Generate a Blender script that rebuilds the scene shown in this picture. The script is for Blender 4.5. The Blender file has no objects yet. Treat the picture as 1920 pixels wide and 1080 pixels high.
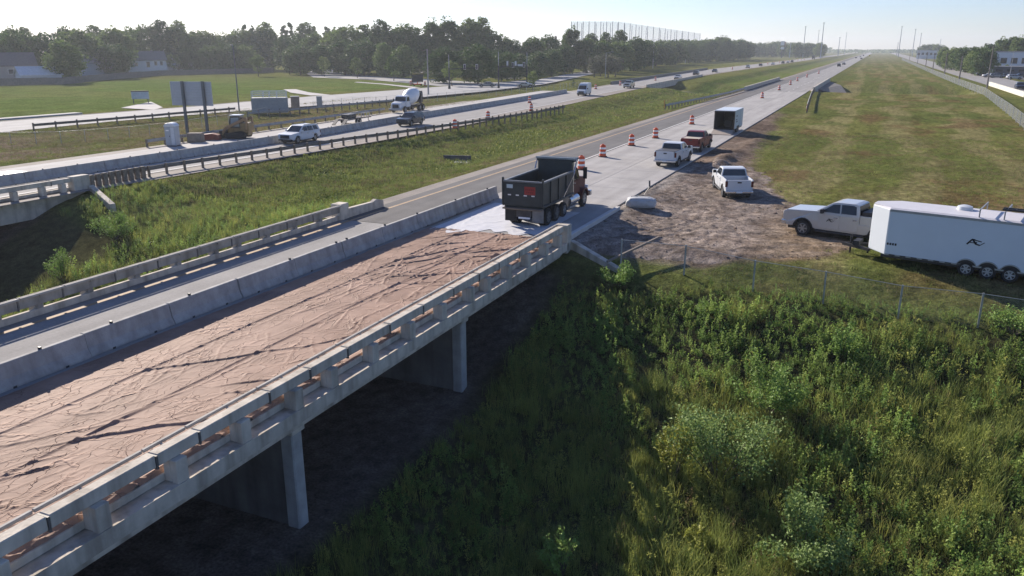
import bpy, bmesh, math, random
import numpy as np
from mathutils import Vector, Matrix
R = math.radians
rng = np.random.default_rng(7)
random.seed(7)
scene = bpy.context.scene
COL = scene.collection

# ---------------------------------------------------------------- camera
FPX, PITCH, CAMZ = 1490.0, math.atan(448 / 1490.0), 10.0
YAW = math.atan((1648 - 960) / (FPX * math.cos(PITCH) + 448 * math.sin(PITCH)))
cam_d = bpy.data.cameras.new('camera')
cam = bpy.data.objects.new('camera', cam_d)
COL.objects.link(cam)
cam_d.sensor_width = 36.0
cam_d.lens = 36.0 * FPX / 1920.0
cam_d.clip_start, cam_d.clip_end = 0.5, 12000
cam.location = (0, 0, CAMZ)
cam.rotation_euler = (math.pi / 2 - PITCH, 0, YAW)
scene.camera = cam

# ---------------------------------------------------------------- sky and sun
SUN_AZ, SUN_EL = R(-57), R(25)
world = bpy.data.worlds.new('World')
scene.world = world
world.use_nodes = True
wn = world.node_tree.nodes
sky = wn.new('ShaderNodeTexSky')
sky.sky_type = 'NISHITA'
sky.sun_disc = False
sky.sun_elevation, sky.sun_rotation = SUN_EL, SUN_AZ
sky.altitude, sky.air_density, sky.dust_density, sky.ozone_density = 280, 1.0, 0.25, 3.0
tint = wn.new('ShaderNodeMix')
tint.data_type, tint.blend_type = 'RGBA', 'MULTIPLY'
tint.inputs[0].default_value = 1.0
tint.inputs[7].default_value = (0.70, 0.735, 0.95, 1)
world.node_tree.links.new(sky.outputs[0], tint.inputs[6])
world.node_tree.links.new(tint.outputs[2], wn['Background'].inputs[0])
wn['Background'].inputs[1].default_value = 0.088
sun_d = bpy.data.lights.new('sun', 'SUN')
sun_d.energy, sun_d.angle, sun_d.color = 5.0, R(0.5), (1.0, 0.90, 0.78)
sun = bpy.data.objects.new('sun', sun_d)
COL.objects.link(sun)
sdir = Vector((math.sin(SUN_AZ) * math.cos(SUN_EL), math.cos(SUN_AZ) * math.cos(SUN_EL), math.sin(SUN_EL)))
sun.rotation_euler = (-sdir).to_track_quat('-Z', 'Y').to_euler()
vs = scene.view_settings
vs.view_transform, vs.look, vs.exposure, vs.gamma = 'Standard', 'None', 0.85, 1.0
vs.use_curve_mapping = False
scene.cycles.max_bounces = 5
scene.cycles.diffuse_bounces = 2
scene.cycles.glossy_bounces = 2
scene.cycles.transparent_max_bounces = 12
scene.cycles.use_denoising = True

# ---------------------------------------------------------------- helpers
cw, sw = math.cos(YAW), math.sin(YAW)
C_R = np.array([cw, sw, 0.0])
C_F = np.array([-sw * math.cos(PITCH), cw * math.cos(PITCH), -math.sin(PITCH)])
C_U = np.cross(C_R, C_F)


def at(px, py, z=0.0):
    """ground point seen at a pixel of the 1920x1080 photograph"""
    d = C_F * FPX + C_R * (px - 960) + C_U * (540 - py)
    t = (z - CAMZ) / d[2]
    return (d[0] * t, d[1] * t, z)


def in_view(P, m=120):
    v = P - np.array([0, 0, CAMZ])
    zc = v @ C_F
    zc = np.where(zc < 0.1, 0.1, zc)
    x = 960 + FPX * (v @ C_R) / zc
    y = 540 - FPX * (v @ C_U) / zc
    return (zc > 1) & (x > -m) & (x < 1920 + m) & (y > -m - 80) & (y < 1080 + m)


def sstep(t):
    t = np.clip(t, 0, 1)
    return t * t * (3 - 2 * t)


class VN:
    """smooth value noise on a random lattice"""
    def __init__(s, seed):
        s.g = np.random.default_rng(seed).random((256, 256))

    def __call__(s, x, y):
        x = np.asarray(x, float); y = np.asarray(y, float)
        xi = np.floor(x).astype(int); yi = np.floor(y).astype(int)
        fx = x - xi; fy = y - yi
        fx = fx * fx * (3 - 2 * fx); fy = fy * fy * (3 - 2 * fy)
        g = s.g
        a = g[xi & 255, yi & 255]; b = g[(xi + 1) & 255, yi & 255]
        c = g[xi & 255, (yi + 1) & 255]; d = g[(xi + 1) & 255, (yi + 1) & 255]
        return (a * (1 - fx) + b * fx) * (1 - fy) + (c * (1 - fx) + d * fx) * fy


N1, N2, N3, N4 = VN(1), VN(2), VN(3), VN(4)


def fbm(x, y, n=N1, o=4):
    v = 0; a = 0.5; t = 0
    for i in range(o):
        v = v + a * n(x * 2 ** i + 17 * i, y * 2 ** i + 31 * i); t += a; a *= 0.5
    return v / t


# ---- materials
MATS = {}


def mat(name, col, rough=0.7, metal=0.0, spec=0.35, var=0.12, streak=0.0, vscale=3.0, bump=0.0, bscale=20.0, col2=None, emit=0, coat=0.0, alpha=None, objvar=0.0, trans=0.0):
    if name in MATS:
        return MATS[name]
    m = bpy.data.materials.new(name)
    m.use_nodes = True
    nt = m.node_tree; N = nt.nodes; L = nt.links
    b = N['Principled BSDF']
    b.inputs['Roughness'].default_value = rough
    b.inputs['Metallic'].default_value = metal
    b.inputs['Specular IOR Level'].default_value = spec
    if coat:
        b.inputs['Coat Weight'].default_value = coat
        b.inputs['Coat Roughness'].default_value = 0.06
    geo = N.new('ShaderNodeNewGeometry')
    c = Vector(col)
    if var > 0 or col2:
        nz = N.new('ShaderNodeTexNoise')
        nz.inputs['Scale'].default_value = vscale
        nz.inputs['Detail'].default_value = 6
        nz.inputs['Roughness'].default_value = 0.65
        L.new(geo.outputs['Position'], nz.inputs['Vector'])
        rp = N.new('ShaderNodeValToRGB')
        rp.color_ramp.elements[0].position = 0.3
        rp.color_ramp.elements[1].position = 0.7
        lo = Vector(col2) if col2 else c * (1 - var)
        hi = c if col2 else c * (1 + var)
        rp.color_ramp.elements[0].color = (*lo, 1)
        rp.color_ramp.elements[1].color = (*hi, 1)
        L.new(nz.outputs[0], rp.inputs[0])
        src = rp.outputs[0]
    else:
        b.inputs['Base Color'].default_value = (*c, 1)
        src = None
    if streak and src:
        mp = N.new('ShaderNodeMapping'); mp.inputs['Scale'].default_value = (1.3, 1.3, 0.16)
        L.new(geo.outputs['Position'], mp.inputs['Vector'])
        ns = N.new('ShaderNodeTexNoise'); ns.inputs['Scale'].default_value = 1.6; ns.inputs['Detail'].default_value = 5
        L.new(mp.outputs[0], ns.inputs['Vector'])
        ms = N.new('ShaderNodeMapRange'); ms.inputs['From Min'].default_value = 0.46; ms.inputs['From Max'].default_value = 0.68
        ms.inputs['To Min'].default_value = 0.0; ms.inputs['To Max'].default_value = streak
        L.new(ns.outputs[0], ms.inputs['Value'])
        mc = N.new('ShaderNodeMix'); mc.data_type = 'RGBA'; mc.inputs[7].default_value = (c[0] * 0.36, c[1] * 0.33, c[2] * 0.30, 1)
        L.new(ms.outputs[0], mc.inputs[0]); L.new(src, mc.inputs[6]); src = mc.outputs[2]
    if objvar and src:
        oi = N.new('ShaderNodeObjectInfo')
        hs = N.new('ShaderNodeHueSaturation')
        mr = N.new('ShaderNodeMapRange')
        mr.inputs['To Min'].default_value = 1 - objvar
        mr.inputs['To Max'].default_value = 1 + objvar
        L.new(oi.outputs['Random'], mr.inputs['Value'])
        L.new(mr.outputs[0], hs.inputs['Value'])
        mm = N.new('ShaderNodeMath'); mm.operation = 'MULTIPLY_ADD'
        mm.inputs[1].default_value = -0.045 * min(1, objvar * 3); mm.inputs[2].default_value = 0.5 + 0.02 * min(1, objvar * 3)
        L.new(oi.outputs['Random'], mm.inputs[0])
        L.new(mm.outputs[0], hs.inputs['Hue'])
        L.new(src, hs.inputs['Color'])
        src = hs.outputs[0]
    if src:
        L.new(src, b.inputs['Base Color'])
    if bump:
        n2 = N.new('ShaderNodeTexNoise')
        n2.inputs['Scale'].default_value = bscale
        n2.inputs['Detail'].default_value = 5
        L.new(geo.outputs['Position'], n2.inputs['Vector'])
        bp = N.new('ShaderNodeBump')
        bp.inputs['Strength'].default_value = bump
        bp.inputs['Distance'].default_value = 0.05
        L.new(n2.outputs[0], bp.inputs['Height'])
        L.new(bp.outputs[0], b.inputs['Normal'])
    if emit:
        b.inputs['Emission Color'].default_value = (*c, 1)
        b.inputs['Emission Strength'].default_value = emit
    out = N['Material Output']
    if trans:
        tr = N.new('ShaderNodeBsdfTranslucent')
        if src:
            L.new(src, tr.inputs['Color'])
        mx = N.new('ShaderNodeMixShader'); mx.inputs[0].default_value = trans
        L.new(b.outputs[0], mx.inputs[1]); L.new(tr.outputs[0], mx.inputs[2])
        L.new(mx.outputs[0], out.inputs['Surface'])
    if alpha is not None:
        tp = N.new('ShaderNodeBsdfTransparent')
        mx = N.new('ShaderNodeMixShader'); mx.inputs[0].default_value = alpha
        L.new(tp.outputs[0], mx.inputs[1]); L.new(b.outputs[0], mx.inputs[2])
        L.new(mx.outputs[0], out.inputs['Surface'])
    MATS[name] = m
    return m


conc = mat('concrete_weathered', (0.53, 0.475, 0.395), 0.9, var=0.2, streak=0.6, vscale=1.3, bump=0.25, bscale=14)
conc_new = mat('concrete_new', (0.52, 0.50, 0.475), 0.85, var=0.08, vscale=0.9, bump=0.15, bscale=25)
conc_barrier = mat('concrete_barrier', (0.37, 0.36, 0.34), 0.9, var=0.2, streak=0.35, vscale=1.7, bump=0.2, bscale=18)
conc_dark = mat('concrete_dark', (0.13, 0.122, 0.115), 0.92, var=0.3, streak=0.5, vscale=0.8, bump=0.2, bscale=10)  # darker concrete for pier walls, abutments, inner girders and slope paving
steel = mat('galvanised_steel', (0.36, 0.37, 0.38), 0.5, metal=0.6, var=0.2, vscale=2.5)
steel_dk = mat('weathered_steel', (0.13, 0.125, 0.12), 0.65, metal=0.3, var=0.3, vscale=3)
wood_post = mat('treated_wood', (0.19, 0.155, 0.12), 0.9, var=0.3, vscale=5)
wood_gr = mat('grey_wood', (0.20, 0.17, 0.145), 0.95, var=0.25, vscale=2)
black_rub = mat('black_rubber', (0.022, 0.022, 0.023), 0.85, var=0.2, vscale=6)
black_pl = mat('black_plastic', (0.03, 0.03, 0.032), 0.55, var=0.15, vscale=6)
dark_met = mat('dark_metal', (0.055, 0.055, 0.06), 0.5, metal=0.4, var=0.25, vscale=4)
chrome = mat('bright_metal', (0.55, 0.56, 0.58), 0.25, metal=0.9, var=0.06)
rim_m = mat('wheel_rim_metal', (0.34, 0.35, 0.36), 0.35, metal=0.7, var=0.15, vscale=8)
glass = mat('tinted_glass', (0.018, 0.022, 0.026), 0.06, spec=0.6, var=0)
lamp_w = mat('clear_lamp', (0.75, 0.76, 0.78), 0.2, var=0)
lamp_r = mat('red_lamp', (0.09, 0.008, 0.008), 0.25, var=0)
white_paint = mat('white_paint', (0.56, 0.58, 0.60), 0.35, spec=0.4, var=0.06, vscale=1.2, coat=0.2)
silver_paint = mat('silver_paint', (0.47, 0.465, 0.45), 0.32, metal=0.2, var=0.03, coat=0.6)
red_paint = mat('dark_red_paint', (0.17, 0.012, 0.014), 0.4, spec=0.3, var=0.06, coat=0.1)
maroon_paint = mat('maroon_paint', (0.085, 0.014, 0.016), 0.5, spec=0.2, var=0.15)
black_paint = mat('black_paint', (0.022, 0.024, 0.027), 0.25, var=0.05, coat=0.6)
slate_paint = mat('slate_paint', (0.032, 0.040, 0.045), 0.28, var=0.05, coat=0.6)
grey_paint = mat('grey_paint', (0.26, 0.265, 0.26), 0.35, metal=0.3, var=0.05, coat=0.4)
tank_white = mat('tank_white', (0.70, 0.71, 0.71), 0.45, var=0.06, vscale=1.2)
trailer_skin = mat('trailer_aluminium_skin', (0.62, 0.66, 0.70), 0.4, var=0.03, vscale=0.8)
trailer_roof = mat('trailer_roof_sheet', (0.55, 0.54, 0.56), 0.5, var=0.06, vscale=1.5)
orange_pl = mat('orange_plastic', (0.62, 0.085, 0.02), 0.45, var=0.08, vscale=5)
white_refl = mat('white_reflective', (0.78, 0.76, 0.73), 0.4, var=0.05, vscale=5)
cat_yellow = mat('machine_yellow', (0.19, 0.125, 0.05), 0.5, var=0.25, vscale=3)
rust_red = mat('rust_red_steel', (0.20, 0.055, 0.04), 0.7, var=0.25, vscale=4)
box_black = mat('dump_box_paint', (0.030, 0.040, 0.042), 0.45, var=0.35, vscale=1.6, bump=0.1, bscale=6)
mud = mat('dry_mud', (0.17, 0.135, 0.105), 0.95, var=0.3, vscale=5)
yellow_line = mat('yellow_road_paint', (0.34, 0.235, 0.14), 0.8, var=0.18, vscale=2)
white_line = mat('white_road_paint', (0.60, 0.59, 0.57), 0.8, var=0.15, vscale=2)


# ---- mesh builder
class MB:
    def __init__(s):
        s.v = []; s.f = []; s.m = []; s.k = 0

    def add(s, V, F):
        n = len(s.v)
        s.v += [tuple(map(float, p)) for p in V]
        s.f += [tuple(i + n for i in f) for f in F]
        s.m += [s.k] * len(F)
        return s

    def box(s, x0, x1, y0, y1, z0, z1):
        if x0 > x1: x0, x1 = x1, x0
        if y0 > y1: y0, y1 = y1, y0
        if z0 > z1: z0, z1 = z1, z0
        V = [(x0, y0, z0), (x1, y0, z0), (x1, y1, z0), (x0, y1, z0), (x0, y0, z1), (x1, y0, z1), (x1, y1, z1), (x0, y1, z1)]
        return s.add(V, [(3, 2, 1, 0), (4, 5, 6, 7), (0, 1, 5, 4), (1, 2, 6, 5), (2, 3, 7, 6), (3, 0, 4, 7)])

    def bar(s, a, b, w, h=None, up=(0, 0, 1)):
        """box beam from a to b, width w, height h"""
        h = h or w
        a = Vector(a); b = Vector(b); d = (b - a)
        L_ = d.length
        if L_ < 1e-6: return s
        d /= L_
        u = Vector(up)
        if abs(d.dot(u)) > 0.95: u = Vector((0, 1, 0))
        sx = d.cross(u).normalized() * (w / 2)
        sz = sx.cross(d).normalized() * (h / 2)
        V = [a - sx - sz, a + sx - sz, a + sx + sz, a - sx + sz, b - sx - sz, b + sx - sz, b + sx + sz, b - sx + sz]
        return s.add(V, [(0, 1, 2, 3), (7, 6, 5, 4), (4, 5, 1, 0), (5, 6, 2, 1), (6, 7, 3, 2), (7, 4, 0, 3)])

    def cyl(s, a, b, r0, r1=None, n=10, cap=True):
        r1 = r0 if r1 is None else r1
        a = Vector(a); b = Vector(b); d = (b - a).normalized()
        u = Vector((0, 0, 1)) if abs(d.z) < 0.9 else Vector((1, 0, 0))
        e1 = d.cross(u).normalized(); e2 = d.cross(e1)
        V = []; F = []
        for c, r in ((a, r0), (b, r1)):
            for i in range(n):
                t = 2 * math.pi * i / n
                V.append(c + e1 * (r * math.cos(t)) + e2 * (r * math.sin(t)))
        for i in range(n):
            F.append((i, (i + 1) % n, n + (i + 1) % n, n + i))
        if cap:
            F.append(tuple(range(n - 1, -1, -1))); F.append(tuple(range(n, 2 * n)))
        return s.add(V, F)

    def lathe(s, c, axis, prof, n=16, cap=True):
        """prof: (t along axis, radius)"""
        c = Vector(c); d = Vector(axis).normalized()
        u = Vector((0, 0, 1)) if abs(d.z) < 0.9 else Vector((1, 0, 0))
        e1 = d.cross(u).normalized(); e2 = d.cross(e1)
        V = []; F = []
        for t, r in prof:
            for i in range(n):
                a = 2 * math.pi * i / n
                V.append(c + d * t + e1 * (r * math.cos(a)) + e2 * (r * math.sin(a)))
        for k in range(len(prof) - 1):
            for i in range(n):
                j = (i + 1) % n
                F.append((k * n + i, k * n + j, (k + 1) * n + j, (k + 1) * n + i))
        if cap:
            F.append(tuple(range(n - 1, -1, -1)))
            F.append(tuple(range((len(prof) - 1) * n, len(prof) * n)))
        return s.add(V, F)

    def prism(s, poly, hw, y0=None):
        """side profile poly [(x,z)] spanned across y in [-hw, hw]; hw may be a function of (x,z)"""
        n = len(poly)
        g = hw if callable(hw) else (lambda x, z: hw)
        V = [(x, -g(x, z), z) for x, z in poly] + [(x, g(x, z), z) for x, z in poly]
        F = [tuple(range(n)), tuple(range(2 * n - 1, n - 1, -1))]
        for i in range(n):
            j = (i + 1) % n
            F.append((j, i, n + i, n + j))
        return s.add(V, F)

    def quad(s, a, b, c, d, t=0.0):
        """a flat panel, given a thickness t"""
        a, b, c, d = (Vector(p) for p in (a, b, c, d))
        if not t:
            return s.add([a, b, c, d], [(0, 1, 2, 3)])
        n = (b - a).cross(d - a).normalized() * t
        V = [a, b, c, d, a + n, b + n, c + n, d + n]
        return s.add(V, [(3, 2, 1, 0), (4, 5, 6, 7), (0, 1, 5, 4), (1, 2, 6, 5), (2, 3, 7, 6), (3, 0, 4, 7)])

    def mesh(s, name, mats, bevel=0.0, seg=2, smooth=False, ang=30):
        me = bpy.data.meshes.new(name)
        me.from_pydata(s.v, [], s.f)
        if not isinstance(mats, (list, tuple)): mats = [mats]
        for m in mats: me.materials.append(m)
        if len(mats) > 1:
            me.polygons.foreach_set('material_index', s.m)
        bm = bmesh.new(); bm.from_mesh(me)
        bmesh.ops.recalc_face_normals(bm, faces=bm.faces)
        if bevel:
            ed = [e for e in bm.edges if len(e.link_faces) == 2 and e.calc_face_angle(0) > R(ang)]
            bmesh.ops.bevel(bm, geom=ed, offset=bevel, segments=seg, affect='EDGES', profile=0.6, clamp_overlap=True)
        if smooth:
            for f in bm.faces: f.smooth = True
            for e in bm.edges:
                if len(e.link_faces) == 2 and e.calc_face_angle(0) > R(38): e.smooth = False
        bm.to_mesh(me); bm.free()
        me.update()
        return me

    def build(s, name, mats, parent=None, **k):
        return obj(name, s.mesh(name, mats, **k), parent)


def obj(name, me, parent=None, loc=None, rotz=None):
    o = bpy.data.objects.new(name, me)
    COL.objects.link(o)
    if parent is not None: o.parent = parent
    if loc is not None: o.location = loc
    if rotz is not None: o.rotation_euler = (0, 0, rotz)
    return o


def tag(o, label=None, cat=None, group=None, kind=None):
    if label: o['label'] = label
    if cat: o['category'] = cat
    if group: o['group'] = group
    if kind: o['kind'] = kind
    return o


def thing(name, label, cat, loc=(0, 0, 0), rotz=0.0, group=None):
    o = bpy.data.objects.new(name, None)
    COL.objects.link(o)
    o.empty_display_size = 0.3
    o.location = loc; o.rotation_euler = (0, 0, rotz)
    return tag(o, label, cat, group)


def kids(o):
    return CH.get(o.name, [])


def copy_tree(root, loc, rotz=0.0, label=None, group=None, scale=None, recolor=None):
    """a copy of a thing with copies of its parts and sub-parts (shared meshes)"""
    allc = {}
    for o in bpy.data.objects:
        if o.parent: allc.setdefault(o.parent.name, []).append(o)

    def rec(o, par):
        c = o.copy(); COL.objects.link(c)
        c.parent = par
        if recolor and o.type == 'MESH' and len(o.material_slots) and o.material_slots[0].material in recolor:
            c.material_slots[0].link = 'OBJECT'
            c.material_slots[0].material = recolor[o.material_slots[0].material]
        for k in allc.get(o.name, []): rec(k, c)
        return c
    r = rec(root, None)
    r.location = loc; r.rotation_euler = (0, 0, rotz)
    if scale is not None: r.scale = scale if hasattr(scale, '__len__') else (scale,) * 3
    if label: r['label'] = label
    if group: r['group'] = group
    return r


ORD = ['first', 'second', 'third', 'fourth', 'fifth', 'sixth', 'seventh', 'eighth', 'ninth', 'tenth', 'eleventh', 'twelfth', 'thirteenth', 'fourteenth', 'fifteenth', 'sixteenth', 'seventeenth', 'eighteenth', 'nineteenth', 'twentieth']


def nth(i):
    """ordinal word of a zero-based index"""
    if i < 20: return ORD[i]
    t = ['twenty', 'thirty', 'forty', 'fifty', 'sixty', 'seventy', 'eighty', 'ninety'][(i + 1) // 10 - 2]
    u = (i + 1) % 10
    return (t[:-1] + 'ieth') if u == 0 else t + '-' + ORD[u - 1]


def structure(name, mb_or_mesh, m=None, parent=None, **k):
    o = mb_or_mesh.build(name, m, parent, **k) if isinstance(mb_or_mesh, MB) else obj(name, mb_or_mesh, parent)
    if parent is None: o['kind'] = 'structure'
    return o
# ---------------------------------------------------------------- terrain
def base_h(X, Y):
    z = np.full(np.shape(X), -0.10)
    med = sstep((X + 52) / 7.0) * sstep((-31 - X) / 7.0)
    z = z - 1.2 * med * sstep((Y - 20) / 20)
    right = sstep((X + 14.6) / 4.0) * sstep((24 - X) / 8.0)
    z = z - 0.22 * right
    lft = sstep((-73 - X) / 4.0) * sstep((X + 98) / 5.0)
    z = z - 0.35 * lft
    return z


def H(X, Y):
    X = np.asarray(X, float); Y = np.asarray(Y, float)
    z = base_h(X, Y)
    prof = np.interp(Y, [-40, -22, 2, 10, 15, 22, 28, 33, 36, 38.5, 41.5], [0.2, 0.0, -5.6, -5.7, -5.6, -5.2, -4.3, -2.9, -1.7, -0.75, 0.0])
    prof = np.where((X > -30.5) & (X < -8), np.maximum(prof, np.interp(X, [-14.0, -8.0], [-4.35, -6.0])), prof)
    z = np.where(Y < 41.5, np.minimum(z, 0) * sstep((Y - 30) / 11) + prof, z)
    # second drain crossing farther down the highway
    tr = sstep((Y - 222) / 10.0) * sstep((263.5 - Y) / 2.5) * sstep((26 - X) / 5) * sstep((X + 86) / 10)
    z = z - 1.9 * tr
    # small roughness away from pavement
    off = ((X > -14.2) & (X < 24)) | ((X < -31) & (X > -51)) | (X < -72)
    z = z + np.where(off, (fbm(X * 0.35, Y * 0.35, N2, 3) - 0.5) * 0.22 * sstep((Y - 0) / 4), 0)
    # spoil heaps and ruts of the dirt pad
    pad = sstep((X + 14.0) / 1.0) * sstep((2 - X) / 4) * sstep((Y - 40) / 2) * sstep((72 - Y) / 8)
    z = z + pad * (fbm(X * 1.1 + 5, Y * 1.1, N3, 4) - 0.5) * 0.22
    hp = 0.55 * np.exp(-(((X + 12.3) / 0.8) ** 2 + ((Y - 79) / 6.0) ** 2)) + 0.35 * np.exp(-(((X + 11.5) / 1.0) ** 2 + ((Y - 93) / 7.0) ** 2))
    return z + hp * (0.6 + 0.8 * N4(X * 1.7, Y * 0.9))


def h1(x, y):
    return float(H(np.array([x]), np.array([y]))[0])


def axis_coords(lo, hi, a, b, step, g):
    c = list(np.arange(a, b + 1e-6, step))
    s = step; v = b
    while v < hi:
        s *= g; v += s; c.append(v)
    s = step; v = a
    while v > lo:
        s *= g; v -= s; c.insert(0, v)
    return np.array(c)


GX = axis_coords(-2400, 1500, -56, 14, 0.5, 1.075)
GY = axis_coords(-60, 3600, 6, 112, 0.5, 1.06)
XX, YY = np.meshgrid(GX, GY, indexing='ij')
ZZ = H(XX, YY)
# ground colour zones
gcol = np.zeros(XX.shape + (4,)); gcol[..., 3] = 1


def lay(c, m):
    m = np.clip(m, 0, 1)[..., None]
    gcol[..., :3] = gcol[..., :3] * (1 - m) + np.array(c) * m


nz1 = fbm(XX * 0.05, YY * 0.05, N1, 4); nz2 = fbm(XX * 0.3, YY * 0.3, N2, 4); nz3 = fbm(XX * 1.3, YY * 1.3, N3, 3)
edge = (nz2 - 0.5) * 4
lay((0.100, 0.114, 0.034), np.ones_like(XX))                      # mown grass
lay((0.130, 0.132, 0.042), sstep((nz1 - 0.42) * 6) * 0.8)             # straw-coloured grass
lay((0.14, 0.110, 0.050), sstep((nz2 - 0.58) * 7) * 0.55)
fld = sstep((XX + 12) / 4) * sstep((22 - XX) / 4) * sstep((YY - 38) / 4)
strp = 0.5 + 0.5 * np.sin((XX + 9 * nz1 + 0.01 * YY) * 0.8)                     # mowing swaths along the road
lay((0.205, 0.178, 0.085), fld * sstep((strp * 0.6 + nz1 * 0.75 - 0.66) * 6) * 0.68)
lay((0.13, 0.078, 0.042), fld * sstep((fbm(XX * 0.16 + 9, YY * 0.10, N4, 4) - 0.60) * 10) * 0.6)
lay((0.074, 0.098, 0.026), fld * sstep((fbm(XX * 0.2 + 40, YY * 0.12, N3, 4) - 0.56) * 8) * 0.6)
md = sstep((XX + 51) / 2) * sstep((-30.5 - XX) / 1.5)
lay((0.092, 0.125, 0.030), md * 0.85)
lay((0.15, 0.135, 0.065), md * sstep((nz2 - 0.5) * 6) * 0.5)
lay((0.21, 0.165, 0.09), md * sstep((XX + 33.5) / 2.0) * sstep((nz2 - 0.42) * 6) * 0.7)   # dry verge
lft = sstep((-71 - XX) / 2) * sstep((XX + 98) / 3) * sstep((210 - YY) / 30)
lay((0.145, 0.115, 0.065), lft * sstep((nz2 * 0.6 + nz1 * 0.5 - 0.42) * 6) * 0.85)
lay((0.15, 0.118, 0.09), lft * sstep((70 - YY) / 14) * sstep((nz2 - 0.38) * 6) * 0.8)
park = sstep((-119 - XX) / 3) * sstep((XX + 232) / 6) * sstep((260 - YY) / 60)
lay((0.100, 0.140, 0.036), park * 0.9)
lay((0.135, 0.146, 0.048), park * sstep((nz1 - 0.45) * 6) * 0.7)
dpx = np.interp(YY, [38, 42, 46, 52, 60, 68, 80, 100, 130, 160], [-10.5, -2.0, 1.0, -1.5, -4.5, -6.8, -9.0, -10.5, -12.0, -13.5])
dirt = sstep((dpx - XX + edge * 0.55) / 1.6) * sstep((XX + 15.5) / 0.5) * sstep((YY - 39.3 + edge * 0.3) / 1.0) * sstep((150 - YY) / 20)
lay((0.165, 0.125, 0.098), dirt)
lay((0.225, 0.185, 0.15), dirt * sstep((nz3 - 0.55) * 8) * 0.5)
lay((0.095, 0.07, 0.055), dirt * sstep((nz2 - 0.56) * 9) * 0.7)
lay((0.24, 0.165, 0.095), dirt * sstep((XX + 5.5) / 2) * 0.55)
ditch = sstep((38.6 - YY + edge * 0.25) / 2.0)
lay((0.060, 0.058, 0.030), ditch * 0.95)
under = sstep((-13.4 - XX + edge * 0.4) / 1.5) * sstep((XX + 30) / 1.0) * ditch
lay((0.115, 0.095, 0.080), under)
under2 = sstep((-52.0 - XX) / 1.5) * ditch
lay((0.10, 0.085, 0.075), under2)
trn = sstep((YY - 226) / 6) * sstep((246 - YY) / 6) * sstep((26 - XX) / 5) * sstep((XX + 60) / 10)
lay((0.20, 0.175, 0.125), trn * 0.8)
far = sstep((YY - 500) / 500)
lay((0.15, 0.15, 0.075), far * 0.6)

nx, ny = XX.shape
idx = np.arange(nx * ny).reshape(nx, ny)
quads = np.stack([idx[:-1, :-1], idx[1:, :-1], idx[1:, 1:], idx[:-1, 1:]], -1).reshape(-1, 4)
me = bpy.data.meshes.new('ground')
me.vertices.add(nx * ny)
me.vertices.foreach_set('co', np.stack([XX, YY, ZZ], -1).reshape(-1))
me.loops.add(quads.size)
me.loops.foreach_set('vertex_index', quads.reshape(-1).astype(np.int32))
me.polygons.add(len(quads))
me.polygons.foreach_set('loop_start', np.arange(0, quads.size, 4, dtype=np.int32))
me.polygons.foreach_set('use_smooth', np.ones(len(quads), dtype=bool))
me.update()
ca = me.color_attributes.new('gcol', 'FLOAT_COLOR', 'POINT')
ca.data.foreach_set('color', gcol.reshape(-1))
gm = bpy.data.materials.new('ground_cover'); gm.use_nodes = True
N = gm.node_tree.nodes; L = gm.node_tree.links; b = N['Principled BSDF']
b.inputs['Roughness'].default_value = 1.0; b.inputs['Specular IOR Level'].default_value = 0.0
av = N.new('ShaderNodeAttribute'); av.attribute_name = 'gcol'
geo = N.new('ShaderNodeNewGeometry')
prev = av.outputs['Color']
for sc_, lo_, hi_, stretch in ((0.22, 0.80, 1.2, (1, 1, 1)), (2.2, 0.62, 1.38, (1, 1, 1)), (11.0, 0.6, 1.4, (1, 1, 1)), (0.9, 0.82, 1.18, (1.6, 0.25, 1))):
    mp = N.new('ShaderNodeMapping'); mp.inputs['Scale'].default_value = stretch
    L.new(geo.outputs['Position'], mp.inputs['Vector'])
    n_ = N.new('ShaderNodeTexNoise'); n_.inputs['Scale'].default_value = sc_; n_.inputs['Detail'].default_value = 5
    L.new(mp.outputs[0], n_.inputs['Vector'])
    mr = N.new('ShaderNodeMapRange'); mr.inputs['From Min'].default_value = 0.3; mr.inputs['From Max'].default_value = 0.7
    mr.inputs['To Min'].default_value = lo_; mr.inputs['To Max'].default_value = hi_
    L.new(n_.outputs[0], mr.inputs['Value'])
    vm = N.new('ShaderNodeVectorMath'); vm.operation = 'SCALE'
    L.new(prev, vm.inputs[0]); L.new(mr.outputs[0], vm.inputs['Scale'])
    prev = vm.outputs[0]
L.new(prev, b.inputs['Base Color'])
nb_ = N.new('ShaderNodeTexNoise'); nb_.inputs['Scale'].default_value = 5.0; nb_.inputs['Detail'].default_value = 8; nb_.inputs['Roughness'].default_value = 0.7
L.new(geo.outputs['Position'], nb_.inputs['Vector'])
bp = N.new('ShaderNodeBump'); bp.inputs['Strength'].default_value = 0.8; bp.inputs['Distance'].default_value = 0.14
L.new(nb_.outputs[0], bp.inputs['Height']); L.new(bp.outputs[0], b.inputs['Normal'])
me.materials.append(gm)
ground = tag(obj('ground', me), kind='structure')


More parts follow.
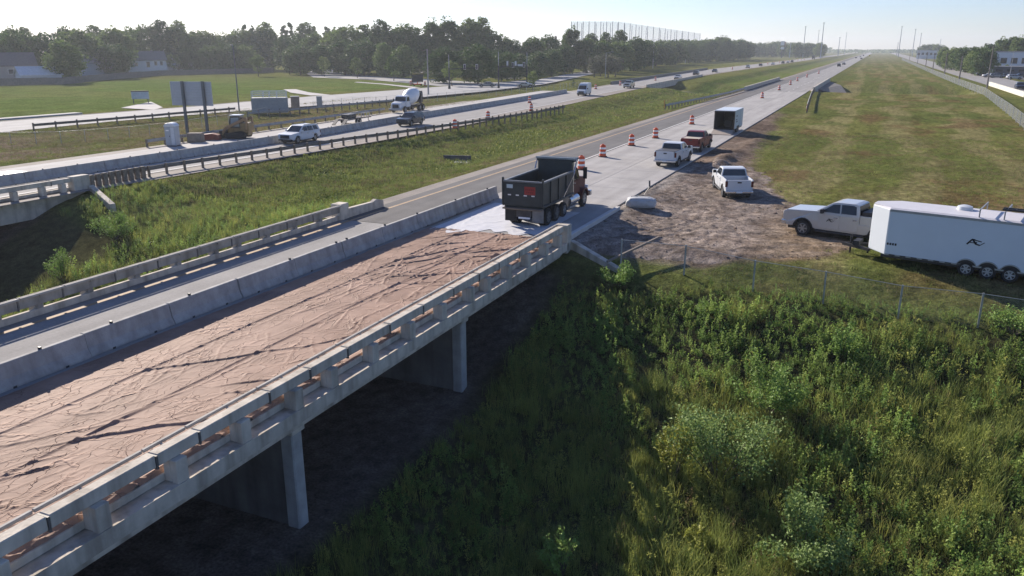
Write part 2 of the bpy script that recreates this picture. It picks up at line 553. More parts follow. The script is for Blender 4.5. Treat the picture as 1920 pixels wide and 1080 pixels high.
# fine-grained dirt pad with wheel ruts; its rim dives under the surrounding ground
px_ = np.arange(-14.6, 3.0, 0.11); py_ = np.arange(39.4, 78, 0.12)
PX, PY = np.meshgrid(px_, py_, indexing='ij')
e2 = (fbm(PX * 0.5, PY * 0.5, N2, 4) - 0.5) * 4
dl = np.interp(PY, [38, 42, 46, 52, 60, 68, 80], [-10.5, -2.0, 1.0, -1.5, -4.5, -6.8, -9.0])
pm_ = sstep((dl - PX + e2 * 0.9) / 1.6) * sstep((PX + 14.75) / 0.2) * sstep((PY - 39.8 + e2 * 0.3) / 1.0) * sstep((77 - PY + e2) / 4)
rut = 0
for cx_, cy_, r_, wd_, dp_ in ((-22.0, 47.0, 13.5, 0.85, 0.05), (-21.0, 50.5, 12.0, 0.85, 0.055), (-19.5, 43.0, 13.0, 0.85, 0.05), (-25.0, 52.0, 15.0, 0.85, 0.05), (8.0, 90.0, 38.0, 0.8, 0.06), (6.0, 92.0, 44.0, 0.8, 0.045), (2.0, 20.0, 27.5, 0.8, 0.05), (4.0, 14.0, 31.0, 0.8, 0.045), (-30.0, 66.0, 20.0, 0.85, 0.04)):
    rr_ = np.hypot(PX - cx_, PY - cy_)
    for s_ in (-1, 1):
        dd_ = np.abs(rr_ - r_ - s_ * wd_)
        dp_ = dp_ * (0.7 if s_ < 0 else 1.0)
        rut = rut - dp_ * np.exp(-(dd_ / 0.16) ** 2) + dp_ * 0.6 * np.exp(-((dd_ - 0.30) / 0.12) ** 2)
tread = 0.012 * np.sin(np.arctan2(PY - 47, PX + 22) * 13.5 / 0.07) * np.exp(-((np.hypot(PX + 22, PY - 47) - 13.2) / 1.4) ** 2)
clod = 0.028 * (fbm(PX * 1.6, PY * 1.6, N3, 5) - 0.5) + 0.05 * np.maximum(0, fbm(PX * 4, PY * 4, N1, 3) - 0.55)
PZ = H(PX, PY) - 0.05 + pm_ * (0.085 + 0.6 * rut * (0.5 + N4(PX * 0.5, PY * 0.5)) + clod + tread)
pc = np.zeros(PX.shape + (4,)); pc[..., 3] = 1
pc[..., :3] = (0.215, 0.178, 0.152)
for c_, m_ in (((0.30, 0.245, 0.205), sstep((fbm(PX * 1.4, PY * 1.4, N3, 4) - 0.50) * 7) * 0.7), ((0.15, 0.118, 0.098), sstep((fbm(PX * 0.6 + 5, PY * 0.6, N2, 4) - 0.52) * 8) * 0.75), ((0.235, 0.170, 0.105), sstep((PX + 6) / 3) * 0.6), ((0.31, 0.26, 0.22), np.clip(-np.asarray(rut) * 9, 0, 0.5)), ((0.26, 0.24, 0.22), sstep((-13.2 - PX) / 0.8) * 0.6)):
    m_ = np.clip(m_, 0, 1)[..., None]; pc[..., :3] = pc[..., :3] * (1 - m_) + np.array(c_) * m_
a_, b_ = PX.shape; ix_ = np.arange(a_ * b_).reshape(a_, b_)
Q_ = np.stack([ix_[:-1, :-1], ix_[1:, :-1], ix_[1:, 1:], ix_[:-1, 1:]], -1).reshape(-1, 4)
me = bpy.data.meshes.new('dirt_pad')
me.vertices.add(a_ * b_); me.vertices.foreach_set('co', np.stack([PX, PY, PZ], -1).reshape(-1))
me.loops.add(Q_.size); me.loops.foreach_set('vertex_index', Q_.reshape(-1).astype(np.int32))
me.polygons.add(len(Q_)); me.polygons.foreach_set('loop_start', np.arange(0, Q_.size, 4, dtype=np.int32)); me.polygons.foreach_set('use_smooth', np.ones(len(Q_), dtype=bool))
me.update()
me.color_attributes.new('gcol', 'FLOAT_COLOR', 'POINT').data.foreach_set('color', pc.reshape(-1))
me.materials.append(gm)
tag(obj('dirt_pad', me), kind='structure')


# ---------------------------------------------------------------- roads
def road_mat(name, col, amt=0.16, crack=0.0):
    m = bpy.data.materials.new(name); m.use_nodes = True
    N = m.node_tree.nodes; L = m.node_tree.links; b = N['Principled BSDF']
    b.inputs['Roughness'].default_value = 0.9; b.inputs['Specular IOR Level'].default_value = 0.12
    geo = N.new('ShaderNodeNewGeometry'); prev = None
    for s_, st, a_ in ((1.1, (1, 0.05, 1), amt), (0.5, (1, 1, 1), amt * 0.8), (9.0, (1, 1, 1), amt * 0.7)):
        mp = N.new('ShaderNodeMapping'); mp.inputs['Scale'].default_value = st
        L.new(geo.outputs['Position'], mp.inputs['Vector'])
        n_ = N.new('ShaderNodeTexNoise'); n_.inputs['Scale'].default_value = s_; n_.inputs['Detail'].default_value = 6
        L.new(mp.outputs[0], n_.inputs['Vector'])
        mr = N.new('ShaderNodeMapRange'); mr.inputs['From Min'].default_value = 0.3; mr.inputs['From Max'].default_value = 0.7
        mr.inputs['To Min'].default_value = 1 - a_; mr.inputs['To Max'].default_value = 1 + a_
        L.new(n_.outputs[0], mr.inputs['Value'])
        vm = N.new('ShaderNodeVectorMath'); vm.operation = 'SCALE'
        if prev is None: vm.inputs[0].default_value = col
        else: L.new(prev, vm.inputs[0])
        L.new(mr.outputs[0], vm.inputs['Scale']); prev = vm.outputs[0]
    L.new(prev, b.inputs['Base Color'])
    return m


asphalt = road_mat('worn_asphalt', (0.138, 0.133, 0.130), 0.14)
strip_dk = road_mat('dark_strip_surface', (0.085, 0.083, 0.083), 0.14)
road_conc = road_mat('road_concrete', (0.345, 0.33, 0.315), 0.13)
road_conc2 = road_mat('road_concrete_old', (0.27, 0.26, 0.25), 0.13)
road_pale = road_mat('pale_road_concrete', (0.40, 0.385, 0.37), 0.10)
shoulder_m = road_mat('shoulder_gravelly_concrete', (0.25, 0.222, 0.195), 0.16)


def strip(name, left, right, z, m, parent=None, kind='structure'):
    """flat sheet between two polylines of (x, y)"""
    mb = MB()
    n = len(left)
    V = [(x, y, z) for x, y in left] + [(x, y, z) for x, y in right]
    F = [(i, n + i, n + i + 1, i + 1) for i in range(n - 1)]
    mb.add(V, F)
    o = mb.build(name, m, parent)
    if parent is None: o['kind'] = kind
    for p in o.data.polygons:
        if p.normal.z < 0:
            o.data.flip_normals(); break
    return o


YB = [-12, 41, 62, 80, 100, 146, 191, 262, 340, 429, 520, 800, 1500, 3000]
XBv = [-59.8, -59.8, -59.9, -60.4, -62.0, -64.6, -67.6, -72.0, -75.5, -77.5, -77, -74, -70, -66]
NBr = [-53.3, -53.2, -52.2, -51.9, -51.9, -53.6, -56.6, -60.0, -63.0, -62.6, -62.2, -60.5, -58.5, -57]
nb_left = lambda y: float(np.interp(y, YB, XBv))
nb_right = lambda y: float(np.interp(y, YB, NBr))

E1 = [39.6, 60, 120, 300, 600, 1200, 3500]
southbound = strip('southbound_road', [(-30.4, y) for y in E1], [(-14.75, y) for y in E1], -0.03, shoulder_m)
strip('asphalt_lane', [(-29.2, y) for y in E1], [(-24.03, y) for y in E1], -0.006, asphalt, southbound)
E1b = [205, 300, 600, 1200, 3500]
strip('far_concrete_lanes', [(-24.0, y) for y in E1b], [(-14.8, y) for y in E1b], -0.006, road_conc2, southbound)
# individual slabs of the new concrete lanes
slab_me = {}
for (a, c) in ((-24.0, -19.015), (-18.985, -14.72)):
    mb = MB(); mb.box(a, c, 0.012, 4.558, -0.15, 0.0)
    slab_me[a] = mb.mesh('slab', road_conc, bevel=0.008, seg=1)
y = 48.4
for i in range(35):
    for a in slab_me:
        obj('slab', slab_me[a], southbound, loc=(0, y, 0))
    y += 4.57
mb = MB(); mb.box(-22.9, -19.015, 39.62, 48.38, -0.15, 0.0); mb.box(-18.985, -14.72, 39.62, 48.38, -0.15, 0.0)
mb.build('slab', road_conc, southbound)
# markings
E2 = [39.6, 100, 300, 900, 2500]
strip('yellow_edge_line', [(-28.35, y) for y in E2], [(-28.12, y) for y in E2], 0.0, yellow_line, southbound)
strip('yellow_edge_line', [(-28.35, y) for y in (-8, 10, 39.5)], [(-28.12, y) for y in (-8, 10, 39.5)], 0.006, yellow_line, southbound)
strip('white_lane_line', [(-24.38, y) for y in E2[1:]] , [(-24.22, y) for y in E2[1:]], 0.0, white_line, southbound)
strip('white_lane_line', [(-24.38, y) for y in (62, 80, 100)], [(-24.22, y) for y in (62, 80, 100)], 0.0, white_line, southbound)
for k in range(40):
    y = 210 + k * 12.2
    strip('white_dash', [(-19.1, y), (-19.1, y + 3)], [(-18.95, y), (-18.95, y + 3)], 0.001, white_line, southbound)

yy = [-12, 41, 62, 80, 100, 123, 146, 168, 191, 225, 262, 300, 340, 429, 520, 800, 1500, 3000]
northbound = strip('northbound_road', [(nb_left(y) - (10.5 if y < 150 else 1.5), y) for y in yy], [(nb_right(y) + 1.0, y) for y in yy], -0.03, shoulder_m)
strip('traffic_lane', [(nb_left(y) + 0.3, y) for y in yy], [(nb_right(y) - 1.9, y) for y in yy], -0.006, road_conc2, northbound)
strip('closed_lanes', [(nb_left(y) - 8.6, y) for y in yy[:9]], [(nb_left(y) - 0.3, y) for y in yy[:9]], -0.006, road_pale, northbound)
strip('yellow_edge_line', [(nb_right(y) - 2.35, y) for y in yy], [(nb_right(y) - 2.15, y) for y in yy], 0.0, white_line, northbound)
strip('white_lane_line', [(nb_left(y) + 0.95, y) for y in yy], [(nb_left(y) + 1.1, y) for y in yy], 0.0, white_line, northbound)

fl = [(-120, -40), (-114.5, 76), (-114, 94), (-112.6, 112), (-113.6, 128), (-113.8, 150), (-112, 170), (-111.0, 194), (-110, 225), (-106, 262), (-117, 320), (-140, 446), (-156, 706), (-258, 2100)]
fr = [(-100, -40), (-99.7, 66), (-100.3, 83), (-99.5, 95), (-97.5, 109), (-94.1, 124), (-90.2, 140), (-89.8, 157), (-88.1, 180), (-90, 226), (-96, 262), (-107, 320), (-131, 446), (-146, 706), (-246, 2100)]
fr = [fr[0]] + fr[1:3] + [fr[4]] + fr[5:]
front_l = strip('frontage_road', fl, fr, -0.02, road_mat('frontage_concrete', (0.33, 0.325, 0.32), 0.12))
strip('dark_edge_strip', [(x - 1.2, y) for x, y in fl[:5]], [(x + 0.1, y) for x, y in fl[:5]], -0.01, strip_dk, front_l)  # dark strip between the road edge and the sidewalk
mb = MB(); mb.bar((-121.3, 0, 0.02), (-117.6, 92, 0.02), 1.9, 0.26); mb.build('sidewalk', road_pale, front_l)
strip('driveway_apron', [(-131, 119), (-116.2, 108)], [(-122, 104), (-113.0, 103)], 0.0, road_pale, front_l)
side_l = [(-113, 204), (-137, 222), (-160, 238), (-190, 248), (-226, 290), (-300, 400)]
side_r = [(-106, 226), (-120, 236), (-146, 252), (-178, 268), (-212, 306), (-286, 412)]
strip('side_street', side_l, side_r, -0.012, road_mat('side_street_concrete', (0.27, 0.265, 0.26), 0.12))
strip('side_path', [(-113, 190), (-134, 207), (-150, 216)], [(-113, 194), (-135, 210.5), (-151, 219.5)], -0.005, road_pale)
strip('corner_path', [(-116, 150), (-128, 158), (-140, 170)], [(-112, 153), (-125, 161), (-138, 172.5)], -0.005, road_pale)
strip('park_drive', [(-120, 262), (-160, 300), (-230, 345)], [(-114, 270), (-154, 308), (-226, 352)], -0.01, asphalt)
rl = [(31, 60), (30.6, 200), (30, 279), (29, 379), (27.5, 854), (28, 2500)]
rr = [(43, 60), (42.6, 200), (42.4, 297), (42, 410), (42, 700), (44, 2500)]
front_r = strip('west_frontage_road', rl, rr, -0.02, road_conc2)
strip('parking_lot', [(46, 200), (46, 330), (48, 520)], [(110, 200), (110, 330), (110, 520)], -0.02, asphalt)


# ---------------------------------------------------------------- bridges
rail_dk = mat('shade_toned_concrete', (0.29, 0.27, 0.24), 0.9, var=0.25, streak=0.5, vscale=1.3)  # darker rail concrete, shade of its road-facing side put into the colour
tube_m = mat('weathered_tube', (0.33, 0.31, 0.28), 0.8, var=0.25, vscale=2)


def bridge_rail(parent, x, s, y0, y1, posts, joints, slim=False):
    """open concrete rail; s = +1 when the outside lies at +x. The pieces are parts of the bridge."""
    mb = MB(); mb.box(x - s * (0.28 if slim else 0.38), x - s * 0.10, y0, y1, 0.0, 0.28 if slim else 0.20)
    mb.build('curb', conc, parent, bevel=0.02, seg=1)
    bi, bo, zb = (-0.34, -0.19, 0.46) if slim else (-0.16, 0.15, 0.60)   # inner and outer face of the beam
    ti, to = (-0.52, -0.44) if slim else (-0.36, -0.27)                  # steel tube on brackets
    ys = [y0] + list(joints) + [y1]
    for a, c in zip(ys[:-1], ys[1:]):
        mb = MB(); mb.box(x + s * bi, x + s * bo, a + 0.03, c - 0.03, zb, 0.92)
        mb.build('rail_beam', rail_dk if slim else conc, parent, bevel=0.02, seg=1)
        mb = MB(); mb.box(x + s * ti, x + s * to, a + 0.02, c - 0.02, 0.87, 0.95)
        mb.build('steel_rail', tube_m, parent, bevel=0.01, seg=1)
    pm = MB(); pm.box(x + s * (bo - 0.02), x + s * (0.33 if not slim else 0.20), -0.16, 0.20, -0.02, 0.60)
    if slim: pm.box(x + s * (bi + 0.06), x + s * (bo - 0.021), -0.12, 0.14, 0.28, 0.47)
    else: pm.box(x - s * 0.10, x + s * 0.129, -0.16, 0.20, 0.0, 0.605)
    pm.box(x + s * (ti + 0.09), x + s * (bi - 0.002), -0.03, 0.03, 0.76, 0.90)
    pme = pm.mesh('rail_post', rail_dk if slim else conc, bevel=0.015, seg=1)
    for p in posts: obj('rail_post', pme, parent, loc=(0, p, 0))
    jm = MB(); jm.box(x + s * (bi - 0.012), x + s * (bo + 0.015), -0.025, 0.025, zb - 0.05, 0.90)
    jme = jm.mesh('joint_plate', steel_dk)
    for p in joints: obj('joint_plate', jme, parent, loc=(0, p, 0))


br = thing('highway_bridge', 'southbound concrete highway bridge with open rail, tan sheeting on half its deck', 'bridge', (0, 0, 0))
mb = MB(); mb.box(-29.55, -14.12, -9, 39.5, -0.42, -0.012); mb.build('deck', conc, br)
strip('open_lane', [(-29.0, -9), (-29.0, 39.5)], [(-22.9, -9), (-22.9, 39.5)], 0.0, road_conc2, br)
mb = MB()
for gx in (-14.62, -17.5, -20.4, -23.3, -26.2, -29.05): mb.box(gx - 0.22, gx + 0.22, -9, 39.3, -0.74, -0.425)
mb.build('girder', conc, br)
posts = [7.9, 10.16, 12.38, 14.59, 16.79, 18.5, 20.78, 23.19, 25.57, 27.99, 29.6, 31.8, 34.1, 36.4, 38.4]
joints = [9.1, 11.86, 13.2, 15.8, 17.6, 19.5, 22.0, 24.3, 26.7, 29.0, 31.0, 33.3, 35.6]
bridge_rail(br, -14.48, 1, -9, 39.3, [1.2, 3.4, 5.6] + posts, [0.0, 4.6, 6.9] + joints)
bridge_rail(br, -29.15, -1, -9, 39.3, [y + 1.1 for y in posts if y < 38] + [2, 4.4, 6.7], [j + 1.1 for j in joints], slim=True)
mb = MB(); mb.box(-14.86, -14.12, 39.32, 39.95, -0.6, 0.95); mb.build('end_post', conc, br, bevel=0.03, seg=1)
mb = MB(); mb.box(-29.5, -28.78, 39.32, 40.2, -0.4, 0.95); mb.build('end_post', conc, br, bevel=0.03, seg=1)
mb = MB(); mb.prism([(40.22, -0.3), (44.2, -0.3), (44.2, 0.42), (43.4, 0.62), (43.0, 0.50), (40.22, 0.56)], 0.16)
mb.v = [(-29.0 + y_, x_, z_) for x_, y_, z_ in mb.v]
mb.build('flared_end_wall', conc, br, bevel=0.03, seg=1)
for py in (17.3, 28.35, 6.3):
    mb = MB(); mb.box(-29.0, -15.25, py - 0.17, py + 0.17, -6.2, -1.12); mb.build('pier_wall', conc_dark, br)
    mb = MB(); mb.box(-29.2, -14.70, py - 0.30, py + 0.30, -1.12, -0.745); mb.build('pier_cap', conc, br, bevel=0.03, seg=1)
    mb = MB(); mb.box(-15.25, -14.78, py - 0.24, py + 0.24, -6.2, -1.125); mb.build('pier_column', conc_barrier, br, bevel=0.04, seg=1)
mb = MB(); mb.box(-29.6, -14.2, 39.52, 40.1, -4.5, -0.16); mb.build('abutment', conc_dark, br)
mb = MB()
a0, a1 = Vector((-14.15, 40.05, 0)), Vector((-10.6, 38.35, 0))
nrm = Vector((a1.y - a0.y, -(a1.x - a0.x), 0)).normalized() * 0.17
V = []
for q, zt in ((a0, 0.02), (a1, -0.95)):
    for s_ in (-1, 1):
        V.append((q.x + s_ * nrm.x, q.y + s_ * nrm.y, -5.0)); V.append((q.x + s_ * nrm.x, q.y + s_ * nrm.y, zt))
mb.add(V, [(0, 1, 3, 2), (4, 6, 7, 5), (1, 5, 7, 3), (0, 2, 6, 4), (0, 4, 5, 1), (2, 3, 7, 6)])
mb.build('wing_wall', conc, br, bevel=0.02, seg=1)
# concrete curb from the bridge end along the shoulder
mb = MB(); mb.bar((-14.45, 40.1, 0.05), (-14.35, 49.6, 0.03), 0.28, 0.30); mb.build('approach_curb', conc_new, br, bevel=0.02, seg=1)

nbb = thing('highway_bridge', 'northbound concrete bridge at far left with open slotted rail over dark gully', 'bridge')
mb = MB(); mb.box(-70.5, -53.0, -9, 41.0, -0.55, -0.04); mb.build('deck', conc, nbb)
mb = MB(); mb.box(-53.75, -53.12, -9, 40.6, -1.5, -0.555); mb.build('girder', conc, nbb)
for gx in (-57.5, -61.5, -65.5, -69.5):
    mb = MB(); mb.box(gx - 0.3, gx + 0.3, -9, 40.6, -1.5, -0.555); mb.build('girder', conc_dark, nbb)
bridge_rail(nbb, -53.42, 1, -9, 40.2, [29.4, 31.5, 33.6, 35.7, 37.8, 39.4], [30.5, 34.7, 38.6])
mb = MB(); mb.box(-53.75, -53.05, 40.22, 41.6, -0.6, 1.0); mb.build('end_post', conc, nbb, bevel=0.03, seg=1)
mb = MB(); mb.box(-70.5, -52.95, 41.0, 41.6, -4.5, -0.6); mb.build('abutment', conc_dark, nbb)
mb = MB()
a0, a1 = Vector((-53.0, 41.55, 0)), Vector((-48.6, 39.6, 0))
nrm = Vector((a1.y - a0.y, -(a1.x - a0.x), 0)).normalized() * 0.2
V = []
for q, zt in ((a0, 0.22), (a1, -0.55)):
    for s_ in (-1, 1):
        V.append((q.x + s_ * nrm.x, q.y + s_ * nrm.y, -5.0)); V.append((q.x + s_ * nrm.x, q.y + s_ * nrm.y, zt))
mb.add(V, [(0, 1, 3, 2), (4, 6, 7, 5), (1, 5, 7, 3), (0, 2, 6, 4), (0, 4, 5, 1), (2, 3, 7, 6)])
mb.build('wing_wall', conc, nbb, bevel=0.02, seg=1)

# second pair of bridges, farther south
fb = thing('highway_bridge', 'distant southbound bridge with solid concrete rails past the box trailer', 'bridge')
mb = MB(); mb.box(-29.9, -13.3, 219, 288, -0.9, -0.05); mb.build('deck', conc, fb)
mb = MB(); mb.box(-13.95, -13.5, 216, 290, 0.0, 0.95); mb.build('parapet', conc, fb, bevel=0.05, seg=1)
mb = MB(); mb.box(-29.9, -29.45, 212, 291, 0.0, 0.95); mb.build('parapet', conc, fb, bevel=0.05, seg=1)
mb = MB(); V = [(-13.5, 262, -0.1), (-13.5, 222, -0.1), (-4.5, 233, -2.1), (-13.5, 233, -2.1), (-4.5, 262, -2.1)]
mb.add([(-13.4, 229, -2.2), (-13.4, 287, -0.1), (-13.4, 229, -0.05), (-5.2, 228, -2.15), (-13.4, 245, -2.2), (-9.0, 262, -0.3)], [(0, 3, 2), (2, 3, 5), (2, 5, 1), (3, 0, 4)])
mb.build('slope_paving', conc_dark, fb)
mb = MB(); mb.box(-29.5, -13.6, 262, 263, -2.6, -0.9); mb.build('abutment', conc_dark, fb)
fb2 = thing('highway_bridge', 'distant northbound bridge carrying a white car and dark cars over the drain', 'bridge')
mb = MB(); mb.add([(-62.0, 246, 0), (-59.6, 246, 0)], [])
mb = MB(); mb.bar((-56.9, 222, -0.55), (-61.2, 318, -0.55), 0.6, 1.0); mb.build('girder', conc, fb2)
mb = MB(); mb.bar((-56.9, 220, 0.35), (-61.2, 320, 0.35), 0.4, 0.75); mb.build('parapet', conc, fb2, bevel=0.05, seg=1)
mb = MB(); mb.bar((-70.8, 232, 0.42), (-79.0, 425, 0.42), 0.4, 0.95); mb.build('parapet', steel_dk, fb2, bevel=0.05, seg=1)
mb = MB(); mb.add([(-60.6, 263, -0.1), (-61.2, 320, -0.1), (-52, 262, -2.1), (-60.6, 262, -2.1)], [(0, 2, 1), (0, 3, 2)]); mb.build('slope_paving', conc_dark, fb2)

# ---------------------------------------------------------------- sheeting on the deck
sheet_m = bpy.data.materials.new('tan_curing_sheet'); sheet_m.use_nodes = True
N = sheet_m.node_tree.nodes; L = sheet_m.node_tree.links; b = N['Principled BSDF']
b.inputs['Roughness'].default_value = 0.7; b.inputs['Specular IOR Level'].default_value = 0.10
geo = N.new('ShaderNodeNewGeometry')
n_ = N.new('ShaderNodeTexNoise'); n_.inputs['Scale'].default_value = 0.55; n_.inputs['Detail'].default_value = 7; n_.inputs['Roughness'].default_value = 0.6
L.new(geo.outputs['Position'], n_.inputs['Vector'])
rp = N.new('ShaderNodeValToRGB'); rp.color_ramp.elements[0].position = 0.32; rp.color_ramp.elements[1].position = 0.68
rp.color_ramp.elements[0].color = (0.225, 0.142, 0.104, 1); rp.color_ramp.elements[1].color = (0.365, 0.240, 0.182, 1)
L.new(n_.outputs[0], rp.inputs[0]); L.new(rp.outputs[0], b.inputs['Base Color'])
# fine wrinkles: warped cell edges, stretched along two directions and broken up by patches
hsum = None
nw = N.new('ShaderNodeTexNoise'); nw.inputs['Scale'].default_value = 1.3; nw.inputs['Detail'].default_value = 3
L.new(geo.outputs['Position'], nw.inputs['Vector'])
wv = N.new('ShaderNodeVectorMath'); wv.operation = 'SCALE'; wv.inputs['Scale'].default_value = 0.9
L.new(nw.outputs['Color'], wv.inputs[0])
wa = N.new('ShaderNodeVectorMath'); wa.operation = 'ADD'
L.new(geo.outputs['Position'], wa.inputs[0]); L.new(wv.outputs[0], wa.inputs[1])
for rot, scl, wd, hgt_ in ((0.55, (1.5, 0.32, 1), 0.030, 0.030), (-0.35, (1.9, 0.36, 1), 0.028, 0.022), (0.95, (2.6, 0.7, 1), 0.030, 0.018), (0.1, (4.5, 0.5, 1), 0.05, 0.012)):
    mp = N.new('ShaderNodeMapping'); mp.vector_type = 'TEXTURE' if False else 'POINT'; mp.inputs['Rotation'].default_value = (0, 0, rot)
    L.new(wa.outputs[0], mp.inputs['Vector'])
    ms_ = N.new('ShaderNodeVectorMath'); ms_.operation = 'MULTIPLY'; ms_.inputs[1].default_value = scl
    L.new(mp.outputs[0], ms_.inputs[0])
    vo = N.new('ShaderNodeTexVoronoi'); vo.voronoi_dimensions = '2D'; vo.feature = 'DISTANCE_TO_EDGE'; vo.inputs['Scale'].default_value = 0.8
    L.new(ms_.outputs[0], vo.inputs['Vector'])
    mr = N.new('ShaderNodeMapRange'); mr.interpolation_type = 'SMOOTHSTEP'; mr.inputs['From Min'].default_value = 0.0; mr.inputs['From Max'].default_value = wd
    mr.inputs['To Min'].default_value = hgt_; mr.inputs['To Max'].default_value = 0.0
    L.new(vo.outputs['Distance'], mr.inputs['Value'])
    npc = N.new('ShaderNodeTexNoise'); npc.inputs['Scale'].default_value = 0.55; npc.inputs['Detail'].default_value = 3
    mo = N.new('ShaderNodeMapping'); mo.inputs['Location'].default_value = (rot * 40, 3, 0); L.new(geo.outputs['Position'], mo.inputs['Vector']); L.new(mo.outputs[0], npc.inputs['Vector'])
    mk = N.new('ShaderNodeMapRange'); mk.inputs['From Min'].default_value = 0.44; mk.inputs['From Max'].default_value = 0.58
    L.new(npc.outputs[0], mk.inputs['Value'])
    mu = N.new('ShaderNodeMath'); mu.operation = 'MULTIPLY'; L.new(mr.outputs[0], mu.inputs[0]); L.new(mk.outputs[0], mu.inputs[1])
    if hsum is None: hsum = mu.outputs[0]
    else:
        ad = N.new('ShaderNodeMath'); ad.operation = 'ADD'; L.new(hsum, ad.inputs[0]); L.new(mu.outputs[0], ad.inputs[1]); hsum = ad.outputs[0]
bp = N.new('ShaderNodeBump'); bp.inputs['Strength'].default_value = 1.0; bp.inputs['Distance'].default_value = 1.0
L.new(hsum, bp.inputs['Height']); L.new(bp.outputs[0], b.inputs['Normal'])


def ridge(x, y, n, p):
    v = 1 - np.abs(2 * n(x, y) - 1)
    return v ** p


def wrinkle(X, Y, amp=1.0):
    """flat sheet with narrow pulled creases: each crease follows a contour of a stretched noise"""
    sx = float(X[1, 0] - X[0, 0]); sy = float(Y[0, 1] - Y[0, 0])
    wx = X + 0.35 * (fbm(X * 0.9, Y * 0.7, N2, 3) - 0.5); wy = Y + 0.6 * (fbm(X * 0.8 + 9, Y * 0.6 + 4, N3, 3) - 0.5)
    out = 0
    # (turn of the crease from the road direction, across freq, along freq, half width, height, patch scale, threshold)
    for i, (q, fa, fl, hw, hg, ms, mt) in enumerate(((0.75, 0.62, 0.10, 0.055, 0.070, 0.17, 0.50), (0.45, 1.10, 0.16, 0.045, 0.050, 0.26, 0.50), (0.95, 1.00, 0.18, 0.045, 0.050, 0.24, 0.50), (-0.30, 1.05, 0.14, 0.040, 0.034, 0.28, 0.52), (1.30, 1.20, 0.25, 0.040, 0.036, 0.33, 0.53), (0.08, 1.60, 0.10, 0.040, 0.030, 0.22, 0.47), (0.60, 2.20, 0.50, 0.032, 0.024, 0.40, 0.46), (-0.7, 1.9, 0.45, 0.032, 0.022, 0.42, 0.49), (0.25, 2.6, 0.4, 0.030, 0.022, 0.35, 0.46))):
        u = wx * math.cos(q) - wy * math.sin(q); w = wx * math.sin(q) + wy * math.cos(q)
        n_ = (N1, N3, N2, N4)[i % 4](u * fa + 37.3 * i, w * fl + 11.7 * i)
        gx, gy = np.gradient(n_, sx, sy)
        dd = np.abs(n_ - 0.5) / (np.sqrt(gx * gx + gy * gy) + 0.12)
        m = sstep((fbm(X * ms + 13 * i, Y * ms * 0.7 + 5 * i, N4, 3) - mt) * 9 + 0.2)
        out = out + hg * np.exp(-(dd / hw) ** 2) * m * (0.55 + 0.9 * N2(u * 0.7 + i, w * 0.9))
    lon = ridge(wx * 2.0 + 11, wy * 0.07, N4, 10) * sstep((X + 17.0) / 1.6) * 0.05
    fin = 0.016 * (fbm(wx * 4, wy * 2.4, N2, 3) - 0.5) + 0.012 * (fbm(wx * 0.8, wy * 0.5, N1, 2) - 0.5)
    return amp * 0.72 * (out + lon + fin)


def grid_mesh(name, xs, ys, zf, m, xe=None):
    A, B = np.meshgrid(xs, ys, indexing='ij')
    Z = zf(A, B)
    if xe is not None: A = A + xe(A, B)
    n0, n1 = A.shape
    ix = np.arange(n0 * n1).reshape(n0, n1)
    Q = np.stack([ix[:-1, :-1], ix[1:, :-1], ix[1:, 1:], ix[:-1, 1:]], -1).reshape(-1, 4)
    me = bpy.data.meshes.new(name)
    me.from_pydata(np.stack([A, B, Z], -1).reshape(-1, 3).tolist(), [], Q.tolist())
    me.polygons.foreach_set('use_smooth', np.ones(len(Q), dtype=bool))
    me.materials.append(m)
    return me


sh = [(-22.85, -20.42, 'smooth tan curing sheet lying along the barrier wall', 0.35), (-20.50, -18.20, 'creased tan curing sheet down the middle of the bridge deck', 0.85), (-18.28, -14.60, 'heavily wrinkled tan curing sheet beside the outer bridge rail', 1.0)]
for k, (a, c, lb, am) in enumerate(sh):
    xs = np.arange(a, c + 0.001, 0.042); ys = np.arange(5.0, 39.75, 0.045)

    def zf(A, B, a=a, c=c, k=k, am=am):
        farw = sstep((B - 24) / 10) * 0.3
        z = 0.022 + 0.010 * k + wrinkle(A, B, np.minimum(1.25, am + farw) * (1 + (0.9 * sstep((A + 15.3) / 0.3) if k == 2 else 0)))
        if k: z = z + 0.036 * np.exp(-((A - a) / 0.05) ** 2)
        if k == 2: z = z + 0.215 * sstep((A + 15.02) / 0.16) - 0.10 * sstep((A + 14.68) / 0.08)
        return z
    me = grid_mesh('curing_sheet', xs, ys, zf, sheet_m, lambda A, B, a=a: 0.04 * (N2(B * 0.8, A * 0) - 0.5) * (A < a + 0.3))
    tag(obj('curing_sheet', me), lb, 'plastic sheet', 'tan curing sheets on the bridge deck')
white_sheet = mat('white_blanket', (0.53, 0.53, 0.55), 0.6, var=0.07, vscale=2.5)


def wz(A, B):
    return 0.018 + 0.018 * ridge(A * 0.9, B * 0.9, N2, 6) + 0.02 * fbm(A * 3, B * 3, N3, 2)


me = grid_mesh('white_blanket', np.arange(-22.6, -16.2, 0.08), np.linspace(0, 1, 70), lambda A, B: wz(A, B * 7), white_sheet)
for v in me.vertices:
    x, t = v.co.x, v.co.y
    y0 = 39.9 + 0.5 * math.sin(x * 1.9) + 0.35 * math.sin(x * 5.1) + 0.22 * (x + 19); y1 = 48.2 - 0.15 * (x + 22)
    v.co.y = y0 + (y1 - y0) * t
tag(obj('white_blanket', me), 'white blanket sheet spread on the slab under the dump truck', 'sheet')
me = grid_mesh('white_blanket', np.arange(-66.5, -61.0, 0.1), np.arange(36.0, 45.0, 0.12), lambda A, B: wz(A, B) + 0.05, white_sheet)
tag(obj('white_blanket', me), 'glaring white sheet behind the barrier at the far left edge', 'sheet')
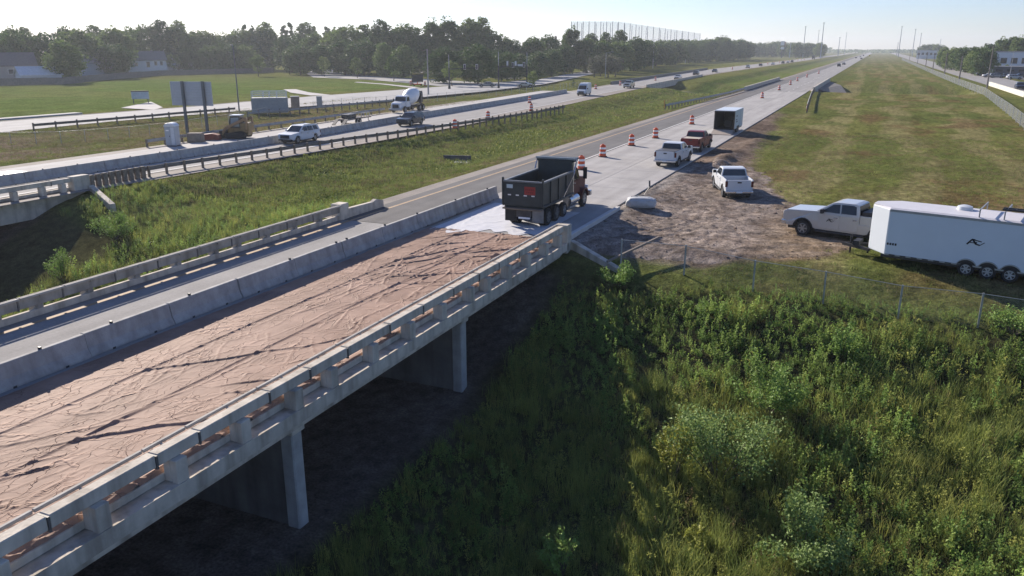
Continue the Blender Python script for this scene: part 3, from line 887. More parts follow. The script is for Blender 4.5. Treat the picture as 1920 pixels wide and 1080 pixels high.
# ---------------------------------------------------------------- concrete barriers
def barrier_mesh(Lg):
    half = [(0.30, 0.0), (0.30, 0.08), (0.175, 0.33), (0.095, 0.82)]
    pr = half + [(-x, z) for x, z in reversed(half)]
    mb = MB(); mb.prism(pr, Lg / 2 - 0.018)
    return mb.mesh('barrier_segment', conc_barrier, bevel=0.015, seg=1)


bar_me = barrier_mesh(3.66)
rf = MB(); rf.box(-0.05, 0.05, -0.035, 0.035, 0.82, 0.90); rf_me = rf.mesh('reflector', black_pl)
hl = MB(); hl.box(-0.305, 0.305, -0.06, 0.06, 0.0, 0.07); hl_me = hl.mesh('lifting_slot_shade', black_pl)  # black box stands in for the shaded hollow of each slot
pn = MB(); pn.cyl((0, -1.84, 0.1), (0, -1.84, 0.80), 0.03, n=6); pn_me = pn.mesh('joint_pin', steel_dk)


def barrier(x, y, a, label, group, full=True):
    t = tag(obj('barrier_segment', bar_me, loc=(x, y, 0.0), rotz=a), label, 'barrier', group)
    if full:
        for dy in (-0.9, 0.9): obj('lifting_slot_shade', hl_me, t, loc=(0, dy, 0))
        obj('joint_pin', pn_me, t)
    if full: obj('reflector', rf_me, t, loc=(0, random.uniform(-1.7, 1.7), 0))
    return t


ys = [17.17 + 3.66 * k for k in range(-3, 11)]
for k, y in enumerate(reversed(ys)):
    if y > 49: continue
    i = k - sum(1 for q in ys if q > 49)
    jit = random.uniform(-0.03, 0.03)
    barrier(-23.42 + jit, y + 1.83, random.uniform(-0.006, 0.006), f'{nth(i)} concrete barrier segment on the bridge counting from the dump truck', 'barrier wall along the tan sheeting')
y = 26.5; k = 0
while y < 182:
    x0, x1 = nb_left(y), nb_left(y + 3.66)
    barrier((x0 + x1) / 2, y + 1.83, math.atan2(-(x1 - x0), 3.66), f'{nth(k)} concrete barrier segment from the left end of the northbound row', 'barrier row beside the northbound traffic', y < 90)
    y += 3.66; k += 1


# ---------------------------------------------------------------- guardrails
def guardrail(name, label, pts, sp=1.905, zb=0.45, zt=0.78, side=1, post_m=wood_post, rail_m=steel, ph=0.82, pw=0.15, heavy=0, group=None, sink=True):
    t = thing(name, label, 'guardrail', (0, 0, 0), group=group)
    P = [Vector((x, y, 0)) for x, y in pts]
    # resample
    S = [0]
    for a, c in zip(P[:-1], P[1:]): S.append(S[-1] + (c - a).length)

    def pos(s):
        for i in range(len(P) - 1):
            if s <= S[i + 1] or i == len(P) - 2:
                f = (s - S[i]) / (S[i + 1] - S[i])
                return P[i].lerp(P[i + 1], f), (P[i + 1] - P[i]).normalized()
    nS = max(2, int(S[-1] / 1.9))
    prof = [(0.0, zb), (0.07, zb + 0.06), (0.0, (zb + zt) / 2 - 0.04), (0.0, (zb + zt) / 2 + 0.04), (0.07, zt - 0.06), (0.0, zt)]
    V = []; F = []
    for i in range(nS + 1):
        p, d = pos(S[-1] * i / nS)
        nrm = Vector((d.y, -d.x, 0)) * side
        g = min(0.0, h1(p.x, p.y) + 0.10) if sink else 0
        for o_, z in prof: V.append(p + nrm * (0.10 + o_) + Vector((0, 0, z + g * 0.3)))
    m = len(prof)
    for i in range(nS):
        for j in range(m - 1): F.append((i * m + j, i * m + j + 1, (i + 1) * m + j + 1, (i + 1) * m + j))
    MB().add(V, F).build('rail', rail_m, t)
    pm = MB(); pm.box(-pw / 2, pw / 2, -0.10, 0.10, -0.9, ph)
    pme = pm.mesh('post', post_m, bevel=0.012, seg=1)
    s = 0.0; k = 0
    while s <= S[-1] + 0.01:
        p, d = pos(s)
        o = obj('post', pme, t, loc=(p.x, p.y, 0.0), rotz=math.atan2(d.y, d.x))
        if heavy and k < heavy:
            o.scale = (2.6, 1.3, 1.05); s += 0.62
        else: s += sp
        k += 1
    return t


guardrail('guardrail', 'long shade-toned guardrail on wooden posts beside the median below the white SUV', [(-53.3, 41.9), (-53.6, 50), (-52.6, 61), (-51.9, 72), (-50.6, 84), (-49.4, 100), (-48.6, 118), (-48.4, 132.5)], side=-1, heavy=9, sp=1.905, ph=0.86, rail_m=mat('shaded_rail', (0.16, 0.155, 0.15), 0.7, var=0.25, vscale=2))  # rail colour darkened for the shade on its camera-facing back
guardrail('guardrail', 'guardrail leading to the distant southbound bridge parapet with an orange marker at its end', [(-33.2, 142), (-31.2, 165), (-29.9, 190), (-29.6, 212)], side=1)
guardrail('guardrail', 'steep looking guardrail on the right shoulder before the distant bridge', [(-9.9, 145.5), (-11.0, 165), (-12.6, 195), (-13.5, 216)], side=-1)
guardrail('guardrail', 'guardrail behind the portable toilet and the skid loader', [(-70.2, 62.5), (-71.0, 75), (-71.9, 93), (-73.1, 113.5)], side=1, sp=2.6)
guardrail('guardrail', 'guardrail along the ramp between the storage box and the mixer truck', [(-88.0, 98), (-86.6, 109), (-86.0, 122), (-84.8, 137)], side=1, sp=2.2)
guardrail('guardrail', 'dark guardrail along the near edge of the left frontage road', [(-98.6, 70.3), (-97.6, 82), (-96.9, 95), (-96.4, 104.5)], side=1, sp=3.0, rail_m=steel_dk, ph=0.9)

# ---------------------------------------------------------------- fences
def fabric_mat(name, col, dens, pitch):
    m = bpy.data.materials.new(name); m.use_nodes = True
    N = m.node_tree.nodes; L = m.node_tree.links; b = N['Principled BSDF']
    b.inputs['Base Color'].default_value = (*col, 1); b.inputs['Roughness'].default_value = 0.6; b.inputs['Metallic'].default_value = 0.3
    uv = N.new('ShaderNodeUVMap'); uv.uv_map = 'UVMap'
    mp = N.new('ShaderNodeMapping'); mp.inputs['Rotation'].default_value = (0, 0, R(45)); mp.inputs['Scale'].default_value = (1 / pitch,) * 3
    L.new(uv.outputs[0], mp.inputs['Vector'])
    sp_ = N.new('ShaderNodeSeparateXYZ'); L.new(mp.outputs[0], sp_.inputs[0])
    cmp_ = []
    for ax in (0, 1):
        fr_ = N.new('ShaderNodeMath'); fr_.operation = 'FRACT'; L.new(sp_.outputs[ax], fr_.inputs[0])
        lt = N.new('ShaderNodeMath'); lt.operation = 'LESS_THAN'; lt.inputs[1].default_value = dens; L.new(fr_.outputs[0], lt.inputs[0])
        cmp_.append(lt)
    mxm = N.new('ShaderNodeMath'); mxm.operation = 'MAXIMUM'
    L.new(cmp_[0].outputs[0], mxm.inputs[0]); L.new(cmp_[1].outputs[0], mxm.inputs[1])
    tp = N.new('ShaderNodeBsdfTransparent'); mx = N.new('ShaderNodeMixShader')
    L.new(mxm.outputs[0], mx.inputs[0]); L.new(tp.outputs[0], mx.inputs[1]); L.new(b.outputs[0], mx.inputs[2])
    L.new(mx.outputs[0], N['Material Output'].inputs['Surface'])
    return m


fab_near = fabric_mat('chain_link_wire', (0.33, 0.34, 0.34), 0.045, 0.055)
fab_far = fabric_mat('chain_link_dense', (0.20, 0.215, 0.225), 0.24, 0.06)


def chainlink(label, pts, h, fab, pr=0.035, tops=None, sp=None, group=None, wires=True, name='chain_link_fence', flat=None):
    t = thing(name, label, 'fence', group=group)
    P = []
    if sp:
        for a, c in zip(pts[:-1], pts[1:]):
            n = max(1, round(math.hypot(c[0] - a[0], c[1] - a[1]) / sp))
            P += [(a[0] + (c[0] - a[0]) * i / n, a[1] + (c[1] - a[1]) * i / n) for i in range(n)]
        P.append(pts[-1])
    else: P = list(pts)
    G = [h1(x, y) if flat is None else flat for x, y in P]
    pm = MB(); pm.cyl((0, 0, -0.3), (0, 0, h), pr, n=6); pme = pm.mesh('post', steel, smooth=True)
    for (x, y), g in zip(P, G):
        o = obj('post', pme, t, loc=(x, y, g)); o.rotation_euler = (random.uniform(-.03, .03), random.uniform(-.03, .03), 0)
    if wires:
        mb = MB()
        for (a, ga), (c, gc) in zip(zip(P[:-1], G[:-1]), zip(P[1:], G[1:])):
            mb.bar((*a, ga + h - 0.04), (*c, gc + h - 0.04), 0.022)
        mb.build('top_rail', steel, t)
    me = bpy.data.meshes.new('wire_mesh')
    V = []; F = []; U = []
    s = 0
    for i, ((x, y), g) in enumerate(zip(P, G)):
        if i: s += math.hypot(x - P[i - 1][0], y - P[i - 1][1])
        V += [(x, y, g + 0.03), (x, y, g + h - 0.05)]; U += [(s, 0), (s, h)]
        if i: F.append((2 * i - 2, 2 * i, 2 * i + 1, 2 * i - 1))
    me.from_pydata(V, [], F)
    ul = me.uv_layers.new(name='UVMap')
    for lp in me.loops: ul.data[lp.index].uv = U[lp.vertex_index]
    me.materials.append(fab)
    obj('wire_mesh', me, t)
    return t


chainlink('chain link fence above the weedy ditch in front of the silver pickup', [(-11.0, 38.9), (-7.7, 38.9), (-4.2, 38.1), (-1.0, 37.8), (2.15, 37.4), (5.25, 37.4), (8.4, 37.2), (11.6, 37.0)], 1.55, fab_near, pr=0.045)
mb = MB(); mb.bar((-11.6, 38.4, -0.55), (-9.6, 41.2, 0.35), 0.13, 0.10)
tag(mb.build('broken_post', wood_gr, bevel=0.01, seg=1), 'broken wooden brace leaning over the wing wall end', 'post')
chainlink('tall grey chain link fence receding along the right side of the mown field', [(17.5, 100), (18.8, 125), (20.2, 150), (21.6, 180), (23.2, 214), (22.6, 268), (22.2, 330), (22.0, 420), (22, 600), (21.8, 900)], 1.7, fab_far, sp=6.0, pr=0.04, flat=-0.1)
chainlink('wire fence across the dry verge below the left frontage road', [(-94, 58), (-89.8, 61), (-85, 63.7), (-83.0, 68.4), (-82.4, 74), (-84.6, 88), (-90.0, 104.9)], 1.4, fab_near, sp=3.3)
chainlink('wire fence beyond the mixer truck along the intersection', [(-90.8, 118), (-91.2, 127), (-87, 140), (-83.8, 150.7), (-81.8, 167), (-77.5, 184), (-73.9, 197.8), (-76, 230)], 1.6, fab_near, sp=3.0)

# tall wooden yard fence on the far side of the left field: every board panel is a part
wf = thing('wooden_fence', 'long brown wooden privacy fence in front of the houses', 'fence')
WF = [(-300, 90), (-227, 153), (-219, 168), (-226, 180), (-244, 212), (-256, 239), (-252, 262), (-245, 292)]
for a, c in zip(WF[:-1], WF[1:]):
    n = max(1, round(math.dist(a, c) / 4.0))
    for i in range(n):
        p = [a[0] + (c[0] - a[0]) * i / n, a[1] + (c[1] - a[1]) * i / n]; q = [a[0] + (c[0] - a[0]) * (i + 1) / n, a[1] + (c[1] - a[1]) * (i + 1) / n]
        hh = 2.05 + random.uniform(-.06, .06)
        mb = MB(); mb.bar((*p, hh / 2), (*q, hh / 2), 0.06, hh); mb.build('panel', wood_gr, wf)

# ---------------------------------------------------------------- traffic drums
dr = thing('traffic_drum', 'x', 'traffic drum', group='orange and white traffic drums')
dr.scale = (1.13, 1.13, 1.1)
rad = lambda z: 0.29 - 0.055 * (z / 1.05)
mb = MB(); mb.lathe((0, 0, 0), (0, 0, 1), [(0.05, rad(0)), (0.30, rad(.3)), (0.31, rad(.34) - .012), (0.62, rad(.62)), (0.98, rad(.98)), (1.05, rad(1.05) - .04), (1.06, 0.05)], 16); mb.build('body', orange_pl, dr, smooth=True)
for z0 in (0.30, 0.68):
    mb = MB(); mb.lathe((0, 0, 0), (0, 0, 1), [(z0, rad(z0) + .006), (z0 + 0.16, rad(z0 + .16) + .006)], 16); mb.build('white_band', white_refl, dr, smooth=True)
mb = MB(); mb.lathe((0, 0, 0), (0, 0, 1), [(0.0, 0.40), (0.07, 0.37), (0.075, 0.30)], 16); mb.build('rubber_base', black_rub, dr, smooth=True)
mb = MB(); mb.box(-0.09, 0.09, -0.02, 0.02, 1.05, 1.13); mb.build('handle', orange_pl, dr)
sbd = [(1090, 318), (1130, 294), (1184, 273), (1229, 259), (1297, 233), (1429, 184), (1461, 169), (1482, 159), (1495, 152), (1513, 145), (1535, 138)]
lab = ['traffic drum peeking out above the dump truck cab', 'traffic drum just right of the dump truck cab', 'third traffic drum up the southbound lane line', 'traffic drum left of the white pickup on the road', 'traffic drum left of the open box trailer'] + [f'{nth(i)} traffic drum beyond the open box trailer on the southbound road' for i in range(6)]
for k, ((px, py), lb) in enumerate(zip(sbd, lab)):
    p = at(px, py)
    if k == 0: dr.location = p; dr['label'] = lb
    else: copy_tree(dr, p, random.uniform(0, 6), lb)
nbd = [(853, 241), (915, 224), (996, 208), (993, 193), (1117, 167), (1163, 160), (1229, 151), (1373, 130), (853 + 6, 250)]
labn = ['traffic drum in front of the dark SUV', 'traffic drum right of the dark SUV behind the guardrail', 'lower of two traffic drums near the end of the median guardrail', 'upper of two traffic drums, beside the barrier row', 'traffic drum just behind the white van', 'traffic drum beside the grey pickup on the northbound road', 'traffic drum on the open road between the grey pickup and the white car', 'small distant traffic drum left of the white SUV far away', 'x']
for (px, py), lb in list(zip(nbd, labn))[:8]:
    copy_tree(dr, at(px, py), random.uniform(0, 6), lb)
for k in range(10):
    p = (-69.5 + 0.012 * k * 30, 560 + k * 34, 0)
    copy_tree(dr, p, 0, f'{nth(k)} drum in the far line of drums along the northbound closure', 'far drums of the northbound closure')
mb = MB(); mb.box(-0.03, 0.03, -0.05, 0.05, 0, 1.35); mb.box(-0.032, 0.032, -0.055, 0.055, 0.9, 1.2)
o = tag(mb.build('delineator', orange_pl), 'slim orange marker post at the near end of the median guardrail', 'marker post'); o.location = at(1245, 203)
mb = MB(); mb.box(-0.03, 0.03, -0.05, 0.05, 0, 1.2)
o = tag(mb.build('delineator', orange_pl), 'small orange marker at the foot of the right shoulder guardrail', 'marker post'); o.location = at(1512, 208)

# ---------------------------------------------------------------- signs, poles
def lathe_pole(t, h, r0, r1, m=steel, name='pole', n=8):
    mb = MB(); mb.cyl((0, 0, 0), (0, 0, h), r0, r1, n=n); return mb.build(name, m, t, smooth=True)


bs = thing('road_sign', 'back of a large highway sign on two grey posts', 'road sign', (-78.2, 77.9, 0), math.atan2(0.5, 2.9))
sign_back = mat('sign_back_aluminium', (0.46, 0.48, 0.52), 0.5, metal=0.2, var=0.06)
for i in range(9):
    z = 3.15 + i * 0.328
    mb = MB(); mb.box(-3.35, 2.55, -0.02, 0.02, z, z + 0.318); mb.box(-3.35, 2.55, -0.05, -0.02, z + 0.005, z + 0.03); mb.build('sign_panel', sign_back, bs)
for sx in (-1.47, 1.47):
    mb = MB(); mb.box(sx - 0.17, sx + 0.17, -0.12, -0.10, -0.4, 6.15); mb.box(sx - 0.17, sx + 0.17, -0.30, -0.28, -0.4, 6.15); mb.box(sx - 0.02, sx + 0.02, -0.28, -0.12, -0.4, 6.15)
    mb.build('sign_post', mat('sign_post_steel', (0.17, 0.18, 0.19), 0.6, metal=0.3, var=0.15), bs)

bd = thing('notice_board', 'small white notice board on two legs by the frontage driveway', 'sign', (-129.6, 115.3, 0), 0.75)
mb = MB(); mb.box(-1.55, 1.55, -0.08, 0.08, 0.75, 2.1); mb.build('board', mat('board_face', (0.42, 0.47, 0.52), 0.5), bd)
mb = MB(); mb.box(-1.6, 1.6, -0.1, 0.1, 2.102, 2.3); mb.build('top_trim', black_pl, bd)
for s_ in (-1.3, 1.3):
    mb = MB(); mb.box(s_ - 0.08, s_ + 0.08, -0.06, 0.06, -0.1, 0.75); mb.build('leg', steel_dk, bd)
p = at(783, 161)
bd = thing('message_board', 'dark portable message board standing at the intersection', 'sign', p, 0.4)
mb = MB(); mb.box(-1.6, 1.6, -0.12, 0.12, 1.1, 3.0); mb.build('screen', black_pl, bd)
mb = MB(); mb.box(-0.1, 0.1, -0.1, 0.1, 0.4, 1.1); mb.box(-1.0, 1.0, -0.6, 0.6, 0.3, 0.6); mb.build('trailer_base', orange_pl, bd)
for s_ in (-1, 1):
    mb = MB(); mb.cyl((s_, -0.1, 0.3), (s_, 0.1, 0.3), 0.3, n=12); mb.build('wheel', black_rub, bd)
for k, (px, py) in enumerate([(770, 160), (773, 158), (797, 161)]):
    copy_tree(dr, at(px, py), 0, f'{nth(k)} drum around the dark message board counting from the left', 'drums around the message board')


def lamp_pole(label, loc, h, arm=2.0, rz=0.0, r=0.11, double=False, cat='light pole', name='light_pole', m=steel):
    t = thing(name, label, cat, loc, rz)
    lathe_pole(t, h, r, r * 0.55, m)
    if arm:
        mb = MB(); mb.cyl((0, 0, h - 0.15), (arm, 0, h + 0.25), 0.05, n=6); mb.build('arm', m, t)
        mb = MB(); mb.box(arm - 0.1, arm + 0.75, -0.16, 0.16, h + 0.16, h + 0.32); mb.build('lamp_head', grey_paint, t, bevel=0.03, seg=1)
    return t


lamp_pole('slender light pole standing between the sign and the storage box', (-97.5, 106.7, -0.2), 10.6, 0.9, 2.5, 0.13, m=mat('pole_bronze', (0.16, 0.16, 0.165), 0.6))
t = thing('utility_pole', 'wooden utility pole at the corner of the intersection', 'utility pole', (-93.7, 164.3, 0)); lathe_pole(t, 10.0, 0.2, 0.13, mat('grey_pole', (0.33, 0.31, 0.29), 0.8))
mb = MB(); mb.bar((-1.4, 0, 9.7), (0.2, 0, 9.9), 0.1); mb.build('crossarm', wood_gr, t)


def signal(label, loc, h, mast, rz):
    t = thing('traffic_signal', label, 'traffic light', loc, rz)
    mm = mat('signal_pole_paint', (0.045, 0.05, 0.055), 0.6)
    lathe_pole(t, h * 0.62, 0.2, 0.16, mm); mb = MB(); mb.cyl((0, 0, h * 0.62), (0, 0, h), 0.1, 0.08, n=8); mb.build('light_shaft', steel, t)
    mb = MB(); mb.cyl((0, 0, h * 0.58), (mast, 0, h * 0.62), 0.11, 0.06, n=6); mb.build('mast_arm', mm, t)
    for f in (0.55, 0.97):
        mb = MB(); mb.box(mast * f - 0.2, mast * f + 0.2, -0.18, 0.18, h * 0.58, h * 0.58 + 1.15); mb.build('signal_head', mm, t)
        mb = MB(); mb.box(mast * f - 0.3, mast * f + 0.3, 0.19, 0.21, h * 0.57, h * 0.58 + 1.25); mb.build('back_plate', white_refl, t)
    mb = MB(); mb.cyl((0, 0, 0), (0, 0, 0.9), 0.34, 0.3, n=8); mb.build('base_cabinet', mm, t)
    return t


signal('leftmost traffic signal, beside the utility pole at the intersection', (-126 + 24, 190, 0), 8.6, 7.5, 0.5)
signal('middle traffic signal of the intersection, right of the grey sedan', (-92.1, 199.4, 0), 9.3, 7.0, 0.3)
sg = signal('rightmost traffic signal with a white street name board on its arm', (-95.8, 227.7, 0), 9.1, 7.0, 3.0)
mb = MB(); mb.box(1.2, 3.2, 0.10, 0.14, 5.0, 5.6); mb.build('street_name_board', white_refl, sg)
for k, (px, py, h) in enumerate([(1135, 145, 8.8), (1224, 128, 15), (1285, 119, 12), (1333, 115, 12.5), (1373, 111, 12.5), (1410, 108, 12.5), (1427, 106, 12)]):
    lamp_pole(f'{nth(k)} light pole along the northbound ramp counting from the left', at(px, py), h, 2.2, 0.0, 0.16).__setitem__('group', 'light poles of the ramp')
for k, (px, yb, h) in enumerate([(1850, 166, 10.9), (1797, 158, 8.0), (1770, 143.5, 8.6), (1748, 136, 8.3), (1735, 128, 8.6), (1720, 120, 9), (1705, 113, 9)]):
    p = at(px, yb)
    t = thing('utility_pole', f'{nth(k)} wooden utility pole along the right fence counting from the nearest', 'utility pole', p, group='utility poles by the right fence')
    lathe_pole(t, h, 0.2, 0.13, mat('brown_pole', (0.18, 0.155, 0.14), 0.85, var=0.2))
    mb = MB(); mb.bar((-1.1, 0, h - 0.5), (1.1, 0, h - 0.5), 0.1); mb.build('crossarm', wood_gr, t)
for k, (px, yb, h) in enumerate([(1892, 150, 9), (1838, 137, 9), (1810, 129, 9), (1775, 121, 9), (1755, 116, 10)]):
    p = at(px, yb)
    lamp_pole(f'{nth(k)} pale light pole along the right frontage road counting from the nearest', p, h, 1.8, math.pi, 0.1, m=mat('pale_pole', (0.42, 0.42, 0.42), 0.6))['group'] = 'light poles of the right frontage road'
for k, (px, yt, D) in enumerate([(1505, 50, 950), (1538, 43, 850), (1531, 57, 1300), (1583, 61, 1500), (1571, 70, 1100), (1684, 50, 1000), (1710, 55, 1100), (1722, 62, 1250), (1760, 74, 1400), (1480, 82, 900), (1681, 80, 1200)]):
    p = at(px, 92 + 10 / D * FPX)
    h = 10 + (92 - yt) * D / FPX
    t = thing('high_mast', f'{nth(k)} tall thin mast on the far horizon counted in order of building', 'mast', p, group='tall masts on the horizon')
    lathe_pole(t, h, 0.55, 0.35, mat('mast_grey', (0.36, 0.38, 0.42), 0.6), n=6)
    mb = MB(); mb.cyl((0, 0, h - 0.6), (0, 0, h), 1.1, n=8); mb.build('lamp_ring', steel, t)
order = sorted([o for o in bpy.data.objects if o.name.startswith('high_mast')], key=lambda o: math.atan2(o.location.x, o.location.y))
for i, o in enumerate(order): o['label'] = f'{nth(i)} thin tall mast against the sky counting from the left'

# golf range netting
gn = thing('golf_net', 'tall pale netting of a driving range on many thin poles', 'net')
net_m = mat('range_netting', (0.55, 0.60, 0.70), 0.8, var=0.0, alpha=0.30)
D0, D1 = 620.0, 900.0
rows = []
for k in range(23):
    f = k / 22
    px = 1070 + 240 * f; D = D0 + (D1 - D0) * f; yt = 41 + 22 * max(0, f - 0.35) / 0.65
    b_ = at(px, 92 + 10 / D * FPX); h = 10 + (92 - yt) * D / FPX
    mb = MB(); mb.cyl((b_[0], b_[1], 0), (b_[0], b_[1], h), 0.34, 0.26, n=6); mb.build('pole', mat('net_pole', (0.13, 0.135, 0.15), 0.7), gn)
    rows.append((b_[0], b_[1], h))
for a, c in zip(rows[:-1], rows[1:]):
    mb = MB(); mb.quad((a[0], a[1], 3), (c[0], c[1], 3), (c[0], c[1], c[2]), (a[0], a[1], a[2])); mb.build('net_panel', net_m, gn)
back = []
for k in range(16):
    f = k / 15; px = 1076 + 200 * f; D = 720 + 240 * f; yt = 44 + 18 * max(0, f - 0.4) / 0.6
    b_ = at(px, 92 + 10 / D * FPX); h = 10 + (92 - yt) * D / FPX
    mb = MB(); mb.cyl((b_[0], b_[1], 0), (b_[0], b_[1], h), 0.34, 0.26, n=6); mb.build('pole', MATS['net_pole'], gn)

# ---------------------------------------------------------------- work-zone things
tl = thing('portable_toilet', 'grey portable toilet with a white domed roof behind the barrier row', 'toilet', (-68.4, 64.4, 0), 0.35)
tm = mat('toilet_grey_plastic', (0.34, 0.37, 0.40), 0.5, var=0.05)
mb = MB(); mb.box(-0.56, 0.56, -0.56, 0.56, 0.08, 2.08); mb.build('cabin', tm, tl, bevel=0.05)
mb = MB(); mb.prism([(-0.60, 2.08), (0.60, 2.08), (0.58, 2.2), (0.40, 2.38), (0.15, 2.46), (-0.15, 2.46), (-0.40, 2.38), (-0.58, 2.2)], 0.6); mb.build('roof', white_paint, tl, bevel=0.04)
mb = MB(); mb.box(0.12, 0.50, -0.59, -0.565, 0.16, 2.0); mb.build('side_panel', mat('toilet_light_plastic', (0.5, 0.53, 0.56), 0.5), tl)
dpt = MB(); dpt.box(-0.50, 0.06, -0.585, -0.565, 0.16, 1.95); dd = dpt.build('door', tm, tl, bevel=0.01, seg=1)
mb = MB(); mb.box(-0.05, 0.0, -0.61, -0.585, 1.0, 1.15); mb.build('handle', black_pl, dd)
mb = MB(); mb.box(-0.4, -0.05, -0.59, -0.586, 1.62, 1.75); mb.build('label_plate', white_refl, tl)
mb = MB(); mb.box(-0.6, 0.6, -0.6, 0.6, 0.0, 0.08); mb.build('skid', dark_met, tl)

sb_ = thing('storage_container', 'grey storage box with white railings on its roof', 'container', (-92.3, 108.4, -0.2), 0.65)
gm2 = mat('container_grey', (0.28, 0.30, 0.31), 0.6, var=0.12)
mb = MB(); mb.box(-2.9, 2.9, -1.3, 1.3, 0.0, 2.45); mb.build('body', gm2, sb_, bevel=0.03, seg=1)
for i in range(12):
    x = -2.75 + i * 0.5
    mb = MB(); mb.box(x - 0.06, x + 0.06, -1.36, -1.302, 0.1, 2.38); mb.build('rib', gm2, sb_)
for sx in (-2.8, -1.0, 0.0, 1.2, 2.75):
    for sy in (-1.2, 1.2):
        mb = MB(); mb.cyl((sx, sy, 2.45), (sx, sy, 3.5), 0.05, n=6); mb.build('rail_post', white_paint, sb_)
for sy in (-1.2, 1.2):
    for z in (2.8, 3.15, 3.48):
        mb = MB(); mb.bar((-2.8, sy, z), (2.75, sy, z), 0.07); mb.build('railing', white_paint, sb_)
for (x, y, w, h, lb) in ((-91.2, 113.6, 1.4, 2.35, 'taller brown electrical cabinet beside the ramp guardrail'), (-91.4, 120.6, 0.95, 2.0, 'narrow grey electrical cabinet beside the ramp guardrail')):
    t = thing('electrical_cabinet', lb, 'cabinet', (x, y, -0.2), 0.6)
    mb = MB(); mb.box(-w / 2, w / 2, -0.4, 0.4, 0.25, h); mb.build('body', gm2 if w < 1 else wood_gr, t, bevel=0.02, seg=1)
    mb = MB(); mb.box(-w / 2 - 0.05, w / 2 + 0.05, -0.45, 0.45, h, h + 0.08); mb.build('lid', steel, t)
    for s_ in (-1, 1):
        mb = MB(); mb.box(s_ * w * 0.4 - 0.06, s_ * w * 0.4 + 0.06, -0.2, 0.2, -0.1, 0.25); mb.build('leg', steel_dk, t)

# slumped bulk bag at the slab edge
bg = thing('bulk_bag', 'slumped grey bulk bag with loose straps at the slab edge', 'bag', (-13.25, 51.2, h1(-13.2, 51.2)), 0.25)
bm_ = bmesh.new(); bmesh.ops.create_icosphere(bm_, subdivisions=4, radius=1.0)
for v in bm_.verts:
    x, y, z = v.co
    sg = lambda a, p: math.copysign(abs(a) ** p, a)
    n_ = float(fbm(np.array([x * 2 + 5]), np.array([y * 2 + z * 3]), N3, 3)[0]) - 0.5
    v.co = (1.0 * sg(x, 0.62) * (1 + 0.2 * n_), 0.62 * sg(y, 0.62) * (1 + 0.2 * n_), 0.36 + 0.38 * sg(z, 0.6) * (1 + 0.35 * n_) - 0.06 * abs(x))
me_ = bpy.data.meshes.new('sack'); bm_.to_mesh(me_); bm_.free()
for p_ in me_.polygons: p_.use_smooth = True
me_.materials.append(mat('woven_bag', (0.42, 0.43, 0.44), 0.7, var=0.2, vscale=4, bump=0.3, bscale=15)); obj('sack', me_, bg)
mb = MB(); mb.bar((-0.7, 0.1, 0.70), (0.15, 0.2, 0.80), 0.09, 0.03); mb.bar((0.15, 0.2, 0.8), (0.50, 0.35, 1.35), 0.07, 0.03); mb.bar((0.50, 0.35, 1.35), (0.47, 0.36, 1.75), 0.11, 0.03); mb.build('strap', steel_dk, bg)
# curled offcut of sheeting hanging on the wall and white pipe in the gully
mb = MB(); mb.bar((*at(152, 462, -3.6),), (*at(245, 488, -3.6),), 0.16, 0.16)
tag(mb.build('pale_pole', mat('bleached_wood', (0.5, 0.45, 0.36), 0.8)), 'pale fallen pole lying in the gully weeds between the bridges', 'pole')
# concrete inlet in the median
il = thing('drain_inlet', 'concrete drain inlet slab sunk in the median grass', 'drain', (-39.2, 73.9, h1(-39.2, 73.9) - 0.1), 0.25)
mb = MB(); mb.box(-1.7, 1.7, -0.9, 0.9, -0.4, 0.10); mb.build('slab', conc_new, il, bevel=0.03, seg=1)
mb = MB(); mb.box(-1.5, 1.5, 0.9, 1.1, -0.4, 0.62); mb.build('head_wall', conc_dark, il, bevel=0.03, seg=1)
# ---------------------------------------------------------------- vehicles
def tyre_meshes(r, w, key, rim=rim_m, spokes=6):
    mb = MB(); mb.lathe((0, 0, 0), (0, 1, 0), [(-w / 2, r * 0.62), (-w / 2 - 0.005, r * 0.86), (-w * 0.36, r * 0.985), (0, r), (w * 0.36, r * 0.985), (w / 2 + 0.005, r * 0.86), (w / 2, r * 0.62)], 20, cap=False)
    ty = mb.mesh('tyre', black_rub, smooth=True)
    mb = MB(); mb.lathe((0, 0, 0), (0, 1, 0), [(-w / 2 + 0.01, r * 0.64), (-w / 2 + 0.005, r * 0.58), (-w / 2 + 0.07, r * 0.54), (w / 2 - 0.07, r * 0.54), (w / 2 - 0.005, r * 0.58), (w / 2 - 0.01, r * 0.64)], 20, cap=False)
    mb.k = 1; mb.cyl((0, -w / 2 + 0.06, 0), (0, w / 2 - 0.06, 0), r * 0.545, n=20); mb.k = 0
    for s in (-1, 1):
        for i in range(spokes):
            a = 2 * math.pi * i / spokes
            mb.bar((0, s * (w / 2 - 0.035), 0), (r * 0.56 * math.cos(a), s * (w / 2 - 0.02), r * 0.56 * math.sin(a)), r * 0.17, 0.03, up=(0, 1, 0))
        mb.cyl((0, s * (w / 2 - 0.06), 0), (0, s * (w / 2 + 0.0), 0), r * 0.17, n=10)
    rm = mb.mesh('rim', [rim, dark_met], smooth=False)
    return ty, rm


WHEELS = {}


def wheel(t, x, y, r, w, rim=rim_m, name='wheel'):
    key = (r, w, rim.name)
    if key not in WHEELS: WHEELS[key] = tyre_meshes(r, w, key, rim)
    ty, rm = WHEELS[key]
    o = obj(name, ty, t, loc=(x, y, r)); obj('rim', rm, o)
    return o


def arch(cx, cz, r, zb, n=9):
    d = math.asin(max(-0.99, min(0.99, (zb - cz) / r)))
    return [(cx - r * math.cos(d + (math.pi - 2 * d) * i / n), cz + r * math.sin(d + (math.pi - 2 * d) * i / n)) for i in range(n + 1)]


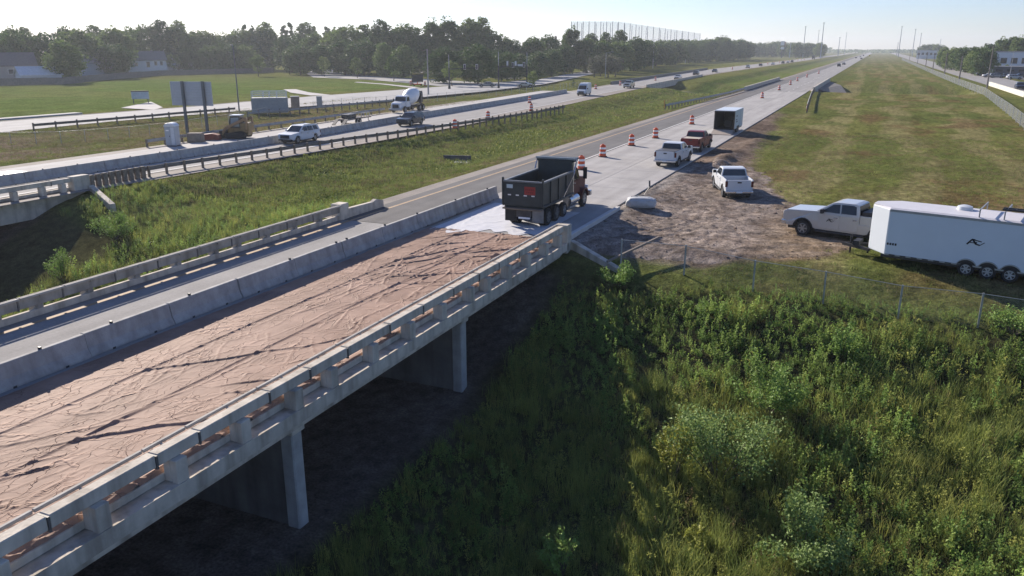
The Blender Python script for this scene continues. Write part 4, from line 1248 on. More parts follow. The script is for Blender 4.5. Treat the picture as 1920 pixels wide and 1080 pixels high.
def side_pane(t, name, quad, g, m=glass, off=0.006, both=True, th=0.012):
    for s in ((-1, 1) if both else (-1,)):
        P = [(x, s * (g(x, z) + off), z) for x, z in quad]
        if s > 0: P = P[::-1]
        mb = MB(); n = len(P)
        c = [Vector(p) for p in P]
        nr = (c[1] - c[0]).cross(c[-1] - c[0]).normalized()
        if nr.y * s < 0: nr = -nr
        mb.add(c + [p - nr * th for p in c], [tuple(range(n)), tuple(range(2 * n - 1, n - 1, -1))] + [(i, (i + 1) % n, n + (i + 1) % n, n + i) for i in range(n)])
        mb.build(name, m, t)


def cross_pane(t, name, a, b, g, m=glass, inset=0.06, off=0.008, lo=0.06, hi=0.94, th=0.012):
    """pane across the car between profile points a and b"""
    (x0, z0), (x1, z1) = a, b
    d = Vector((x1 - x0, 0, z1 - z0)); n = Vector((d.z, 0, -d.x)).normalized()
    pts = []
    for f in (lo, hi):
        x = x0 + (x1 - x0) * f; z = z0 + (z1 - z0) * f
        w = g(x, z) - inset
        pts.append((Vector((x, -w, z)), Vector((x, w, z))))
    for sgn in (1,):
        q = [pts[0][0], pts[0][1], pts[1][1], pts[1][0]]
        mb = MB(); o_ = n * off
        mb.add([p + o_ for p in q] + [p - n * th for p in q], [(0, 1, 2, 3), (7, 6, 5, 4), (0, 4, 5, 1), (1, 5, 6, 2), (2, 6, 7, 3), (3, 7, 4, 0)])
        mb.build(name, m, t)


def mirror(t, x, y, z, m):
    for s in (-1, 1):
        mb = MB(); mb.box(x - 0.08, x + 0.08, s * y, s * (y + 0.24), z, z + 0.22); mb.box(x - 0.03, x + 0.03, s * (y - 0.08), s * y, z + 0.03, z + 0.08)
        mb.build('mirror', m, t, bevel=0.03, seg=2)


def lamps(t, name, m, x, y0, y1, z0, z1, d=0.05):
    for s in (-1, 1):
        mb = MB(); mb.box(x - d, x + d, s * y0, s * y1, z0, z1); mb.build(name, m, t, bevel=0.02, seg=1)


def pickup(label, paint, loc, rz, bed='open', group='pickup trucks at the work site', rim=rim_m, name='pickup_truck', steps=True, lite=False):
    t = thing(name, label, 'pickup', loc, rz, group)
    W = 1.0
    def gl(x, z):
        w = W - 0.05 * sstep((abs(x) - 2.4) / 0.8) - 0.09 * sstep((1.0 - z) / 0.7) * 0.5 - 0.03 * sstep((z - 1.15) / 0.3)
        return float(w)
    low = [(-3.12, 0.62)] + arch(-2.04, 0.43, 0.53, 0.55) + [(-1.3, 0.47), (1.3, 0.47)] + arch(2.02, 0.43, 0.53, 0.52) + [(2.95, 0.50), (3.16, 0.62), (3.2, 0.95), (3.17, 1.24), (2.98, 1.34), (1.35, 1.42), (-0.98, 1.40), (-0.98, 0.99), (-3.12, 0.99)]
    mb = MB(); mb.prism(low, gl); mb.build('body', paint, t, bevel=0.035)
    for s in (-1, 1):
        mb = MB(); mb.box(-3.12, -1.0, s * 0.86, s * 0.975, 0.985, 1.42); mb.build('bed_side', paint, t, bevel=0.03)
    mb = MB(); mb.box(-3.17, -3.06, -0.80, 0.80, 0.66, 1.42); tg = mb.build('tailgate', paint, t, bevel=0.025)
    mb = MB(); mb.box(-3.185, -3.165, -0.14, 0.14, 1.20, 1.30); mb.build('handle', black_pl, tg)
    mb = MB(); mb.box(-3.30, -3.10, -0.98, 0.98, 0.50, 0.66); mb.build('rear_bumper', chrome if not lite else paint, t, bevel=0.03)
    mb = MB(); mb.box(-3.315, -3.29, -0.2, 0.2, 0.52, 0.64); mb.build('licence_plate', white_refl, t)
    if bed == 'open':
        mb = MB(); mb.box(-3.05, -1.0, -0.855, 0.855, 0.99, 1.02); mb.build('bed_floor', black_pl, t)
    elif bed == 'cover':
        mb = MB(); mb.box(-3.08, -1.0, -0.90, 0.90, 1.415, 1.455); mb.build('bed_cover', mat('tonneau_vinyl', (0.075, 0.073, 0.072), 0.45, var=0.05), t, bevel=0.012, seg=1)
    elif bed == 'tan':
        mb = MB(); mb.box(-3.02, -1.0, -0.86, 0.86, 1.30, 1.40); mb.build('bed_cover', mat('plywood_cover', (0.45, 0.40, 0.33), 0.7), t, bevel=0.012, seg=1)
    elif bed == 'gear':
        mb = MB(); mb.box(-3.05, -1.0, -0.855, 0.855, 0.99, 1.02); mb.build('bed_floor', black_pl, t)
        mb = MB(); mb.box(-1.5, -1.05, -0.85, 0.85, 1.02, 1.62); mb.build('tool_box', black_pl, t, bevel=0.03)
        mb = MB(); mb.box(-2.9, -1.7, -0.8, 0.8, 1.02, 1.5); mb.build('bed_load', dark_met, t, bevel=0.05)
    def gg(x, z):
        return float(0.955 - 0.20 * sstep((z - 1.34) / 0.95) - 0.02 * max(0, x))
    cabp = [(1.42, 1.385), (0.55, 1.90), (0.30, 1.955), (-0.62, 1.965), (-0.86, 1.90), (-0.99, 1.355)]
    mb = MB(); mb.prism(cabp, gg); mb.build('cab', paint, t, bevel=0.05)
    side_pane(t, 'side_window', [(1.08, 1.43), (0.48, 1.83), (0.12, 1.87), (0.08, 1.43)], gg)
    side_pane(t, 'side_window', [(0.0, 1.43), (0.04, 1.87), (-0.58, 1.88), (-0.74, 1.83), (-0.80, 1.43)], gg)
    cross_pane(t, 'windshield', cabp[0], cabp[1], gg, inset=0.08, lo=0.1, hi=0.97)
    cross_pane(t, 'rear_window', cabp[4], cabp[5], gg, inset=0.10, lo=0.05, hi=0.88)
    mb = MB(); mb.box(-2.95, 2.95, -0.72, 0.72, 0.32, 0.86); mb.build('chassis', black_pl, t)
    for x in (2.02, -2.04):
        for s in (-1, 1): wheel(t, x, s * 0.85, 0.43, 0.29, rim)
    lamps(t, 'headlight', lamp_w, 3.13, 0.62, 0.93, 1.02, 1.22, 0.06)
    lamps(t, 'tail_light', lamp_r, -3.10, 0.82, 0.985, 0.92, 1.34, 0.045)
    mb = MB(); mb.box(3.10, 3.23, -0.60, 0.60, 0.80, 1.15); mb.build('grille', black_pl, t, bevel=0.03)
    mb = MB(); mb.box(3.0, 3.27, -0.97, 0.97, 0.52, 0.78); mb.build('front_bumper', chrome, t, bevel=0.05)
    mirror(t, 0.98, 0.99, 1.36, black_pl)
    if not lite:
        for (xa, xb) in ((0.06, 1.18), (-0.93, 0.02)):
            for s in (-1, 1):
                mb = MB(); mb.box(xa, xb, s * (gl(0, 1) - 0.03), s * (gl(0, 1) + 0.008), 0.56, 1.33); d_ = mb.build('door', paint, t, bevel=0.02)
                mb = MB(); mb.box(xa + 0.06, xa + 0.28, s * (gl(0, 1)), s * (gl(0, 1) + 0.035), 1.14, 1.20); mb.build('handle', chrome, d_, bevel=0.01, seg=1)
        if steps:
            for s in (-1, 1):
                mb = MB(); mb.box(-1.25, 1.3, s * 0.90, s * 1.05, 0.36, 0.44); mb.build('side_step', dark_met, t, bevel=0.02)
        for x in (2.02, -2.04):
            for s in (-1, 1):
                A = arch(x, 0.43, 0.575, 0.52); B = arch(x, 0.43, 0.515, 0.52)
                mb = MB(); y0 = gl(x, 0.9)
                n = len(A)
                V = [(p[0], s * (y0 + 0.025), p[1]) for p in A + B] + [(p[0], s * (y0 - 0.06), p[1]) for p in A + B]
                F = []
                for i in range(n - 1):
                    F += [(i, i + 1, n + i + 1, n + i), (2 * n + i, 3 * n + i, 3 * n + i + 1, 2 * n + i + 1), (i, 2 * n + i, 2 * n + i + 1, i + 1), (n + i, n + i + 1, 3 * n + i + 1, 3 * n + i)]
                mb.add(V, F); mb.build('wheel_arch', black_pl, t)
    return t


def suv(label, paint, loc, rz, group=None, name='sport_utility_vehicle', cat='SUV', L=5.3, Hh=1.92, lite=False, style='suv'):
    t = thing(name, label, cat, loc, rz, group)
    k = L / 5.3; zs = Hh / 1.92
    X = lambda v: v * k
    wr = 0.40 * (0.9 + 0.1 * zs)
    ax0, ax1 = X(1.62), X(-1.50)
    zb = 0.36
    belt = 1.20 * zs; hood = 1.12 * zs
    def gl(x, z):
        return float(1.0 - 0.10 * sstep((abs(x) - X(2.1)) / X(0.6)) - 0.05 * sstep((0.8 - z) / 0.5) - 0.03 * sstep((z - 1.05 * zs) / 0.3))
    low = [(X(-2.62), 0.55)] + arch(ax1, 0.40, wr + 0.09, 0.42) + [(X(-0.8), zb), (X(0.9), zb)] + arch(ax0, 0.40, wr + 0.09, 0.42) + [(X(2.42), 0.42), (X(2.6), 0.56), (X(2.64), 0.85 * zs), (X(2.58), hood - 0.04), (X(2.35), hood), (X(1.15), belt + 0.02), (X(-2.55), belt + 0.03), (X(-2.65), 0.9 * zs)]
    mb = MB(); mb.prism(low, gl); mb.build('body', paint, t, bevel=0.05)
    def gg(x, z):
        return float(0.955 - 0.17 * sstep((z - belt) / (Hh - belt) * 0.9) - 0.02 * abs(x))
    if style == 'suv': cabp = [(X(1.28), belt), (X(0.42), Hh - 0.08), (X(0.15), Hh - 0.02), (X(-1.9), Hh - 0.03), (X(-2.30), Hh - 0.12), (X(-2.58), belt)]
    elif style == 'car': cabp = [(X(1.25), belt), (X(0.25), Hh - 0.05), (X(-0.1), Hh), (X(-0.9), Hh - 0.02), (X(-1.2), Hh - 0.08), (X(-2.05), belt)]
    mb = MB(); mb.prism(cabp, gg); mb.build('cabin', paint, t, bevel=0.05)
    zt = Hh - 0.16
    f = lambda z: (z - belt) / (Hh - 0.08 - belt)
    side_pane(t, 'side_window', [(X(0.98), belt + 0.08), (X(0.36), zt), (X(-0.18), zt + 0.01), (X(-0.20), belt + 0.08)], gg)
    side_pane(t, 'side_window', [(X(-0.28), belt + 0.08), (X(-0.26), zt + 0.01), (X(-1.10), zt), (X(-1.22 if style == 'suv' else -1.5), belt + 0.08)], gg)
    if style == 'suv': side_pane(t, 'side_window', [(X(-1.38), belt + 0.10), (X(-1.28), zt), (X(-2.0), zt - 0.02), (X(-2.22), belt + 0.10)], gg)
    cross_pane(t, 'windshield', cabp[0], cabp[1], gg, inset=0.08, lo=0.08, hi=0.96)
    cross_pane(t, 'rear_window', cabp[4], cabp[5], gg, inset=0.12, lo=0.05, hi=0.85)
    mb = MB(); mb.box(X(-2.45), X(2.4), -0.70, 0.70, 0.24, 0.75); mb.build('chassis', black_pl, t)
    for x in (ax0, ax1):
        for s in (-1, 1): wheel(t, x, s * 0.83, 0.40, 0.26)
    lamps(t, 'headlight', lamp_w, X(2.55), 0.58, 0.90, 0.80 * zs, 0.93 * zs, 0.07)
    lamps(t, 'tail_light', lamp_r, X(-2.57), 0.74, 0.93, 0.85 * zs, 1.15 * zs, 0.06)
    mb = MB(); mb.box(X(2.55), X(2.67), -0.60, 0.60, 0.62 * zs, 0.98 * zs); mb.build('grille', black_pl, t, bevel=0.03)
    mb = MB(); mb.box(X(2.4), X(2.68), -0.9, 0.9, 0.40, 0.54); mb.build('front_bumper', black_pl, t, bevel=0.04)
    mb = MB(); mb.box(X(-2.70), X(-2.55), -0.9, 0.9, 0.45, 0.62); mb.build('rear_bumper', black_pl, t, bevel=0.04)
    mirror(t, X(0.92), 0.96, belt + 0.02, paint)
    if not lite:
        for (xa, xb) in ((-0.22, 0.95), (-1.25, -0.26)):
            for s in (-1, 1):
                mb = MB(); mb.box(X(xa), X(xb), s * (gl(0, .8) - 0.03), s * (gl(0, .8) + 0.006), 0.47, belt - 0.05); d_ = mb.build('door', paint, t, bevel=0.02)
                mb = MB(); mb.box(X(xa) + 0.06, X(xa) + 0.26, s * gl(0, .8), s * (gl(0, .8) + 0.03), belt - 0.2, belt - 0.15); mb.build('handle', chrome, d_)
        for s in (-1, 1):
            mb = MB(); mb.bar((X(0.1), s * 0.70, Hh + 0.02), (X(-1.9), s * 0.70, Hh + 0.01), 0.05, 0.05); mb.build('roof_rail', black_pl, t)
    return t


def van(label, paint, loc, rz, group=None):
    t = thing('cargo_van', label, 'van', loc, rz, group)
    Hh = 2.72
    def gl(x, z):
        return float(1.02 - 0.10 * sstep((x - 2.2) / 0.8) - 0.04 * sstep((0.8 - z) / 0.5) - 0.13 * sstep((z - 1.2) / 1.5))
    low = [(-2.95, 0.5)] + arch(-1.9, 0.38, 0.46, 0.42) + [(-1.0, 0.36), (1.2, 0.36)] + arch(1.95, 0.38, 0.46, 0.42) + [(2.75, 0.42), (2.96, 0.6), (2.96, 0.95), (2.80, 1.18), (2.05, 1.38), (1.15, 2.25), (0.75, 2.62), (0.3, Hh), (-2.7, Hh), (-2.93, Hh - 0.12)]
    mb = MB(); mb.prism(low, gl); mb.build('body', paint, t, bevel=0.06)
    cross_pane(t, 'windshield', (2.05, 1.38), (1.15, 2.25), gl, inset=0.10, lo=0.05, hi=0.95)
    side_pane(t, 'side_window', [(1.72, 1.42), (1.20, 2.02), (0.55, 2.02), (0.50, 1.38)], gl)
    for x in (1.95, -1.9):
        for s in (-1, 1): wheel(t, x, s * 0.86, 0.37, 0.24)
    mb = MB(); mb.box(-2.8, 2.7, -0.7, 0.7, 0.25, 0.8); mb.build('chassis', black_pl, t)
    mb = MB(); mb.box(2.85, 3.0, -0.62, 0.62, 0.58, 1.02); mb.build('grille', black_pl, t, bevel=0.04)
    mb = MB(); mb.box(2.7, 3.0, -0.95, 0.95, 0.36, 0.58); mb.build('front_bumper', black_pl, t, bevel=0.04)
    lamps(t, 'headlight', lamp_w, 2.84, 0.66, 0.92, 0.86, 1.10, 0.06)
    lamps(t, 'tail_light', lamp_r, -2.95, 0.84, 0.96, 1.0, 1.7, 0.03)
    mirror(t, 1.62, 1.03, 1.45, black_pl)
    for s in (-1, 1):
        mb = MB(); mb.box(-0.95, 0.4, s * 0.985, s * 1.028, 0.5, 1.32); mb.build('sliding_door', paint, t, bevel=0.02)
    return t


def tilt(t):
    """settle a parked vehicle on uneven ground"""
    x, y = t.location.x, t.location.y; a = t.rotation_euler.z
    dx, dy = math.cos(a), math.sin(a)
    f, r = h1(x + 2 * dx, y + 2 * dy), h1(x - 2 * dx, y - 2 * dy)
    lft, rgt = h1(x - 0.9 * dy, y + 0.9 * dx), h1(x + 0.9 * dy, y - 0.9 * dx)
    t.location.z = (f + r) / 2 - 0.02
    t.rotation_mode = 'ZYX' if False else 'XYZ'
    t.rotation_euler = (0, 0, 0)
    m = Matrix.Rotation(a, 4, 'Z') @ Matrix.Rotation(-math.atan2(f - r, 4.0), 4, 'Y') @ Matrix.Rotation(math.atan2(lft - rgt, 1.8), 4, 'X')
    t.rotation_euler = m.to_euler()
    return t


U = math.pi / 2
pickup('white pickup with a dark bed cover stopped on the new concrete behind the red pickup', white_paint, (-15.95, 72.6, 0.0), U - 0.03, bed='cover')
pickup('dark red pickup with a tan bed cover parked at the slab edge', red_paint, (-16.15, 84.0, 0.0), U - 0.02, bed='tan')
tilt(pickup('white pickup parked askew on the dirt beside the road', white_paint, (-8.95, 60.9, 0), U + 0.33, bed='open'))
sp = tilt(pickup('silver crew cab pickup parked in front of the long white trailer', silver_paint, (-0.55, 48.1, 0), math.pi - 0.30, bed='gear'))
# small black mark on the silver door
txt_m = mat('black_lettering', (0.012, 0.012, 0.015), 0.5, var=0)


def mark_AC(parent, s, loc, face):
    """slanted swoosh lettering: a leaning peak running into an open curl"""
    mb = MB()
    def st(a, b, w):
        mb.bar((a[0] * s, 0, a[1] * s), (b[0] * s, 0, b[1] * s), 0.006, w * s, up=(0, 1, 0)) if False else mb.add(*ribbon(a, b, w))
    def ribbon(a, b, w):
        ax, az, bx, bz = a[0] * s, a[1] * s, b[0] * s, b[1] * s
        dx, dz = bx - ax, bz - az; l = math.hypot(dx, dz); nx_, nz_ = -dz / l * w * s / 2, dx / l * w * s / 2
        V = [(ax + nx_, -0.004, az + nz_), (bx + nx_, -0.004, bz + nz_), (bx - nx_, -0.004, bz - nz_), (ax - nx_, -0.004, az - nz_)]
        V += [(x, 0.004, z) for x, _, z in V]
        return V, [(0, 1, 2, 3), (7, 6, 5, 4), (0, 4, 5, 1), (1, 5, 6, 2), (2, 6, 7, 3), (3, 7, 4, 0)]
    for a, b, w in (((0, 0), (0.32, 0.42), 0.11), ((0.30, 0.42), (0.52, 0.40), 0.09), ((0.36, 0.40), (0.60, 0.06), 0.12), ((0.48, 0.38), (0.95, 0.30), 0.07), ((0.62, 0.24), (0.58, 0.10), 0.10), ((0.58, 0.08), (0.86, 0.02), 0.10), ((0.86, 0.02), (1.15, 0.26), 0.05), ((0.18, 0.16), (0.48, 0.16), 0.06)):
        mb.add(*ribbon(a, b, w))
    o = mb.build('logo', txt_m, parent)
    o.location = loc; o.rotation_euler = (0, 0, face)
    return o


sp.scale = (1.03, 1.03, 1.09)
mark_AC(sp, 0.36, (0.72, 1.012, 0.95), math.pi)

# ---------------------------------------------------------------- long white enclosed trailer
tv = Vector((-0.971, 0.237, 0)).normalized()
tr = thing('enclosed_trailer', 'long white enclosed trailer with three axles and roof racks by the fence', 'trailer', (6.15, 42.75, 0), math.atan2(tv.y, tv.x))
tr.location.z = h1(5.6, 41.7)
W2, zf, zt = 1.28, 0.50, 2.78
xr, xn, xv = -5.2, 4.55, 5.55     # rear, shoulder, point of the nose
def nose_poly(z): return [(xr, -W2, z), (xn, -W2, z), (xv, -0.35, z), (xv, 0.35, z), (xn, W2, z), (xr, W2, z)]
mb = MB(); n = 6
mb.add(nose_poly(zf) + nose_poly(zt), [(5, 4, 3, 2, 1, 0), tuple(range(6, 12))] + [(i, (i + 1) % n, n + (i + 1) % n, n + i) for i in range(n)])
mb.build('body', trailer_skin, tr, bevel=0.03, seg=1)
mb = MB()
inset = lambda z, d: [(x * 0.995 if abs(x) > 5 else x, y - math.copysign(d, y) if abs(y) > 0.5 else y, z) for x, y, _ in nose_poly(z)]
mb.add(inset(zt + 0.004, 0.02) + inset(zt + 0.07, 0.16), [tuple(range(6, 12))] + [(i, (i + 1) % n, n + (i + 1) % n, n + i) for i in range(n)])
mb.build('roof', trailer_roof, tr)
for s in (-1, 1):
    mb = MB(); mb.box(xr, xn, s * W2, s * (W2 + 0.015), zt - 0.10, zt + 0.015); mb.build('roof_trim', steel, tr)
    mb = MB(); mb.box(xr, xn, s * W2, s * (W2 + 0.012), zf, zf + 0.07); mb.build('bottom_trim', steel, tr)
    for k, x in enumerate((4.2, 3.7, 3.2, 2.7, 2.2, 1.7, 1.2)):
        mb = MB(); mb.box(x - 0.13, x + 0.13, s * (W2 + 0.012), s * (W2 + 0.022), zf + 0.01, zf + 0.06); mb.build('marker_strip', black_pl, tr)
for k in range(3):
    for s in (-1, 1):
        wheel(tr, 0.98 - 0.90 * k - 0.05, s * (W2 - 0.10), 0.36, 0.24, rim=mat('pale_rim', (0.42, 0.42, 0.42), 0.5, metal=0.3))
for s in (-1, 1):
    A = []
    for k in range(3):
        a_ = arch(0.93 - 0.90 * (2 - k), 0.36, 0.45, 0.5, 10); A += a_ if k == 2 else a_[:-1]
    mb = MB(); m_ = len(A)
    V = [(x, s * (W2 + 0.05), z) for x, z in A] + [(x, s * (W2 + 0.05), z + 0.055) for x, z in A] + [(x, s * (W2 - 0.02), z) for x, z in A] + [(x, s * (W2 - 0.02), z + 0.055) for x, z in A]
    F = []
    for i in range(m_ - 1):
        F += [(i, i + 1, m_ + i + 1, m_ + i), (m_ + i, m_ + i + 1, 3 * m_ + i + 1, 3 * m_ + i), (i, 2 * m_ + i, 2 * m_ + i + 1, i + 1)]
    mb.add(V, F); mb.build('fender', steel, tr)
    mb = MB(); m_ = len(A)
    mb.add([(x, s * (W2 + 0.004), z + 0.02) for x, z in A] + [(A[-1][0], s * (W2 + 0.004), 0.505), (A[0][0], s * (W2 + 0.004), 0.505)], [tuple(range(m_ + 2))]); mb.build('wheel_well', black_pl, tr)
mb = MB(); mb.box(xr, xn + 0.2, -1.1, 1.1, 0.34, 0.5); mb.build('frame', dark_met, tr)
mb = MB(); mb.bar((5.4, -0.7, 0.5), (6.9, 0, 0.5), 0.12, 0.14); mb.bar((5.4, 0.7, 0.5), (6.9, 0, 0.5), 0.12, 0.14); mb.box(6.0, 6.3, -0.4, 0.4, 0.55, 0.8); mb.build('tongue', black_pl, tr)
mb = MB(); mb.cyl((6.5, 0, 0.0), (6.5, 0, 1.05), 0.05, n=8); mb.cyl((5.75, -0.55, 0.0), (5.75, -0.55, 0.55), 0.05, n=8); mb.build('jack', black_pl, tr)
mb = MB(); mb.lathe((1.6, -0.5, zt + 0.07), (0, 0, 1), [(0, 0.36), (0.16, 0.33), (0.22, 0.15)], 14); mb.build('roof_vent', white_paint, tr, smooth=True)
for x in (0.75, -0.25, -1.45, -2.6, -3.8):
    mb = MB(); mb.bar((x, -1.15, zt + 0.07), (x, -1.15, zt + 0.42), 0.05); mb.bar((x, 1.15, zt + 0.07), (x, 1.15, zt + 0.42), 0.05); mb.bar((x, -1.2, zt + 0.42), (x, 1.2, zt + 0.42), 0.05)
    mb.build('roof_rack', steel, tr)
ld = thing('ladder', 'long ladder and pale boards tied on the white trailer roof rack', 'ladder', tuple(tr.matrix_world.translation), tr.rotation_euler.z)
ld.location = tr.location
for yy_ in (0.55, 0.95):
    mb = MB(); mb.bar((-0.1, yy_, zt + 0.50), (-5.0, yy_, zt + 0.50), 0.06, 0.09); mb.build('side_rail', dark_met, ld)
for k in range(15):
    x = -0.3 - 0.32 * k
    mb = MB(); mb.bar((x, 0.55, zt + 0.50), (x, 0.95, zt + 0.50), 0.04); mb.build('rung', dark_met, ld)
mb = MB(); mb.box(-4.9, -0.9, 0.02, 0.32, zt + 0.45, zt + 0.52); mb.build('board', white_paint, ld)
mark_AC(tr, 0.62, (1.05, W2 + 0.012, 1.55), math.pi)
mb = MB()
for i in range(4): mb.box(4.05 + i * 0.12, 4.13 + i * 0.12, W2 + 0.003, W2 + 0.01, 1.02, 1.13)
mb.build('lettering', txt_m, tr)

# ---------------------------------------------------------------- open box trailer on the road
bt = thing('cargo_trailer', 'white box trailer on the road with its rear ramp door lowered', 'trailer', (-16.3, 104.6, 0.0), U - 0.015)
L2, W3 = 3.1, 1.22
wall_m = mat('trailer_wall_pale', (0.55, 0.60, 0.60), 0.45, var=0.05)
in_m = mat('trailer_interior_shade', (0.016, 0.016, 0.02), 0.8)  # near-black tone carries the shade inside the open box
for s in (-1, 1):
    mb = MB(); mb.box(-L2, L2, s * W3, s * (W3 - 0.06), 0.55, 2.72); mb.build('side_wall', wall_m, bt)
mb = MB(); mb.box(L2 - 0.06, L2, -W3 + 0.062, W3 - 0.062, 0.55, 2.72); mb.build('front_wall', wall_m, bt)
mb = MB(); mb.box(-L2 - 0.02, L2 + 0.02, -W3 - 0.02, W3 + 0.02, 2.722, 2.80); mb.build('roof', white_paint, bt, bevel=0.02, seg=1)
mb = MB(); mb.box(-L2, L2 - 0.062, -W3 + 0.062, W3 - 0.062, 0.42, 0.55); mb.build('floor', in_m, bt)
mb = MB(); mb.box(-L2 - 0.02, -L2 + 0.06, -W3 - 0.03, -W3 + 0.09, 0.42, 2.72); mb.box(-L2 - 0.02, -L2 + 0.06, W3 - 0.09, W3 + 0.03, 0.42, 2.72); mb.box(-L2 - 0.02, -L2 + 0.06, -W3 + 0.09, W3 - 0.09, 2.60, 2.72); mb.build('rear_frame', black_paint, bt)
mb = MB(); mb.box(-L2 + 0.5, L2 - 0.1, -W3 + 0.065, W3 - 0.065, 0.56, 2.6)
mb = MB()
for s in (-1, 1): mb.box(-L2 + 0.1, L2 - 0.1, s * (W3 - 0.065), s * (W3 - 0.085), 0.56, 2.68)
mb.box(L2 - 0.09, L2 - 0.07, -W3 + 0.09, W3 - 0.09, 0.56, 2.68); mb.build('inner_lining', in_m, bt)
mb = MB(); mb.quad((-L2 - 0.02, -W3, 0.50), (-L2 - 1.75, -W3, 0.06), (-L2 - 1.75, W3, 0.06), (-L2 - 0.02, W3, 0.50), 0.07); mb.build('ramp_door', mat('ramp_plywood', (0.36, 0.30, 0.25), 0.8, var=0.15), bt)
mb = MB(); mb.box(-0.6, 0.4, -0.5, 0.4, 0.56, 1.4); mb.box(0.6, 1.4, -1.0, 0.2, 0.56, 1.7); mb.build('cargo', dark_met, bt, bevel=0.04)
for x in (-0.75, 0.05):
    for s in (-1, 1): wheel(bt, x, s * (W3 - 0.1), 0.35, 0.22)
for s in (-1, 1):
    mb = MB(); mb.box(-1.2, 0.5, s * (W3 - 0.01), s * (W3 + 0.012), 0.5, 0.82); mb.build('wheel_well', black_pl, bt)
for (xa, xb, z) in ((-1.9, -1.1, 2.0), (-1.9, -1.2, 1.55), (-1.8, -0.9, 1.30)):
    for s in (-1,):
        mb = MB(); mb.box(xa, xb, s * (W3 + 0.002), s * (W3 + 0.008), z, z + 0.13); mb.build('lettering', txt_m, bt)
mb = MB(); mb.box(0.9, 1.9, -W3 - 0.03, -W3, 0.62, 2.5); mb.build('side_door', wall_m, bt, bevel=0.02, seg=1)
mb = MB(); mb.bar((L2, -0.6, 0.45), (L2 + 1.3, 0, 0.45), 0.1); mb.bar((L2, 0.6, 0.45), (L2 + 1.3, 0, 0.45), 0.1); mb.cyl((L2 + 1.2, 0, 0), (L2 + 1.2, 0, 0.7), 0.05, n=8); mb.build('tongue', black_pl, bt)

# ---------------------------------------------------------------- dump truck
dt = thing('dump_truck', 'black dump truck with a maroon cab backing onto the bridge sheeting', 'dump truck', (-17.85, 46.6, 0.0), U + 0.0)
# local x forward; rear of box near -4.6, front bumper near +4.6
def wall(name, P, th, m, par=None):
    mb = MB(); mb.quad(*P, th); return mb.build(name, m, par or dt)
xb0, xb1, wy = -4.65, 0.55, 1.22
zf0, zs0, zs1 = 1.28, 2.62, 2.72
mb = MB(); mb.box(xb0 + 0.08, xb1, -wy, wy, zf0 - 0.12, zf0); mb.build('box_floor', box_black, dt)
for s in (-1, 1):
    mb = MB(); mb.box(xb0, xb1, s * (wy - 0.07), s * wy, zf0, zs0); mb.build('box_side', box_black, dt, bevel=0.015, seg=1)
    mb = MB(); mb.bar((xb0, s * (wy - 0.03), zs0 + 0.05), (xb1 - 0.1, s * (wy - 0.03), zs0 + 0.06), 0.17, 0.10); mb.build('top_rail', mat('scuffed_rail', (0.17, 0.18, 0.185), 0.5, var=0.2), dt, bevel=0.015, seg=1)
    for x in (-3.4, -2.1, -0.8):
        mb = MB(); mb.box(x - 0.05, x + 0.05, s * wy, s * (wy + 0.06), zf0 + 0.05, zs0 - 0.02); mb.build('side_stake', box_black, dt)
    mb = MB(); mb.box(xb0, xb1, s * wy, s * (wy + 0.10), zf0 - 0.06, zf0 + 0.05); mb.build('bottom_rail', box_black, dt, bevel=0.015, seg=1)
    # tarp arm
    mb = MB(); mb.bar((-1.55, s * (wy + 0.12), zf0 + 0.1), (0.35, s * (wy + 0.12), 2.55), 0.07); mb.bar((0.35, s * (wy + 0.12), 2.55), (0.85, s * (wy + 0.10), 3.40), 0.07); mb.build('tarp_arm', chrome, dt)
mb = MB(); mb.box(xb1 - 0.08, xb1, -wy + 0.072, wy - 0.072, zf0, 3.28); mb.build('front_board', box_black, dt)
mb = MB(); mb.prism([(xb1, 3.2), (xb1 + 0.95, 3.34), (xb1 + 0.95, 3.42), (xb1 - 0.04, 3.36)], wy + 0.05); mb.build('cab_shield', box_black, dt, bevel=0.02, seg=1)
mb = MB(); mb.bar((xb1 - 0.02, -wy - 0.1, 3.42), (xb1 - 0.02, wy + 0.1, 3.42), 0.16, 0.14); mb.build('tarp_roll', mat('tarp_housing', (0.30, 0.32, 0.32), 0.45, var=0.15), dt, bevel=0.04)
# tailgate
tgm = mb = MB(); mb.box(xb0 - 0.08, xb0 - 0.002, -wy + 0.02, wy - 0.02, zf0 - 0.02, zs0 + 0.02); tg = mb.build('tailgate', box_black, dt, bevel=0.02, seg=1)
mb = MB(); mb.box(xb0 - 0.13, xb0 + 0.03, -wy + 0.0, wy - 0.0, zs0 + 0.025, zs0 + 0.12); mb.build('top_bar', MATS['scuffed_rail'], tg, bevel=0.02, seg=1)
for s in (-1, 1):
    mb = MB(); mb.box(xb0 - 0.13, xb0 + 0.02, s * (wy - 0.02), s * (wy + 0.08), zf0, zs0 + 0.28); mb.build('corner_post', box_black, dt, bevel=0.02, seg=1)
mb = MB(); mb.box(xb0 - 0.092, xb0 - 0.082, 0.62, 1.0, 2.28, 2.50); mb.build('number_plate', mat('pale_sign', (0.42, 0.50, 0.52), 0.5), tg)
mb = MB(); mb.box(xb0 - 0.092, xb0 - 0.082, -0.80, -0.12, 1.95, 2.42); rs = mb.build('red_notice', mat('red_notice_paint', (0.30, 0.035, 0.028), 0.5, var=0.1), tg)
mb = MB()
for i in range(5): mb.box(xb0 - 0.098, xb0 - 0.093, -0.70 + i * 0.11, -0.63 + i * 0.11, 2.20, 2.30)
for i in range(4): mb.box(xb0 - 0.098, xb0 - 0.093, -0.64 + i * 0.11, -0.57 + i * 0.11, 2.05, 2.13)
mb.build('lettering', mat('dark_red_print', (0.16, 0.02, 0.02), 0.6, var=0), rs)
